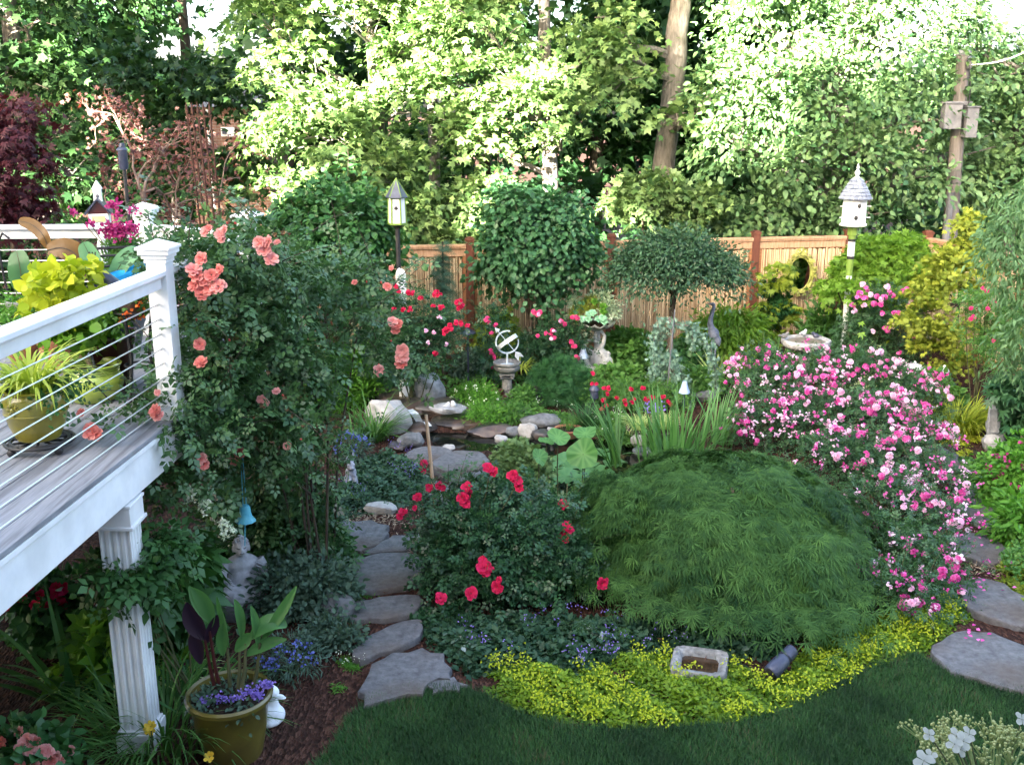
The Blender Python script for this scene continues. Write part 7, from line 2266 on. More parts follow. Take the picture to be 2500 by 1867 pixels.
# ------------------------------------------------------------------ statues and stone pieces
def sundial():
    Y = 13.35
    b = Vector((at(1238, 985, Y).x, Y, 0))
    t = thing('sundial', 'armillary sundial with an arrow in a stone bowl on a fluted pedestal', 'sundial', b)
    s = mpp(Y, .6)
    zb = at(1240, 898, Y).z
    mb = MB()
    mb.lathe([(.15, 0), (.15, .06), (.12, .08), (.12, .1)], 8)
    mb.lathe([(.085, .1), (.075, .14), (.062, zb - .2), (.066, zb - .14), (.1, zb - .12)], 24, wob=lambda a, i: 1 + .05 * math.cos(a * 12))
    mb.build('pedestal', M['concrete'], t)
    mb = MB()
    for k in range(4):
        a = PI / 4 + k * PI / 2
        e = Vector((math.cos(a) * .1, math.sin(a) * .1, zb - .1))
        mb.tube([e + Vector((math.cos(u) * .028 * math.cos(a), math.cos(u) * .028 * math.sin(a), math.sin(u) * .028)) for u in np.linspace(0, 5.5, 12)], .014, n=6)
    mb.box((0, 0, zb - .07), (.2, .2, .03))
    mb.build('capital', M['concrete'], t)
    w = 34 * s
    mb = MB().lathe([(.06, zb - .06), (w * .72, zb - .045), (w * .9, zb - .01), (w * .92, zb + .02), (w * .84, zb + .032), (w * .86, zb + .045), (w, zb + .06), (w, zb + .085), (w * .93, zb + .09), (w * .85, zb + .06), (w * .5, zb + .04), (0, zb + .035)], 36,
                    wob=lambda a, i: 1 + (.03 * math.cos(a * 30) if i in (1, 2, 3) else 0))
    mb.build('bowl', M['concrete'], t)
    m2 = surf('mosaic', (.2, .45, .6), (.6, .55, .5), 30, .3, .1, .4)
    MB().lathe([(0, .012), (w * .55, .0)], 20, c=(0, 0, zb + .045)).build('mosaic', m2, t)
    al = surf('weathered_aluminium', (.5, .56, .58), (.68, .73, .75), 14, .5, .2, .5, metallic=.3)
    c = at(1238, 835, Y) - b
    rr = 29 * s
    MB().tube([(c.x, 0, zb + .05), (c.x, 0, c.z - rr)], .014, n=8).build('stand', al, t)
    rt = Matrix.Rotation(R(18), 3, 'Z')
    def ring(a0, a1, Rm, r, w_, th, name):
        mb = MB()
        N = 40
        vs, fs = [], []
        for k in range(N + 1):
            a = a0 + (a1 - a0) * k / N
            for rad, ax in ((r, -w_ / 2), (r, w_ / 2), (r - th, w_ / 2), (r - th, -w_ / 2)):
                vs.append(c + Rm @ Vector((math.cos(a) * rad, ax, math.sin(a) * rad)))
        for k in range(N):
            for j in range(4):
                fs.append((k * 4 + j, k * 4 + (j + 1) % 4, (k + 1) * 4 + (j + 1) % 4, (k + 1) * 4 + j))
        fs += [(0, 3, 2, 1), (N * 4, N * 4 + 1, N * 4 + 2, N * 4 + 3)]
        return mb.add(vs, fs).build(name, al, t)
    ring(R(75), R(360 + 12), Matrix.Rotation(R(8), 3, 'Z'), rr, .03, .014, 'meridian_ring')
    ring(R(100), R(300), Matrix.Rotation(R(8), 3, 'Z'), rr * .0 + rr * 1.0, .012, .02, 'meridian_rib')
    # hour band seen nearly edge on, running up to the right
    eq = Matrix.Rotation(R(-36), 3, 'Y') @ Matrix.Rotation(R(-14), 3, 'X') @ Matrix.Rotation(PI / 2, 3, 'X')
    ring(R(-5), R(200), eq, rr * 1.0, .055, .012, 'hour_band')
    d = (Matrix.Rotation(R(-36), 3, 'Y') @ Matrix.Rotation(R(-14), 3, 'X')) @ Vector((0, 0, 1))
    d = Vector((-.62, -.1, .78)).normalized()
    MB().tube([c - d * rr * 1.35, c + d * rr * 1.25], .006, n=6).build('arrow_shaft', al, t)
    MB().tube([c + d * rr * 1.2, c + d * rr * 1.24, c + d * rr * 1.62], [.006, .034, .002], n=4).build('arrow_head', al, t)
    fl = MB()
    x = d.cross(Vector((0, 1, 0))).normalized()
    e = c - d * rr * 1.1
    fl.add([e - x * .004 + Vector((0, -.003, 0)), e + x * .045 - d * .05, e + x * .045 - d * .13, e - d * .085, e - x * .045 - d * .13, e - x * .045 - d * .05], [(0, 1, 2, 3), (0, 3, 4, 5)])
    o = fl.build('arrow_fletching', al, t, smooth=False)
    so = o.modifiers.new('solid', 'SOLIDIFY'); so.thickness = .006
    MB().ell(c, .026).build('globe', al, t)
sundial()

def swan_planter():
    Y = 15.0
    b = Vector((at(1448, 905, Y).x, Y, 0))
    t = thing('swan_planter', 'pale stone planter of a shell bowl carried by two entwined swans', 'planter', b)
    s = mpp(Y, .5)
    def q(px, py, dy=0.0): return at(px, py, Y + dy) - b
    mb = MB()
    mb.ell(q(1464, 878, -.05), (.17, .15, .18)).ell(q(1432, 882, .02), (.13, .13, .14)).ell(q(1450, 900), (.25, .2, .1))
    mb.ell(q(1474, 885, -.14), (.14, .08, .14)).ell(q(1424, 890, -.05), (.12, .09, .12))
    def neck(pts, r): mb.tube(pts, r, n=10)
    neck([q(1462, 858, -.06), q(1473, 838, -.06), q(1476, 820, -.06), q(1468, 808, -.06), q(1456, 811, -.06), q(1450, 824, -.06)], [.04, .034, .028, .025, .024, .022])
    mb.ell(q(1451, 824), (.032, .026, .026)); mb.tube([q(1454, 826), q(1462, 824)], [.014, .006], n=8)
    neck([q(1442, 860, -.04), q(1429, 849, -.04), q(1425, 839, -.04), q(1432, 830, -.04), q(1444, 831, -.04), q(1454, 834, -.06)], [.04, .032, .026, .024, .022, .02])
    mb.ell(q(1455, 833), (.03, .026, .026))
    mb.tube([q(1458, 880, .12), q(1458, 800, .12)], [.06, .045], n=10)
    body = sculpt(mb, 'swans', M['whitecast'], .0095, 2, t)
    mb = MB()
    rn = random.Random(4)
    for k in range(26):      # feathers of the folded wing
        u, v = rn.uniform(-1, 1), rn.uniform(-1, 1)
        p = q(1474 + u * 14, 882 + v * 20, -.2 + .05 * abs(u))
        mb.ell(p, (.035, .02, .045), 8, 6, M=Matrix.Rotation(R(35), 3, 'Y'))
    mb.build('wing_feathers', M['whitecast'], body)
    cz = q(1452, 793)
    w = 44 * s
    mb = MB().lathe([(.05, -.09), (w * .55, -.05), (w * .95, .0), (w * 1.02, .03), (w * .95, .03), (w * .5, -.02), (0, -.04)], 40, c=(cz.x + .02, 0, cz.z),
                    wob=lambda a, i: 1 + (.07 * math.cos(a * 11) if i in (1, 2, 3, 4) else 0))
    for i, v in enumerate(mb.v):
        a = math.atan2(v[1], v[0] - cz.x - .02)
        r = math.hypot(v[1], v[0] - cz.x - .02)
        mb.v[i] = (v[0], v[1], v[2] + .03 * math.cos(a * 11) * min(1, (r / w) ** 3))
    mb.build('shell_bowl', M['whitecast'], t)
    # succulents in the bowl: each plant is its own thing
    zs = cz.z + .02
    MB().lathe([(w * .92, -.02), (w * .6, .02), (0, .04)], 20, c=(cz.x + .02, 0, cz.z + .01)).build('soil', M['soil'], t)
    def rosette(px, py, dy, r, mat, lab):
        p = at(px, py, Y + dy)
        f = Fol(int(px * 7 + py))
        N = 22
        k = np.arange(N)
        a = k * 2.4
        el = .15 + 1.1 * k / N
        D = np.stack([np.cos(a) * np.cos(el), np.sin(a) * np.cos(el), np.sin(el)], 1)
        Nn = np.stack([-np.cos(a) * np.sin(el), -np.sin(a) * np.sin(el), np.cos(el)], 1)
        rot = np.array(Matrix.Rotation(R(50), 3, 'X'))
        f.leaves(np.zeros((N, 3)), D @ rot.T, Nn @ rot.T, r * (1 - .55 * k / N), BROAD)
        o = f.build('succulent', mat, None, p, kind=None)
        tag(o, lab, 'succulent', 'succulents in the shell bowl')
    lime = LF['bright']; aq = leafm('aqua_succulent', (.2, .4, .33), (.32, .52, .44), .1, .5, .3)
    rosette(1473, 748, -.2, .075, lime, 'upper lime green rosette in the shell bowl'); rosette(1473, 762, -.22, .075, lime, 'lower lime green rosette in the shell bowl'); rosette(1450, 737, -.1, .075, lime, 'lime green rosette among the yellow sedum of the shell bowl')
    for px, py, lab in ((1438, 768, 'aqua rosette third from the left on the shell rim'), (1436, 780, 'aqua rosette hanging lowest on the shell rim left of middle'), (1447, 764, 'aqua rosette above the middle of the shell rim'), (1421, 779, 'aqua rosette leftmost on the shell rim'), (1460, 779, 'aqua rosette in the middle of the shell rim'), (1472, 776, 'aqua rosette under the lime green pair'), (1474, 786, 'aqua rosette lowest on the right of the shell rim')):
        rosette(px, py, -.26, .07, aq, lab)
    bc = at(1450, 775, Y)
    bb = Vector((bc.x, Y, zs))
    bush('sedum', 'yellow green sedum spilling from the left of the shell bowl', 'succulent', bb, [rel_(bb, 1420, 757, Y - .1, .15, .12, .1), rel_(bb, 1442, 742, Y, .14, .1, .1), rel_(bb, 1402, 768, Y - .1, .07, .08, .05)], 130, 12, .055, SLIM, .05, 'goldc', 600, stems=0, flat=.7)
    bush('silver_sage', 'silver leaved plant standing at the back of the shell bowl', 'succulent', bb, [rel_(bb, 1450, 722, Y + .1, .05, .05, .06), rel_(bb, 1474, 725, Y + .1, .05, .05, .06), rel_(bb, 1402, 738, Y, .04, .05, .04)], 30, 9, .045, NARROW, .085, 'dusty', 601, stems=3, stem_r=.006, flat=.8, droop=-.4)
    bush('sedum', 'grey leaved sedum at the right of the shell bowl', 'succulent', bb, [rel_(bb, 1490, 762, Y - .1, .12, .1, .09), rel_(bb, 1498, 742, Y, .09, .08, .08), rel_(bb, 1482, 740, Y, .08, .06, .07)], 90, 12, .05, NARROW, .055, 'dusty', 602, stems=0, flat=.7)
swan_planter()

M['birdstone'] = surf('grey_white_stone', (.26, .26, .26), (.5, .5, .49), 18, .85, .6, .2, c3=(.14, .14, .13), scale2=6, amt=.6)
def birdbath():
    Y = 14.0
    c = at(1968, 836, Y)
    b = Vector((c.x, Y, 0))
    t = thing('birdbath', 'scalloped grey white stone birdbath on a pedestal behind the pink roses', 'birdbath', b)
    w = 58 * mpp(Y, .8)
    z = c.z
    MB().lathe([(.17, 0), (.17, .05), (.1, .12), (.075, .3), (.07, z - .2), (.11, z - .1), (.16, z - .06)], 20, wob=lambda a, i: 1 + .04 * math.cos(a * 8)).build('pedestal', M['concrete'], t)
    MB().lathe([(.12, -.1), (w * .75, -.085), (w * .97, -.04), (w * 1.02, .01), (w * .99, .045), (w * .9, .05), (w * .8, .0), (w * .5, -.025), (0, -.03)], 60, c=(0, 0, z),
               wob=lambda a, i: 1 + (.025 * abs(math.cos(a * 15)) if 1 <= i <= 4 else 0)).build('bowl', M['birdstone'], t)
    MB().lathe([(w * .84, .012), (0, .014)], 40, c=(0, 0, z)).build('water', surf('shallow_brown_water', (.12, .1, .08), (.22, .19, .15), 8, .35, .02, .3), t)
    for px, py, mt, lab, rz in ((1973, 812, 'whitecast', 'white bird figure on the far rim of the birdbath', .6), (1995, 818, 'slate', 'grey blue bird figure at the right rim of the birdbath', 2.6), (1917, 822, 'concrete', 'grey bird figure at the left rim of the birdbath', 0)):
        p = Vector((at(px, py, Y).x, Y + (.22 if py < 816 else .05), z + .05))
        bt = thing('bird_figure', lab, 'figurine', p, rz=rz, group='bird figures on the birdbath')
        mb = MB().ell((0, 0, .035), (.05, .035, .035)).ell((.04, 0, .068), .024).ell((-.06, 0, .04), (.035, .02, .012))
        sculpt(mb, 'body', M[mt], .007, 3, bt)
        MB().tube([(.058, 0, .07), (.08, 0, .066)], [.008, .002], n=6).build('beak', M['concrete'], bt)
birdbath()

def heron():
    Y = 14.9
    b = Vector((at(1745, 860, Y).x, Y, 0))
    t = thing('heron_statue', 'slate grey heron statue with a raised neck beside the yellow green shrub', 'statue', b)
    q = lambda px, py, dy=0.0: at(px, py, Y + dy) - b
    mb = MB()
    mb.tube([q(1738, 806), q(1734, 792), q(1735, 776), q(1740, 760), q(1743, 748), q(1741, 742)], [.06, .045, .036, .03, .027, .026], n=10)
    mb.ell(q(1740, 742), (.04, .026, .026)); mb.tube([q(1737, 742), q(1722, 740)], [.018, .003], n=8)
    mb.ell(q(1742, 814), (.085, .07, .1), M=Matrix.Rotation(R(-20), 3, 'Y')).ell(q(1750, 828), (.06, .05, .1), M=Matrix.Rotation(R(-25), 3, 'Y'))
    mb.tube([q(1752, 830), q(1756, 846)], [.05, .012], n=8)
    sculpt(mb, 'body', M['heron'], .01, 4, t)
    for dx in (-5, 4):
        f0 = q(1744 + dx, 830)
        MB().tube([f0, Vector((f0.x, f0.y + .02, f0.z * .5)), Vector((f0.x, 0, .01))], [.018, .011, .011], n=8).build('leg', M['heron'], t)
M['heron'] = surf('grey_blue_bronze', (.12, .14, .2), (.26, .29, .37), 14, .6, .3, .3)
heron()

def seated_statue():
    c = gp(598, 1478)
    b = Vector((c.x - .01, 7.5, 0))
    c_ = at(598, 1470, 7.5)
    s = mpp(7.5, .4)
    b.x = c_.x
    t = thing('seated_statue', 'grey stone statue of a meditating seated figure in a pleated robe', 'statue', b, rz=.35)
    S = .5
    z0 = .12
    mb = MB()
    # folded legs, lap, trunk, shoulders, arms, hands, neck, head with topknot and long ears
    mb.ell((0, -.03, z0 + .06), (.22, .16, .07)).ell((-.15, -.06, z0 + .065), (.11, .09, .06)).ell((.15, -.06, z0 + .065), (.11, .09, .06))
    mb.tube([(-.2, -.04, z0 + .07), (-.08, -.16, z0 + .07), (.08, -.15, z0 + .08)], [.06, .055, .04], n=10)
    mb.tube([(.2, -.04, z0 + .06), (.08, -.16, z0 + .05), (-.06, -.17, z0 + .05)], [.06, .055, .04], n=10)
    mb.ell((0, .02, z0 + .17), (.115, .085, .13)).ell((0, .02, z0 + .28), (.135, .08, .08))
    for sx in (-1, 1):
        mb.tube([(sx * .125, .02, z0 + .3), (sx * .165, .0, z0 + .22), (sx * .16, -.04, z0 + .14), (sx * .09, -.11, z0 + .125), (sx * .03, -.135, z0 + .12)], [.05, .046, .042, .034, .026], n=10)
    mb.ell((0, -.135, z0 + .115), (.06, .035, .022))
    mb.tube([(0, .015, z0 + .33), (0, .01, z0 + .38)], [.042, .04], n=10)
    hz = z0 + .435
    mb.ell((0, -.002, hz), (.06, .066, .075)).ell((0, .005, hz + .07), (.03, .032, .026)).ell((0, -.05, hz - .03), (.035, .028, .03))
    mb.tube([(0, -.06, hz + .015), (0, -.078, hz - .015)], [.008, .013], n=8)
    for sx in (-1, 1): mb.ell((sx * .062, .0, hz - .02), (.01, .018, .035))
    body = sculpt(mb, 'body', M['statue'], .0085, 3, t)
    mb = MB()
    for k in range(7):        # pleats of the robe over the arm and the lap
        u = k / 6
        mb.tube([(-.13 - .03 * math.sin(u * 3), -.02 - .03 * u, z0 + .31 - .2 * u), (-.175 + .03 * u, -.06 - .05 * u, z0 + .25 - .17 * u), (-.1 + .07 * u, -.11 - .03 * u, z0 + .2 - .13 * u)], .007, n=6)
        mb.tube([(.1, -.06, z0 + .31 - .03 * k), (.15, -.045, z0 + .27 - .03 * k), (.185, -.02, z0 + .22 - .02 * k)], .006, n=6)
        mb.tube([(-.2 + .02 * k, -.14, z0 + .1 - .012 * k), (-.05, -.195, z0 + .085 - .012 * k), (.16 - .02 * k, -.16, z0 + .09 - .012 * k)], .006, n=6)
    mb.build('robe_pleats', M['statue'], body)
    mb = MB()
    rn = random.Random(2)
    for k in range(90):       # rows of snail shell curls
        th = rn.uniform(0, PI * .5); ph = rn.uniform(0, 2 * PI)
        d = Vector((math.sin(th) * math.cos(ph), math.sin(th) * math.sin(ph), math.cos(th)))
        if d.y < -.55 and d.z < .72: continue
        mb.ell(Vector((0, -.002, hz + .012)) + Vector((d.x * .06, d.y * .066, d.z * .068)), .0085, 6, 4)
    mb.build('hair_curls', M['statue'], body)
    mb = MB()
    for sx in (-1, 1):
        mb.tube([(sx * .036, -.053, hz + .006), (sx * .022, -.063, hz + .001), (sx * .01, -.064, hz + .004)], .004, n=6)
    mb.tube([(-.016, -.072, hz - .034), (0, -.077, hz - .036), (.016, -.072, hz - .034)], .0045, n=6)
    mb.build('face_lines', M['concrete'], body)
    MB().lathe([(.26, 0), (.27, .05), (.25, .125)], 16, M=Matrix.Diagonal((1, .8, 1))).build('plinth', M['rock'], t)
M['statue'] = surf('grey_stone_statue', (.36, .37, .4), (.56, .57, .6), 14, .85, .4, .2, c3=(.12, .13, .13), scale2=5)
seated_statue()

def maiden():
    Y = 11.6
    b = Vector((at(2430, 1080, Y).x, Y, 0))
    t = thing('stone_maiden', 'weathered pale stone statue of a draped figure under the bluish shrub', 'statue', b)
    q = lambda px, py, dy=0.0: at(px, py, Y + dy) - b
    mb = MB()
    mb.tube([q(2424, 1055), q(2426, 1030), q(2427, 1005), q(2434, 985)], [.07, .075, .065, .075], n=12)
    mb.ell(q(2434, 985), (.09, .06, .05)).tube([q(2436, 980), q(2438, 970)], .03, n=8)
    mb.ell(q(2438, 962), (.042, .048, .055)).ell(q(2439, 957, .01), (.047, .05, .048))
    mb.tube([q(2446, 986), q(2456, 996), q(2458, 1010), q(2448, 1022)], [.034, .03, .026, .022], n=8)
    mb.ell(q(2445, 1024), (.026, .022, .03))
    mb.tube([q(2422, 986), q(2417, 978), q(2416, 972), q(2420, 966)], [.032, .028, .024, .022], n=8)
    mb.tube([q(2420, 1060), q(2416, 1040), q(2412, 1028)], [.06, .05, .03], n=8)
    body = sculpt(mb, 'body', M['birdstone'], .011, 3, t)
    mb = MB()
    for k in range(6):
        mb.tube([q(2418 + 3 * k, 1000, -.07), q(2416 + 3.5 * k, 1030, -.08), q(2412 + 4.5 * k, 1056, -.075)], .009, n=6)
    mb.build('drapery_folds', M['birdstone'], body)
    zf = q(2424, 1060).z
    MB().lathe([(.14, 0), (.14, .05), (.11, .08), (.11, max(.1, zf - .02)), (.1, max(.12, zf + .02))], 12).build('plinth', M['concrete'], t)
    p = gp(2420, 1096)
    o = boulder('white fluted stone fragment at the foot of the stone maiden', 2420, 1096, .2, .2, .16, M['rockw'], 91)
maiden()

def rabbit():
    c = gp(858, 1196)
    t = thing('rabbit_statue', 'mottled grey rabbit statue with upright ears in the groundcover', 'statue', (c.x, c.y, 0), rz=.3)
    mb = MB()
    mb.ell((0, 0, .1), (.075, .09, .11)).ell((0, -.02, .2), (.06, .065, .08)).ell((0, -.05, .285), (.045, .055, .05)).ell((0, -.095, .275), (.025, .028, .022))
    for sx in (-1, 1):
        mb.tube([(sx * .02, -.02, .32), (sx * .032, .0, .37), (sx * .035, .012, .415)], [.016, .018, .007], n=8)
        mb.ell((sx * .05, -.04, .05), (.035, .06, .05)).tube([(sx * .03, -.07, .18), (sx * .03, -.1, .12)], [.022, .018], n=8)
    mb.ell((0, .1, .06), .03)
    body = sculpt(mb, 'body', M['rabbit'], .008, 3, t)
    MB().ell((-.032, -.075, .295), .008, 8, 6).ell((.032, -.075, .295), .008, 8, 6).build('eyes', M['black'], body)
    MB().lathe([(.1, 0), (.1, .02)], 12).build('plinth', M['concrete'], t)
M['rabbit'] = surf('mottled_stone', (.16, .16, .18), (.5, .5, .54), 26, .9, .4, .2)
rabbit()

def duck():
    c = gp(662, 1768)
    t = thing('duck_figure', 'white duck figurine leaning against the olive canna pot', 'figurine', (c.x, c.y, 0), rz=-.2)
    s = mpp(c.y) 
    mb = MB()
    mb.ell((-.02, 0, .1), (.085, .095, .1)).ell((-.01, 0, .05), (.095, .1, .05)).ell((.045, .01, .075), (.05, .06, .06))
    mb.tube([(0, 0, .16), (.01, -.01, .2), (.01, -.02, .23)], [.06, .044, .042], n=10)
    mb.ell((.012, -.02, .255), (.07, .05, .048)).ell((-.04, .0, .265), (.035, .035, .035))
    body = sculpt(mb, 'body', M['whitecast2'], .008, 4, t)
    MB().ell((.085, -.03, .235), (.035, .024, .013)).ell((.1, -.03, .23), (.03, .02, .008)).build('bill', M['whitecast2'], body)
    MB().ell((.045, -.062, .27), .008, 8, 6).build('eye', M['black'], body)
M['whitecast2'] = surf('white_glazed_clay', (.7, .74, .78), (.8, .82, .84), 12, .5, .1, .4)
duck()

# bell wind chime
def bell():
    c = at(600, 1270, 7.0)
    t = thing('wind_bell', 'verdigris blue bell chime hanging on a cord from the deck edge', 'wind chime', (c.x, c.y, c.z))
    s = mpp(7.0, 1.0)
    MB().lathe([(.004, .125), (.028, .118), (.038, .1), (.042, .06), (.05, .03), (.066, .008), (.074, -.004), (.07, -.006), (.046, .03), (.036, .06), (.03, .1), (0, .11)], 24, wob=lambda a, i: 1 + (.05 * math.cos(a * 9) if 4 <= i <= 7 else 0)).build('bell', M['verdigris'], t)
    for dx in (-.012, .012):
        MB().tube([(dx, 0, .115), (dx * .4, .02, 1.62 - c.z)], .0035, n=5).build('cord', M['verdigris'], t)
    MB().tube([(-.004, 0, .02), (-.02, 0, -.2)], .004, n=5).build('clapper_cord', M['verdigris'], t)
bell()
def iron_hook():
    a = gp(762, 1390)
    t = thing('iron_hook', 'bent black iron garden hook beside the far flagstones', 'garden hook', (a.x, a.y, 0))
    z = at(770, 1320, a.y).z
    w = 26 * mpp(a.y)
    MB().tube([(0, 0, 0), (0, 0, z * .7)] + [(w / 2 - math.cos(u) * w / 2, 0, z * .7 + math.sin(u) * z * .35) for u in np.linspace(.2, PI, 10)] + [(w + .01, 0, z * .55)], .008, n=6).build('rod', M['black'], t)
iron_hook()

# ------------------------------------------------------------------ lamps and bowls
def path_lamp(label, px, py, Y, r, mat, kind):
    c = at(px, py, Y)
    t = thing('path_lamp', label, 'garden lamp', (c.x, Y, 0))
    z = c.z
    if kind == 'mushroom':
        MB().lathe([(r, -.012), (r, .0), (r * .75, .03), (r * .3, .05), (.02, .055), (.02, .075), (.008, .085)], 20, c=(0, 0, z)).build('lamp_shade', M[mat], t)
        MB().tube([(0, 0, 0), (0, 0, z - .01)], .014, n=8).build('stem', M[mat], t)
    elif kind == 'pagoda':
        MB().lathe([(r, -.01), (r * .95, .01), (r * .5, .045), (.02, .06), (0, .07)], 16, c=(0, 0, z)).build('lamp_shade', M[mat], t)
        MB().lathe([(r * .75, -.12), (r * .8, -.1), (r * .72, -.02)], 16, c=(0, 0, z)).build('lantern', M['slate'], t)
        MB().tube([(0, 0, 0), (0, 0, z - .1)], .016, n=8).build('stem', M['black'], t)
    else:
        MB().lathe([(0, .1), (r * .45, .095), (r * .55, .06), (r * .7, .02), (r, -.03), (r * 1.05, -.045), (r * .95, -.04), (r * .6, .02), (0, .05)], 20, c=(0, 0, z), wob=lambda a, i: 1 + (.05 * math.cos(a * 6) if 3 <= i <= 6 else 0)).build('lamp_shade', M[mat], t)
        MB().tube([(0, 0, 0), (0, 0, z)], .012, n=8).build('stem', M['slate'], t)
path_lamp('dark mushroom topped path lamp under the crimson roses', 1142, 812, 14.2, .115, 'slate', 'mushroom')
path_lamp('dark pagoda shaped path lamp right of the dwarf pine', 1451, 950, 12.9, .07, 'slate', 'pagoda')
path_lamp('pale blue bell shaped lamp on a stalk among the iris', 1671, 950, 12.2, .065, 'bluelamp', 'bell')
path_lamp('pale blue bell shaped lamp in front of the swan planter', 1424, 866, 14.5, .075, 'bluelamp', 'bell')
path_lamp('white disc shaped lamp in the leaves behind the pink roses', 2232, 896, 13.6, .135, 'white', 'mushroom')
path_lamp('small white disc lamp at the foot of the golden cypress', 2305, 906, 13.4, .07, 'white', 'mushroom')

def bowl(label, px, py, r, h, mat, name='bowl_planter'):
    c = gp(px, py)
    t = thing(name, label, 'planter', c)
    MB().lathe([(r * .6, 0), (r * .8, h * .4), (r, h * .9), (r * 1.05, h * .92), (r * 1.05, h), (r * .92, h), (r * .88, h * .8), (0, h * .8)], 24).build('bowl', M[mat], t)
    MB().lathe([(r * .9, h * .82), (0, h * .86)], 16).build('soil', M['soil'], t)
    return t
bowl('terracotta bowl planter at the pond edge behind the lotus', 1388, 1066, .17, .11, 'terracotta')
c = gp(1388, 1066)
blade_clump('bowl_grass', 'tawny fine grass growing in the terracotta bowl', c + Vector((0, 0, .1)), 60, .22, .006, 'fresh', 620, r=.1, bend=(.5, 1.5))
bowl('dark brown bowl planter behind the iris', 1590, 1075, .3, .17, 'brownpot')
c = gp(1590, 1075)
blade_clump('sedge', 'cream bladed sedge tuft in the left of the dark bowl', c + Vector((-.16, -.02, .15)), 190, .28, .008, 'paleblade', 621, r=.08, bend=(1.0, 2.2))
blade_clump('sedge', 'cream bladed sedge tuft in the right of the dark bowl', c + Vector((.17, .02, .15)), 190, .28, .008, 'paleblade', 622, r=.08, bend=(1.0, 2.2))
f = Fol(623)
P = np.array([0, 0, .3]) + f.rng.normal(size=(50, 3)) * np.array([.07, .05, .04])
f.leaves(P, unit(f.rng, 50), unit(f.rng, 50) + np.array([0, -.8, .5]), .03, BROAD)
T_ = thing('bellflower', 'blue violet flowers rising from the middle of the dark bowl', 'flower', c + Vector((0, 0, .1)))
f.build('flower', PT['violet'], T_)
mb = MB()
for k in range(6): mb.tube([(0, 0, 0), (rng_.uniform(-.06, .06), rng_.uniform(-.04, .04), .28)], .003, n=4)
mb.build('stem', M['stem'], T_)['kind'] = 'stuff'

def trough():
    c = gp(1707, 1640)
    t = thing('stone_trough', 'rounded square grey stone basin full of brown water in the yellow mat', 'basin', c, rz=-.25)
    a, h, wall = .2, .085, .045
    def sq(r, k=5):
        out = []
        for q in range(4):
            for j in range(k):
                an = q * PI / 2 + PI / 2 * j / k - PI / 4 + PI / 4
                cx, cy = [(1, 1), (-1, 1), (-1, -1), (1, -1)][q]
                rr = r * .38
                out.append((cx * (r - rr) + math.cos(an) * rr, cy * (r - rr) * .9 + math.sin(an) * rr))
        return out
    rings = [(sq(a * .92), -.02), (sq(a), h * .7), (sq(a * .99), h), (sq(a * .96), h + .012), (sq(a - wall), h + .01), (sq(a - wall - .012), h - .01), (sq(a - wall - .03), .04)]
    vs, fs = [], []
    n = len(rings[0][0])
    rn = random.Random(1)
    for rg_, z in rings:
        for x, y in rg_: vs.append((x + rn.uniform(-.004, .004), y + rn.uniform(-.004, .004), z + rn.uniform(-.004, .004)))
    for r in range(len(rings) - 1):
        for k in range(n):
            fs.append((r * n + k, r * n + (k + 1) % n, (r + 1) * n + (k + 1) % n, (r + 1) * n + k))
    fs.append(tuple(range((len(rings) - 1) * n, len(rings) * n)))
    MB().add(vs, fs).build('basin', M['rock2'], t, angle=60)
    r_ = sq(a - wall - .008)
    MB().add([(x, y, h - .035) for x, y in r_], [tuple(range(n))]).build('water', surf('brown_water', (.03, .018, .01), (.075, .045, .025), 9, .12, .05, .5), t, smooth=False)
M['rock2'] = surf('speckled_granite', (.16, .16, .16), (.4, .4, .38), 30, .85, .5, .2, c3=(.1, .1, .09), scale2=6)
trough()
def spotlight():
    c = gp(1895, 1665)
    t = thing('spotlight', 'dark blue grey tubular garden spotlight lying in the yellow mat', 'garden lamp', c)
    d = Vector((.62, .5, .32)).normalized()
    o = Vector((-.06, -.05, .1))
    MB().tube([o, o + d * .015, o + d * .15, o + d * .17], [.05, .058, .055, .04], n=16).build('housing', M['slate'], t)
    MB().tube([o + d * .17, o + d * .18, o + d * .26, o + d * .275], [.04, .05, .047, .02], n=16).build('housing', M['slate'], t)
    MB().tube([(0, 0, 0), o + d * .1], .012, n=8).build('stake', M['black'], t)
    MB().ell(o - d * .002, .046, 12, 8, M=d.to_track_quat('Z', 'Y').to_matrix() @ Matrix.Diagonal((1, 1, .2))).build('lens', M['black'], t)
spotlight()
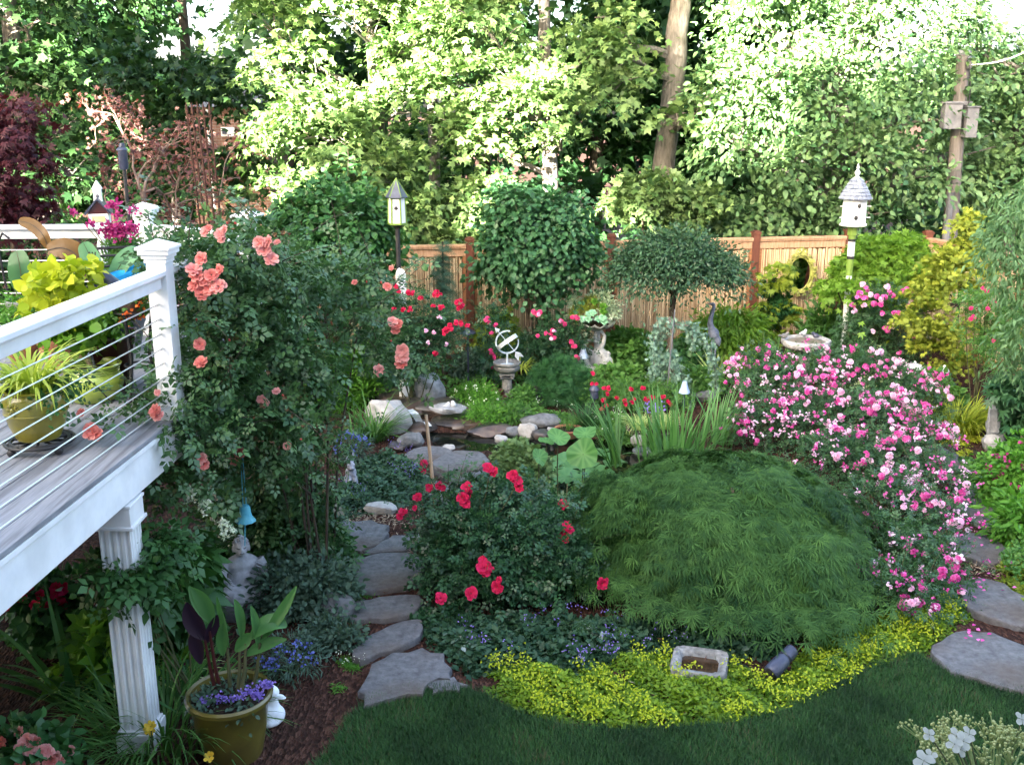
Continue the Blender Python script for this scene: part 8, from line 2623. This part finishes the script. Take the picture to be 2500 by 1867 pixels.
# ------------------------------------------------------------------ things on the deck
def dk(px, py): return gp(px, py, DZ)
def jar(name, label, cat, p, prof, mat, extra=None, n=32, soil=None):
    t = thing(name, label, cat, p)
    MB().lathe(prof, n).build('pot', M[mat], t)
    if soil: MB().lathe([(soil[0], soil[1]), (0, soil[1] + .02)], 20).build('soil', M['soil'], t)
    return t
def olive_pot():
    p = dk(100, 1097)
    cd = thing('plant_caddy', 'black wheeled iron plant caddy under the olive pot on the deck', 'plant caddy', p)
    mb = MB()
    for r in (.16, .19):
        mb.tube([(math.cos(a) * r, math.sin(a) * r, .06) for a in np.linspace(0, 2 * PI, 33)], .011, n=6)
    for k in range(10):
        a = 2 * PI * k / 10
        mb.tube([(math.cos(a) * .05, math.sin(a) * .05, .06), (math.cos(a) * .19, math.sin(a) * .19, .06)], .008, n=5)
    mb.build('ring_frame', M['black'], cd)
    for k in range(4):
        a = PI / 4 + k * PI / 2 + .2
        c = Vector((math.cos(a) * .18, math.sin(a) * .18, 0))
        w = MB().ell(c + Vector((0, 0, .027)), (.026, .02, .026), 12, 8).build('wheel', M['black'], cd)
        MB().tube([c + Vector((0, 0, .03)), c + Vector((0, 0, .058))], .014, n=8).build('fork', M['black'], w)
    p2 = p + Vector((0, 0, .072))
    t = jar('olive_pot', 'round olive green glazed pot with raised bands on the black caddy', 'pot', p2,
            [(r * .89, z * .8) for r, z in [(.115, 0), (.135, .01), (.175, .12), (.192, .2), (.197, .205), (.199, .215), (.195, .22), (.2, .28), (.192, .33), (.175, .355), (.18, .365), (.186, .375), (.176, .385), (.165, .38), (.16, .34), (0, .335)]], 'olivepot', soil=(.14, .27))
    for k in range(3):
        mb = MB()
        a = -PI / 2 - .3 + k * 2 * PI / 3
        c = Vector((math.cos(a) * .172, math.sin(a) * .172, .215))
        for j in range(8):
            u = 2 * PI * j / 8
            d = Vector((-math.sin(a), math.cos(a), 0)) * math.cos(u) * .03 + Vector((0, 0, math.sin(u) * .03))
            mb.ell(c + d, .013, 6, 5)
        mb.ell(c, .02, 8, 6)
        mb.build('relief', M['olivepot'], t)['kind'] = 'stuff'
    b = p2 + Vector((0, 0, .27))
    blade_clump('golden_carex', 'golden arching grass hanging over the olive pot', b, 200, .42, .019, 'goldblade', 700, r=.1, bend=(1.3, 2.9), e=(.9, 1.52))
    bush('trailing_herb', 'dark green leafy filler round the rim of the olive pot', 'plant', b, [(.14, .05, .05, .12, .1, .08), (-.12, .02, .02, .1, .1, .06), (.12, -.08, -.02, .08, .08, .06)], 50, 12, .05, OVAL, .035, 'lilac', 701, stems=0, flat=.6)
olive_pot()
def lime_pot():
    p = dk(232, 975)
    t = jar('lime_pot', 'wide lime green glazed pot with a rolled rim on the deck', 'pot', p,
            [(.13, 0), (.15, .01), (.19, .07), (.208, .13), (.2, .17), (.178, .195), (.182, .205), (.178, .213), (.186, .222), (.182, .23), (.198, .245), (.2, .255), (.19, .262), (.172, .255), (.165, .21), (0, .2)], 'limepot', soil=(.165, .21))
    b = p + Vector((0, 0, .21))
    T = thing('coleus_standard', 'golden leaved coleus trained on a tall stem in the lime pot', 'plant', b)
    c0 = at(185, 840, p.y) - b
    MB().tube([(0, 0, 0), (-.03, 0, .1), (-.07, 0, .2), (c0.x, 0, c0.z)], [.016, .014, .013, .012], n=8).build('stem', M['stake'], T)
    f = Fol(702)
    R_ = lambda px, py, rx, rz, w=1: rel_(b, px, py, p.y, rx, .2, rz, w)
    sprays(f, [R_(122, 690, .09, .1), R_(185, 668, .09, .1), R_(150, 735, .16, .07), R_(95, 745, .06, .05, .5)], 70, 6, .06, BROAD, .085, flat=.6, droop=.3, jit=.5)
    f.build('upper_leaves', LF['coleus'], T)
    f = Fol(703)
    sprays(f, [R_(160, 775, .18, .07), R_(205, 775, .13, .07), R_(175, 805, .15, .06), R_(250, 752, .06, .06, .6)], 90, 6, .06, BROAD, .08, flat=.6, droop=.5, jit=.5)
    f.build('lower_leaves', LF['coleusg'], T)
    s = thing('garden_stake', 'grey stake standing in the lime pot beside the coleus stem', 'stake', b + Vector((.03, 0, 0)))
    MB().tube([(0, 0, -.03), at(205, 800, p.y) - b - Vector((.03, 0, 0))], .009, n=8).build('shaft', M['greybox'], s)
lime_pot()
def bird_planter():
    p = dk(285, 945)
    t = thing('maroon_planter', 'square dark maroon glazed planter near the railing post', 'planter', p, rz=.3)
    mb = MB()
    mb.lathe([(.15, 0), (.16, .02), (.215, .36), (.23, .365), (.235, .4), (.215, .4), (.2, .37), (0, .36)], 4, M=Matrix.Rotation(PI / 4, 3, 'Z'))
    mb.build('pot', M['maroon'], t, smooth=False, bevel=.008)
    MB().lathe([(.2, .375), (0, .38)], 4, M=Matrix.Rotation(PI / 4, 3, 'Z')).build('soil', M['soil'], t)
    MB().box((0, 0, -.0), (.24, .24, .02)).build('saucer', M['slate'], t, smooth=False)
    Y = p.y
    b = p + Vector((0, 0, .38))
    T = thing('peacock_statue', 'dark slate blue peacock statue standing in the maroon planter', 'statue', b)
    q = lambda px, py, dy=0.0: at(px, py, Y + dy) - b
    mb = MB()
    mb.ell(q(231, 652), (.035, .03, .033)).tube([q(230, 655), q(238, 672), q(250, 700), q(262, 730)], [.036, .045, .065, .085], n=12)
    mb.ell(q(262, 735), (.1, .09, .12), M=Matrix.Rotation(R(-30), 3, 'Y'))
    mb.tube([q(245, 665), q(275, 700), q(298, 735), q(312, 766)], [.04, .07, .05, .018], n=10)
    mb.tube([q(262, 740), q(268, 790), q(272, 860)], [.09, .1, .115], n=12)
    body = sculpt(mb, 'body', M['slate'], .01, 3, T)
    h = q(232, 645)
    for k in (-1, 0, 1):
        MB().tube([h, h + Vector((k * .01 - .005, 0, .05 + .01 * (1 - abs(k)))), h + Vector((k * .022 - .012, 0, .085))], [.004, .003, .005], n=5).build('crest_feather', M['barkd'], body)
    MB().tube([q(224, 653), q(214, 657)], [.014, .003], n=8).build('beak', M['slate'], body)
    o = thing('turquoise_cushion', 'turquoise folded cushion on the deck behind the railing post', 'cushion', at(320, 672, 7.9) + Vector((0, 0, -.12)), rz=.4)
    MB().box((0, 0, .08), (.34, .12, .22), M=Matrix.Rotation(R(-18), 3, 'Y')).build('cover', surf('turquoise_cloth', (.01, .2, .5), (.03, .32, .65), 12, .8, .2, .1), o, bevel=.04)
    ch = thing('deck_chair', 'dark metal deck chair holding the turquoise cushion', 'chair', Vector((at(320, 672, 7.95).x, 7.95, DZ)), rz=.4)
    zc = at(320, 672, 7.9).z - DZ - .12
    for sx in (-1, 1):
        for sy in (-1, 1):
            MB().tube([(sx * .22, sy * .2, 0), (sx * .2, sy * .18, zc)], .014, n=6).build('leg', M['black'], ch)
    MB().box((0, 0, zc - .012), (.46, .42, .024)).build('seat', M['black'], ch, smooth=False, bevel=.006)
    MB().tube([(-.22, .2, zc), (-.22, .26, zc + .3), (.22, .26, zc + .3), (.22, .2, zc)], .014, n=6).build('back_frame', M['black'], ch)
    for k in range(3): MB().tube([(-.21, .215 + .02 * k, zc + .08 * (k + 1)), (.21, .215 + .02 * k, zc + .08 * (k + 1))], .01, n=6).build('back_bar', M['black'], ch)
bird_planter()
def plant_stand():
    p = dk(345, 975)
    t = thing('plant_stand', 'black iron tripod plant stand beside the white railing post', 'plant stand', p)
    H = .62
    for k in range(3):
        a = 2 * PI * k / 3 + .4
        MB().tube([(math.cos(a) * .16, math.sin(a) * .16, 0), (math.cos(a) * .08, math.sin(a) * .08, H * .5), (math.cos(a) * .12, math.sin(a) * .12, H)], .012, n=6).build('leg', M['black'], t)
    for r, z in ((.12, H), (.085, H * .4)):
        MB().tube([(math.cos(a) * r, math.sin(a) * r, z) for a in np.linspace(0, 2 * PI, 25)], .008, n=5).build('hoop', M['black'], t)
    b = p + Vector((0, 0, H - .04))
    po = jar('dark_pot', 'small dark pot set in the iron plant stand', 'pot', b, [(.07, 0), (.1, .1), (.108, .12), (.1, .12), (.09, .1), (0, .1)], 'brownpot', soil=(.09, .1))
    T = bush('million_bells', 'orange red flowering plant trailing from the iron stand', 'flower', b + Vector((0, 0, .1)), [(0, 0, .05, .14, .13, .09), (-.1, -.05, -.08, .09, .08, .1)], 60, 12, .05, OVAL, .035, 'fresh', 710, stems=3, stem_r=.004, flat=.6)
    f = Fol(711)
    P = unit(f.rng, 26) * np.array([.15, .14, .12]) + np.array([-.03, -.02, 0])
    P = np.repeat(P, 5, 0) + f.rng.normal(size=(130, 3)) * .012
    f.leaves(P, unit(f.rng, 130), unit(f.rng, 130) + np.array([0, -.7, .5]), .028, BROAD)
    f.build('flower', PT['orange'], T)
plant_stand()
def banana():
    Y = 7.75
    p = Vector((at(150, 800, Y).x, Y, DZ))
    po = jar('brown_pot', 'large brown pot holding the bronze leaved banana plant', 'pot', p, [(.14, 0), (.2, .25), (.215, .27), (.215, .3), (.195, .3), (.18, .26), (0, .26)], 'terracotta', soil=(.18, .27))
    b = p + Vector((0, 0, .26))
    T = thing('banana_plant', 'banana plant with one bronze leaf and broad blue green leaves on the deck', 'plant', b)
    def big_leaf(mid, W, mat, nrml=(0, -.6, .8), fold=.18, name='leaf'):
        f = Fol(len(mid) * 13 + int(W * 1000))
        P = [Vector(q) for q in mid]
        for _ in range(2):
            P = [P[0]] + [w_ for i in range(len(P) - 1) for w_ in (P[i].lerp(P[i + 1], .25), P[i].lerp(P[i + 1], .75))] + [P[-1]]
        # resample
        Q = []
        for i in range(len(P) - 1):
            for k in range(1): Q.append(P[i])
        Q.append(P[-1])
        n = len(Q)
        vs, fs = [], []
        for i, q in enumerate(Q):
            u = i / (n - 1)
            d = (Q[min(i + 1, n - 1)] - Q[max(i - 1, 0)]).normalized()
            sd = d.cross(Vector(nrml)).normalized()
            nn = sd.cross(d)
            w = W * (math.sin(PI * min(1, u * .93 + .05)) ** .6) * (1 if u < .97 else .5)
            rip = .05 * W * math.sin(i * 2.3)
            vs += [q - sd * w + nn * (w * fold + rip), q - sd * w * .5 + nn * w * fold * .35, q, q + sd * w * .5 + nn * w * fold * .35, q + sd * w + nn * (w * fold - rip)]
        for i in range(n - 1):
            for k in range(4):
                a = i * 5 + k
                fs += [(a, a + 1, a + 6), (a, a + 6, a + 5)]
        tone = np.array([[.8, .55, .1, .55, .8][k % 5] for k in range(len(vs))]) + f.rng.random(len(vs)) * .15
        f.raw(np.array([list(v) for v in vs]), np.array(fs), tone)
        me = f.mesh(name, LF[mat])
        me.polygons.foreach_set('use_smooth', [True] * len(me.polygons))
        o = link(name, me, T)
        MB().tube(Q[:-1], [W * .07, W * .02], n=5).build('midrib', M['stem'] if mat != 'bronze' else M['barkd'], o)
        return o
    q = lambda px, py, dy=0.0: at(px, py, Y + dy) - b
    big_leaf([q(115, 612), q(150, 603), q(180, 615), q(205, 640), q(225, 665)], .085, 'bronze', (0, -.9, .4), .1)
    big_leaf([q(118, 605, .1), q(105, 570, .1), q(75, 545, .2), q(45, 540, .3)], .05, 'bronze', (0, -1, .2), .1)
    big_leaf([q(232, 690), q(230, 650), q(215, 615), q(203, 592)], .075, 'banana', (0, -1, .2), .1)
    big_leaf([q(275, 690, .1), q(290, 650, .1), q(315, 622, .1), q(340, 610, .15)], .07, 'banana', (0, -1, .3), .12)
    big_leaf([q(58, 712, .4), q(52, 680, .4), q(48, 645, .4), q(40, 612, .45)], .1, 'lilac2', (0, -1, .1), .08)
    for e in (q(115, 612), q(232, 690), q(275, 690, .1), q(58, 712, .4), q(118, 605, .1)):
        MB().tube([(0, 0, 0), Vector((e.x * .3, e.y * .3, e.z * .6 + .05)), e], [.03, .02, .01], n=8).build('leaf_stalk', M['stem'], T)
banana()
def basin_stand():
    Y = 8.0
    c = at(58, 740, Y)
    t = thing('stone_bowl', 'wide grey stone bowl with a little greenery at the far end of the deck', 'planter', (c.x, Y, DZ))
    z = c.z - DZ
    w = 42 * mpp(Y, 2.2)
    MB().lathe([(.12, 0), (.12, .03), (.06, .06), (.05, z - .14), (w * .5, z - .1), (w * .95, z - .02), (w, z + .02), (w * .94, z + .03), (w * .85, z), (0, z - .04)], 28).build('bowl', M['rock2'], t)
    bush('leafy_seedling', 'fresh green leaves sprouting in the grey stone bowl', 'plant', Vector((c.x, Y, c.z)), [(0, -.02, .02, .1, .06, .04)], 14, 6, .04, BROAD, .07, 'bright', 720, stems=0)
    p = Vector((at(12, 690, 8.2).x, 8.2, DZ))
    t = thing('shepherd_hook', 'thin black iron shepherd hook at the far left of the deck', 'garden hook', p)
    MB().tube([(.12, 0, 0), (.04, 0, .35), (0, 0, .6), (-.02, 0, .9), (.03, 0, .98), (.08, 0, .94)], .01, n=6).build('rod', M['black'], t)
    MB().tube([(-.1, 0, 0), (.0, 0, .3)], .008, n=6).build('brace', M['black'], t)
basin_stand()
def phlox():
    Y = 8.35
    c = at(292, 640, Y)
    p = Vector((c.x, Y, DZ))
    jar('grey_pot', 'grey pot under the magenta flowering plant', 'pot', p, [(.1, 0), (.15, .22), (.16, .24), (.16, .27), (.145, .27), (.13, .23), (0, .23)], 'greybox', soil=(.13, .24))
    b = p + Vector((0, 0, .24))
    T = bush('nemesia', 'magenta flowering plant on the deck below the tube feeder', 'flower', b, [rel_(b, 290, 620, Y, .12, .12, .16), rel_(b, 310, 600, Y, .1, .1, .12), rel_(b, 275, 650, Y, .12, .1, .14)], 120, 12, .05, NARROW, .05, 'fresh', 730, stems=8, stem_r=.005, flat=.7, droop=-.1)
    f = Fol(731)
    R2 = lambda px, py, n, s: [list(at(px + f.rng.normal() * s, py + f.rng.normal() * s * .7, Y - .12) - b) for k in range(n)]
    P = np.array(R2(275, 560, 46, 13) + R2(300, 565, 40, 13) + R2(320, 556, 16, 6) + R2(283, 525, 6, 3) + R2(272, 505, 7, 5) + R2(282, 497, 6, 4) + R2(325, 510, 8, 5) + R2(180, 517, 5, 3) + R2(220, 545, 6, 5))
    P = np.repeat(P, 5, 0) + f.rng.normal(size=(len(P) * 5, 3)) * .012
    n = len(P)
    f.leaves(P, unit(f.rng, n), unit(f.rng, n) + np.array([0, -.8, .5]), .03, BROAD)
    f.build('flower', PT['magenta'], T)
    mb = MB()
    for px, py in ((283, 525), (275, 500), (325, 510), (180, 517), (220, 545)):
        e = at(px, py, Y - .12) - b
        mb.tube([(0, 0, .1), (e.x * .4, e.y * .3, e.z * .7), e], .0035, n=4)
    mb.build('flower_stalk', M['stem'], T)['kind'] = 'stuff'
phlox()
def white_urn():
    p = dk(160, 920)
    t = jar('white_urn', 'white planter on the deck behind the olive pot', 'pot', p + Vector((-.05, .3, 0)), [(.1, 0), (.1, .03), (.06, .06), (.09, .12), (.15, .26), (.165, .28), (.165, .3), (.14, .3), (0, .26)], 'white', soil=(.14, .265))
    b = t.location + Vector((0, 0, .28))
    T = bush('white_lobelia', 'white flowering filler in the white planter behind the olive pot', 'flower', b, [(0, 0, .06, .15, .12, .1)], 50, 12, .05, OVAL, .035, 'bright', 740, stems=0, flat=.6)
    f = Fol(741)
    P = np.repeat(unit(f.rng, 24) * np.array([.16, .13, .12]) + np.array([0, 0, .07]), 5, 0) + f.rng.normal(size=(120, 3)) * .012
    f.leaves(P, unit(f.rng, 120), unit(f.rng, 120) + np.array([0, -.7, .5]), .025, BROAD)
    f.build('flower', PT['white'], T)
    # small terracotta saucer and a caster at the left edge
    p = dk(30, 905)
    t = thing('terracotta_pot', 'small terracotta pot at the left edge behind the olive pot', 'pot', p + Vector((-.02, .25, 0)))
    MB().lathe([(.09, 0), (.13, .16), (.145, .17), (.145, .2), (.125, .2), (.115, .16), (0, .16)], 20).build('pot', M['terracotta'], t)
    bush('potted_fern', 'green feathery plant in the terracotta pot at the left edge', 'plant', t.location + Vector((0, 0, .17)), [(0, 0, .12, .16, .14, .14), (.02, 0, .3, .14, .12, .14)], 70, 12, .07, SLIM, .07, 'bright', 742, stems=4, flat=.7)
white_urn()

# ------------------------------------------------------------------ below the deck
M['darkolive'] = surf('dark_olive_glaze', (.075, .065, .012), (.14, .115, .02), 5, .35, .08, .5, coat=.3, c3=(.05, .03, .015), scale2=3)
def canna():
    p = Vector((at(560, 1700, 5.6).x, 5.6, 0))
    t = jar('canna_pot', 'large olive green glazed pot holding the canna by the lawn', 'pot', p, [(.17, 0), (.18, .02), (.215, .2), (.235, .38), (.245, .39), (.262, .4), (.266, .425), (.255, .44), (.236, .43), (.23, .39), (0, .38)], 'darkolive', n=40, soil=(.232, .39))
    b = p + Vector((0, 0, .38))
    T = thing('canna', 'canna with green and near black paddle leaves in the olive pot', 'plant', b)
    Y = 5.6
    q = lambda px, py, dy=0.0: at(px, py, Y + dy) - b
    def paddle(base, mid, tip, W, mat, nrml):
        f = Fol(int(abs(tip.x * 900 + tip.z * 700)))
        vs, fs = [], []
        n = 10
        for i in range(n + 1):
            u = i / n
            c = base * (1 - u) ** 2 + mid * 2 * u * (1 - u) + tip * u * u
            d = ((mid - base) * (1 - u) + (tip - mid) * u).normalized()
            sd = d.cross(Vector(nrml)).normalized(); nn = sd.cross(d)
            w = W * (math.sin(PI * (u * .95 + .03)) ** .75)
            vs += [c - sd * w + nn * w * .3, c - sd * w * .5 + nn * w * .06, c, c + sd * w * .5 + nn * w * .06, c + sd * w + nn * w * .3]
        for i in range(n):
            for k in range(4):
                a = i * 5 + k
                fs += [(a, a + 1, a + 6), (a, a + 6, a + 5)]
        tone = np.array([[.8, .5, .15, .5, .8][k % 5] for k in range(len(vs))]) + f.rng.random(len(vs)) * .2
        f.raw(np.array([list(v) for v in vs]), np.array(fs), tone)
        me = f.mesh('leaf', LF[mat]); me.polygons.foreach_set('use_smooth', [True] * len(me.polygons))
        return link('leaf', me, T)
    F_ = (0, -1, .25)
    for (a, m_, e, W, mat, nr) in [((512, 1520), (480, 1470), (462, 1430), .035, 'canna', (.6, -1, .3)), ((515, 1530), (512, 1470), (466, 1434), .05, 'canna', F_), ((560, 1580), (545, 1500), (530, 1455), .035, 'canna', (-.8, -1, 0)), ((590, 1560), (590, 1500), (572, 1462), .03, 'canna', (.8, -1, 0)),
                                   ((640, 1560), (690, 1500), (724, 1430), .035, 'canna', (-.3, -1, .3)), ((610, 1560), (660, 1500), (700, 1530), .06, 'canna', (0, -.7, 1)), ((600, 1600), (640, 1570), (700, 1560), .04, 'canna', (0, -.8, .8)), ((630, 1580), (625, 1520), (612, 1478), .03, 'canna', (1, -.8, 0)),
                                   ((500, 1560), (470, 1520), (456, 1470), .06, 'cannadark', F_), ((500, 1570), (520, 1530), (530, 1500), .035, 'cannadark', (.5, -1, 0)), ((490, 1620), (480, 1570), (470, 1540), .045, 'cannadark', F_), ((545, 1600), (540, 1560), (545, 1520), .035, 'canna', F_), ((575, 1590), (600, 1560), (612, 1545), .04, 'canna', F_)]:
        paddle(q(*a), q(*m_), q(*e), W, mat, nr)
    for x0, x1, y1, mt in ((505, 500, 1560, 'maroon'), (520, 512, 1540, 'maroon'), (560, 555, 1580, 'stem'), (600, 600, 1570, 'stem'), (625, 635, 1570, 'stem'), (575, 585, 1590, 'stem')):
        e = q(x1, y1)
        MB().tube([(e.x * .6 + .0, e.y - .05 + rng_.uniform(-.05, .1), 0), (e.x * .85, e.y, e.z * .5), e], [.014, .012, .008], n=8).build('stem', M[mt], T)
    bl = thing('lobelia', 'pale violet flowers edging the olive canna pot', 'flower', b)
    f = Fol(750)
    R2 = lambda px, py, n, s: [list(at(px + f.rng.normal() * s, py + f.rng.normal() * s * .5, Y - .1) - b) for k in range(n)]
    P = np.array(R2(610, 1690, 16, 9) + R2(630, 1697, 14, 8) + R2(655, 1668, 12, 6) + R2(640, 1668, 8, 6) + R2(495, 1712, 10, 9) + R2(540, 1705, 10, 12) + R2(575, 1700, 8, 9))
    P = np.repeat(P, 5, 0) + f.rng.normal(size=(len(P) * 5, 3)) * .009
    f.leaves(P, unit(f.rng, len(P)), unit(f.rng, len(P)) + np.array([0, -.7, .7]), .018, BROAD)
    f.build('flower', PT['violet'], bl)
    f = Fol(751)
    sprays(f, [(.1, -.1, .03, .1, .08, .05), (-.14, -.08, .04, .1, .1, .06), (0, .05, .05, .15, .12, .06)], 50, 10, .05, OVAL, .035)
    f.build('foliage', LF['greyblue'], bl)
canna()
def begonia(name, label, px, py, Y, rx, rz, kind, seed, nf, leaf='lilac'):
    c = at(px, py, Y)
    b = Vector((c.x, Y, 0))
    T = bush(name, label, 'flower', b, [(0, 0, c.z, rx, rx * .8, rz), (rx * .5, -.05, c.z - rz * .3, rx * .5, rx * .5, rz * .6), (0, 0, c.z * .45, rx * .8, rx * .7, c.z * .45)], 130, 8, .08, BROAD, .075, leaf, seed, stems=6, stem_r=.007)
    rng = random.Random(seed)
    for k in range(nf):
        d = Vector((rng.uniform(-1, 1), -rng.uniform(.2, 1), rng.uniform(-.1, .9))).normalized()
        put_bloom(T, rng.choice(kind), b + Vector((d.x * rx * 1.05, d.y * rx * .85, c.z + d.z * rz * 1.05)), rng.uniform(.03, .045), rng, name='begonia_bloom')
begonia('begonia', 'pink and coral begonia in the bottom left corner', 75, 1830, 5.25, .24, .16, ['salmon', 'coral', 'salmon'], 760, 26)
begonia('begonia', 'scarlet begonia in the shade under the deck', 95, 1455, 6.9, .26, .16, ['red'], 761, 22)
mound('heuchera', 'lime yellow leaved clump behind the deck column', 290, 1660, .24, .18, .22, MAPLE, .17, 'coleusg', 26, 5, .13, 762, Y=6.4, lift=1.3)
mound('heuchera', 'lime yellow leaves right of the deck column', 385, 1640, .14, .12, .2, MAPLE, .16, 'coleusg', 12, 5, .1, 763, Y=6.5, lift=1.6)
mound('impatiens', 'low green plant with a pink flower beside the canna', 430, 1640, .2, .16, .14, BROAD, .07, 'lilac', 50, 8, .08, 764, flower=('magenta', 5, .03))
mound('dark_shrub', 'dark leaved shrub under the climbing rose behind the statue', 640, 1420, .5, .35, .42, OVAL, .07, 'oak', 260, 14, .13, 765, Y=8.2)
mound('phlox', 'small plant with a bright violet flower right of the seated statue', 650, 1500, .16, .14, .12, OVAL, .05, 'greyblue', 50, 12, .07, 766, flower=('magenta', 4, .03))
mound('dark_shrub', 'dark leafy filler between the fluted column and the canna pot', 430, 1600, .35, .3, .25, OVAL, .07, 'oak', 130, 12, .12, 767, Y=6.9)

# white climbing hydrangea close by the camera, bottom right
PT['floret'] = leafm('floret_petal', (.42, .42, .37), (.56, .56, .5), .3, .6, .1, tint=(1, 1, .95))
def near_hydrangea():
    b = Vector((1.05, .35, 0))
    T = thing('climbing_hydrangea', 'cream lacecap hydrangea flower head close by in the bottom right corner', 'shrub', b)
    rng = random.Random(12)
    c = Vector((at(2440, 1860, 1.45).x, 1.45, at(2440, 1860, 1.45).z)) - b
    mb = MB()
    stalk0 = Vector((c.x * .9, c.y - .25, c.z - .45))
    mb.tube([(0, 0, 0), (.05, .3, 1.2), (.1, .5, 2.0), stalk0, c + Vector((0, 0, -.12))], [.03, .022, .014, .007, .005], n=8)
    hub = c + Vector((0, 0, -.1))
    buds = MB()
    tips = []
    for k in range(52):
        a = rng.uniform(0, 2 * PI); r = rng.uniform(.02, .15)
        e = c + Vector((math.cos(a) * r, math.sin(a) * r, .02 - r * r * 2.0 + rng.uniform(-.008, .012)))
        m_ = hub.lerp(e, .55) + Vector((0, 0, -.012))
        mb.tube([hub, m_, e], [.0022, .0018, .0012], n=5)
        for j in range(9):
            t_ = e + Vector((rng.gauss(0, .009), rng.gauss(0, .009), abs(rng.gauss(.004, .004))))
            mb.tube([m_.lerp(e, .75), t_], [.001, .0008], n=4)
            for q in range(2):
                buds.ell(t_ + Vector((rng.gauss(0, .0028), rng.gauss(0, .0028), rng.gauss(0, .0022))), rng.uniform(.0016, .0028), 6, 4)
    mb.build('stem', surf('pale_green_stalk', (.15, .2, .06), (.27, .32, .12), 20, .6, 0, .2), T)
    buds.build('flower_buds', surf('cream_bud', (.24, .28, .09), (.46, .46, .2), 60, .7, 0, .2), T)['kind'] = 'stuff'
    for px, py, Y, r in ((2268, 1792, 1.42, .012), (2335, 1795, 1.4, .013), (2352, 1808, 1.39, .014), (2330, 1815, 1.38, .013), (2366, 1790, 1.42, .012), (2345, 1828, 1.4, .012), (2255, 1856, 1.35, .016), (2272, 1845, 1.36, .011), (2495, 1755, 1.5, .013)):
        f = Fol(int(px + py))
        V, F = [], []
        d = Vector((rng.uniform(-.3, .3), -.7, .8)).normalized().to_track_quat('Z', 'Y').to_matrix()
        for k in range(4):
            a = 2 * PI * k / 4 + .3
            k0 = len(V)
            for u, v, z in ((0, 0, 0), (.5, -.42, .04), (.95, -.3, .0), (1.05, 0, -.05), (.95, .3, .0), (.5, .42, .04)):
                V.append(list(d @ (Vector((math.cos(a) * u - math.sin(a) * v, math.sin(a) * u + math.cos(a) * v, z)) * r)))
            F += [(k0, k0 + 1, k0 + 2), (k0, k0 + 2, k0 + 3), (k0, k0 + 3, k0 + 4), (k0, k0 + 4, k0 + 5)]
        f.raw(np.array(V), np.array(F), np.array([[0, .6, 1, .8, 1, .6][k_ % 6] for k_ in range(len(V))]))
        p = at(px, py, Y)
        fl = link('floret', f.mesh('floret', PT['floret']), T, p - b)
        MB().tube([Vector((0, 0, 0)), (hub + b - p) * .5 + Vector((0, 0, -.01)), hub + b - p], .0012, n=4).build('floret_stalk', M['stem'], fl)
near_hydrangea()
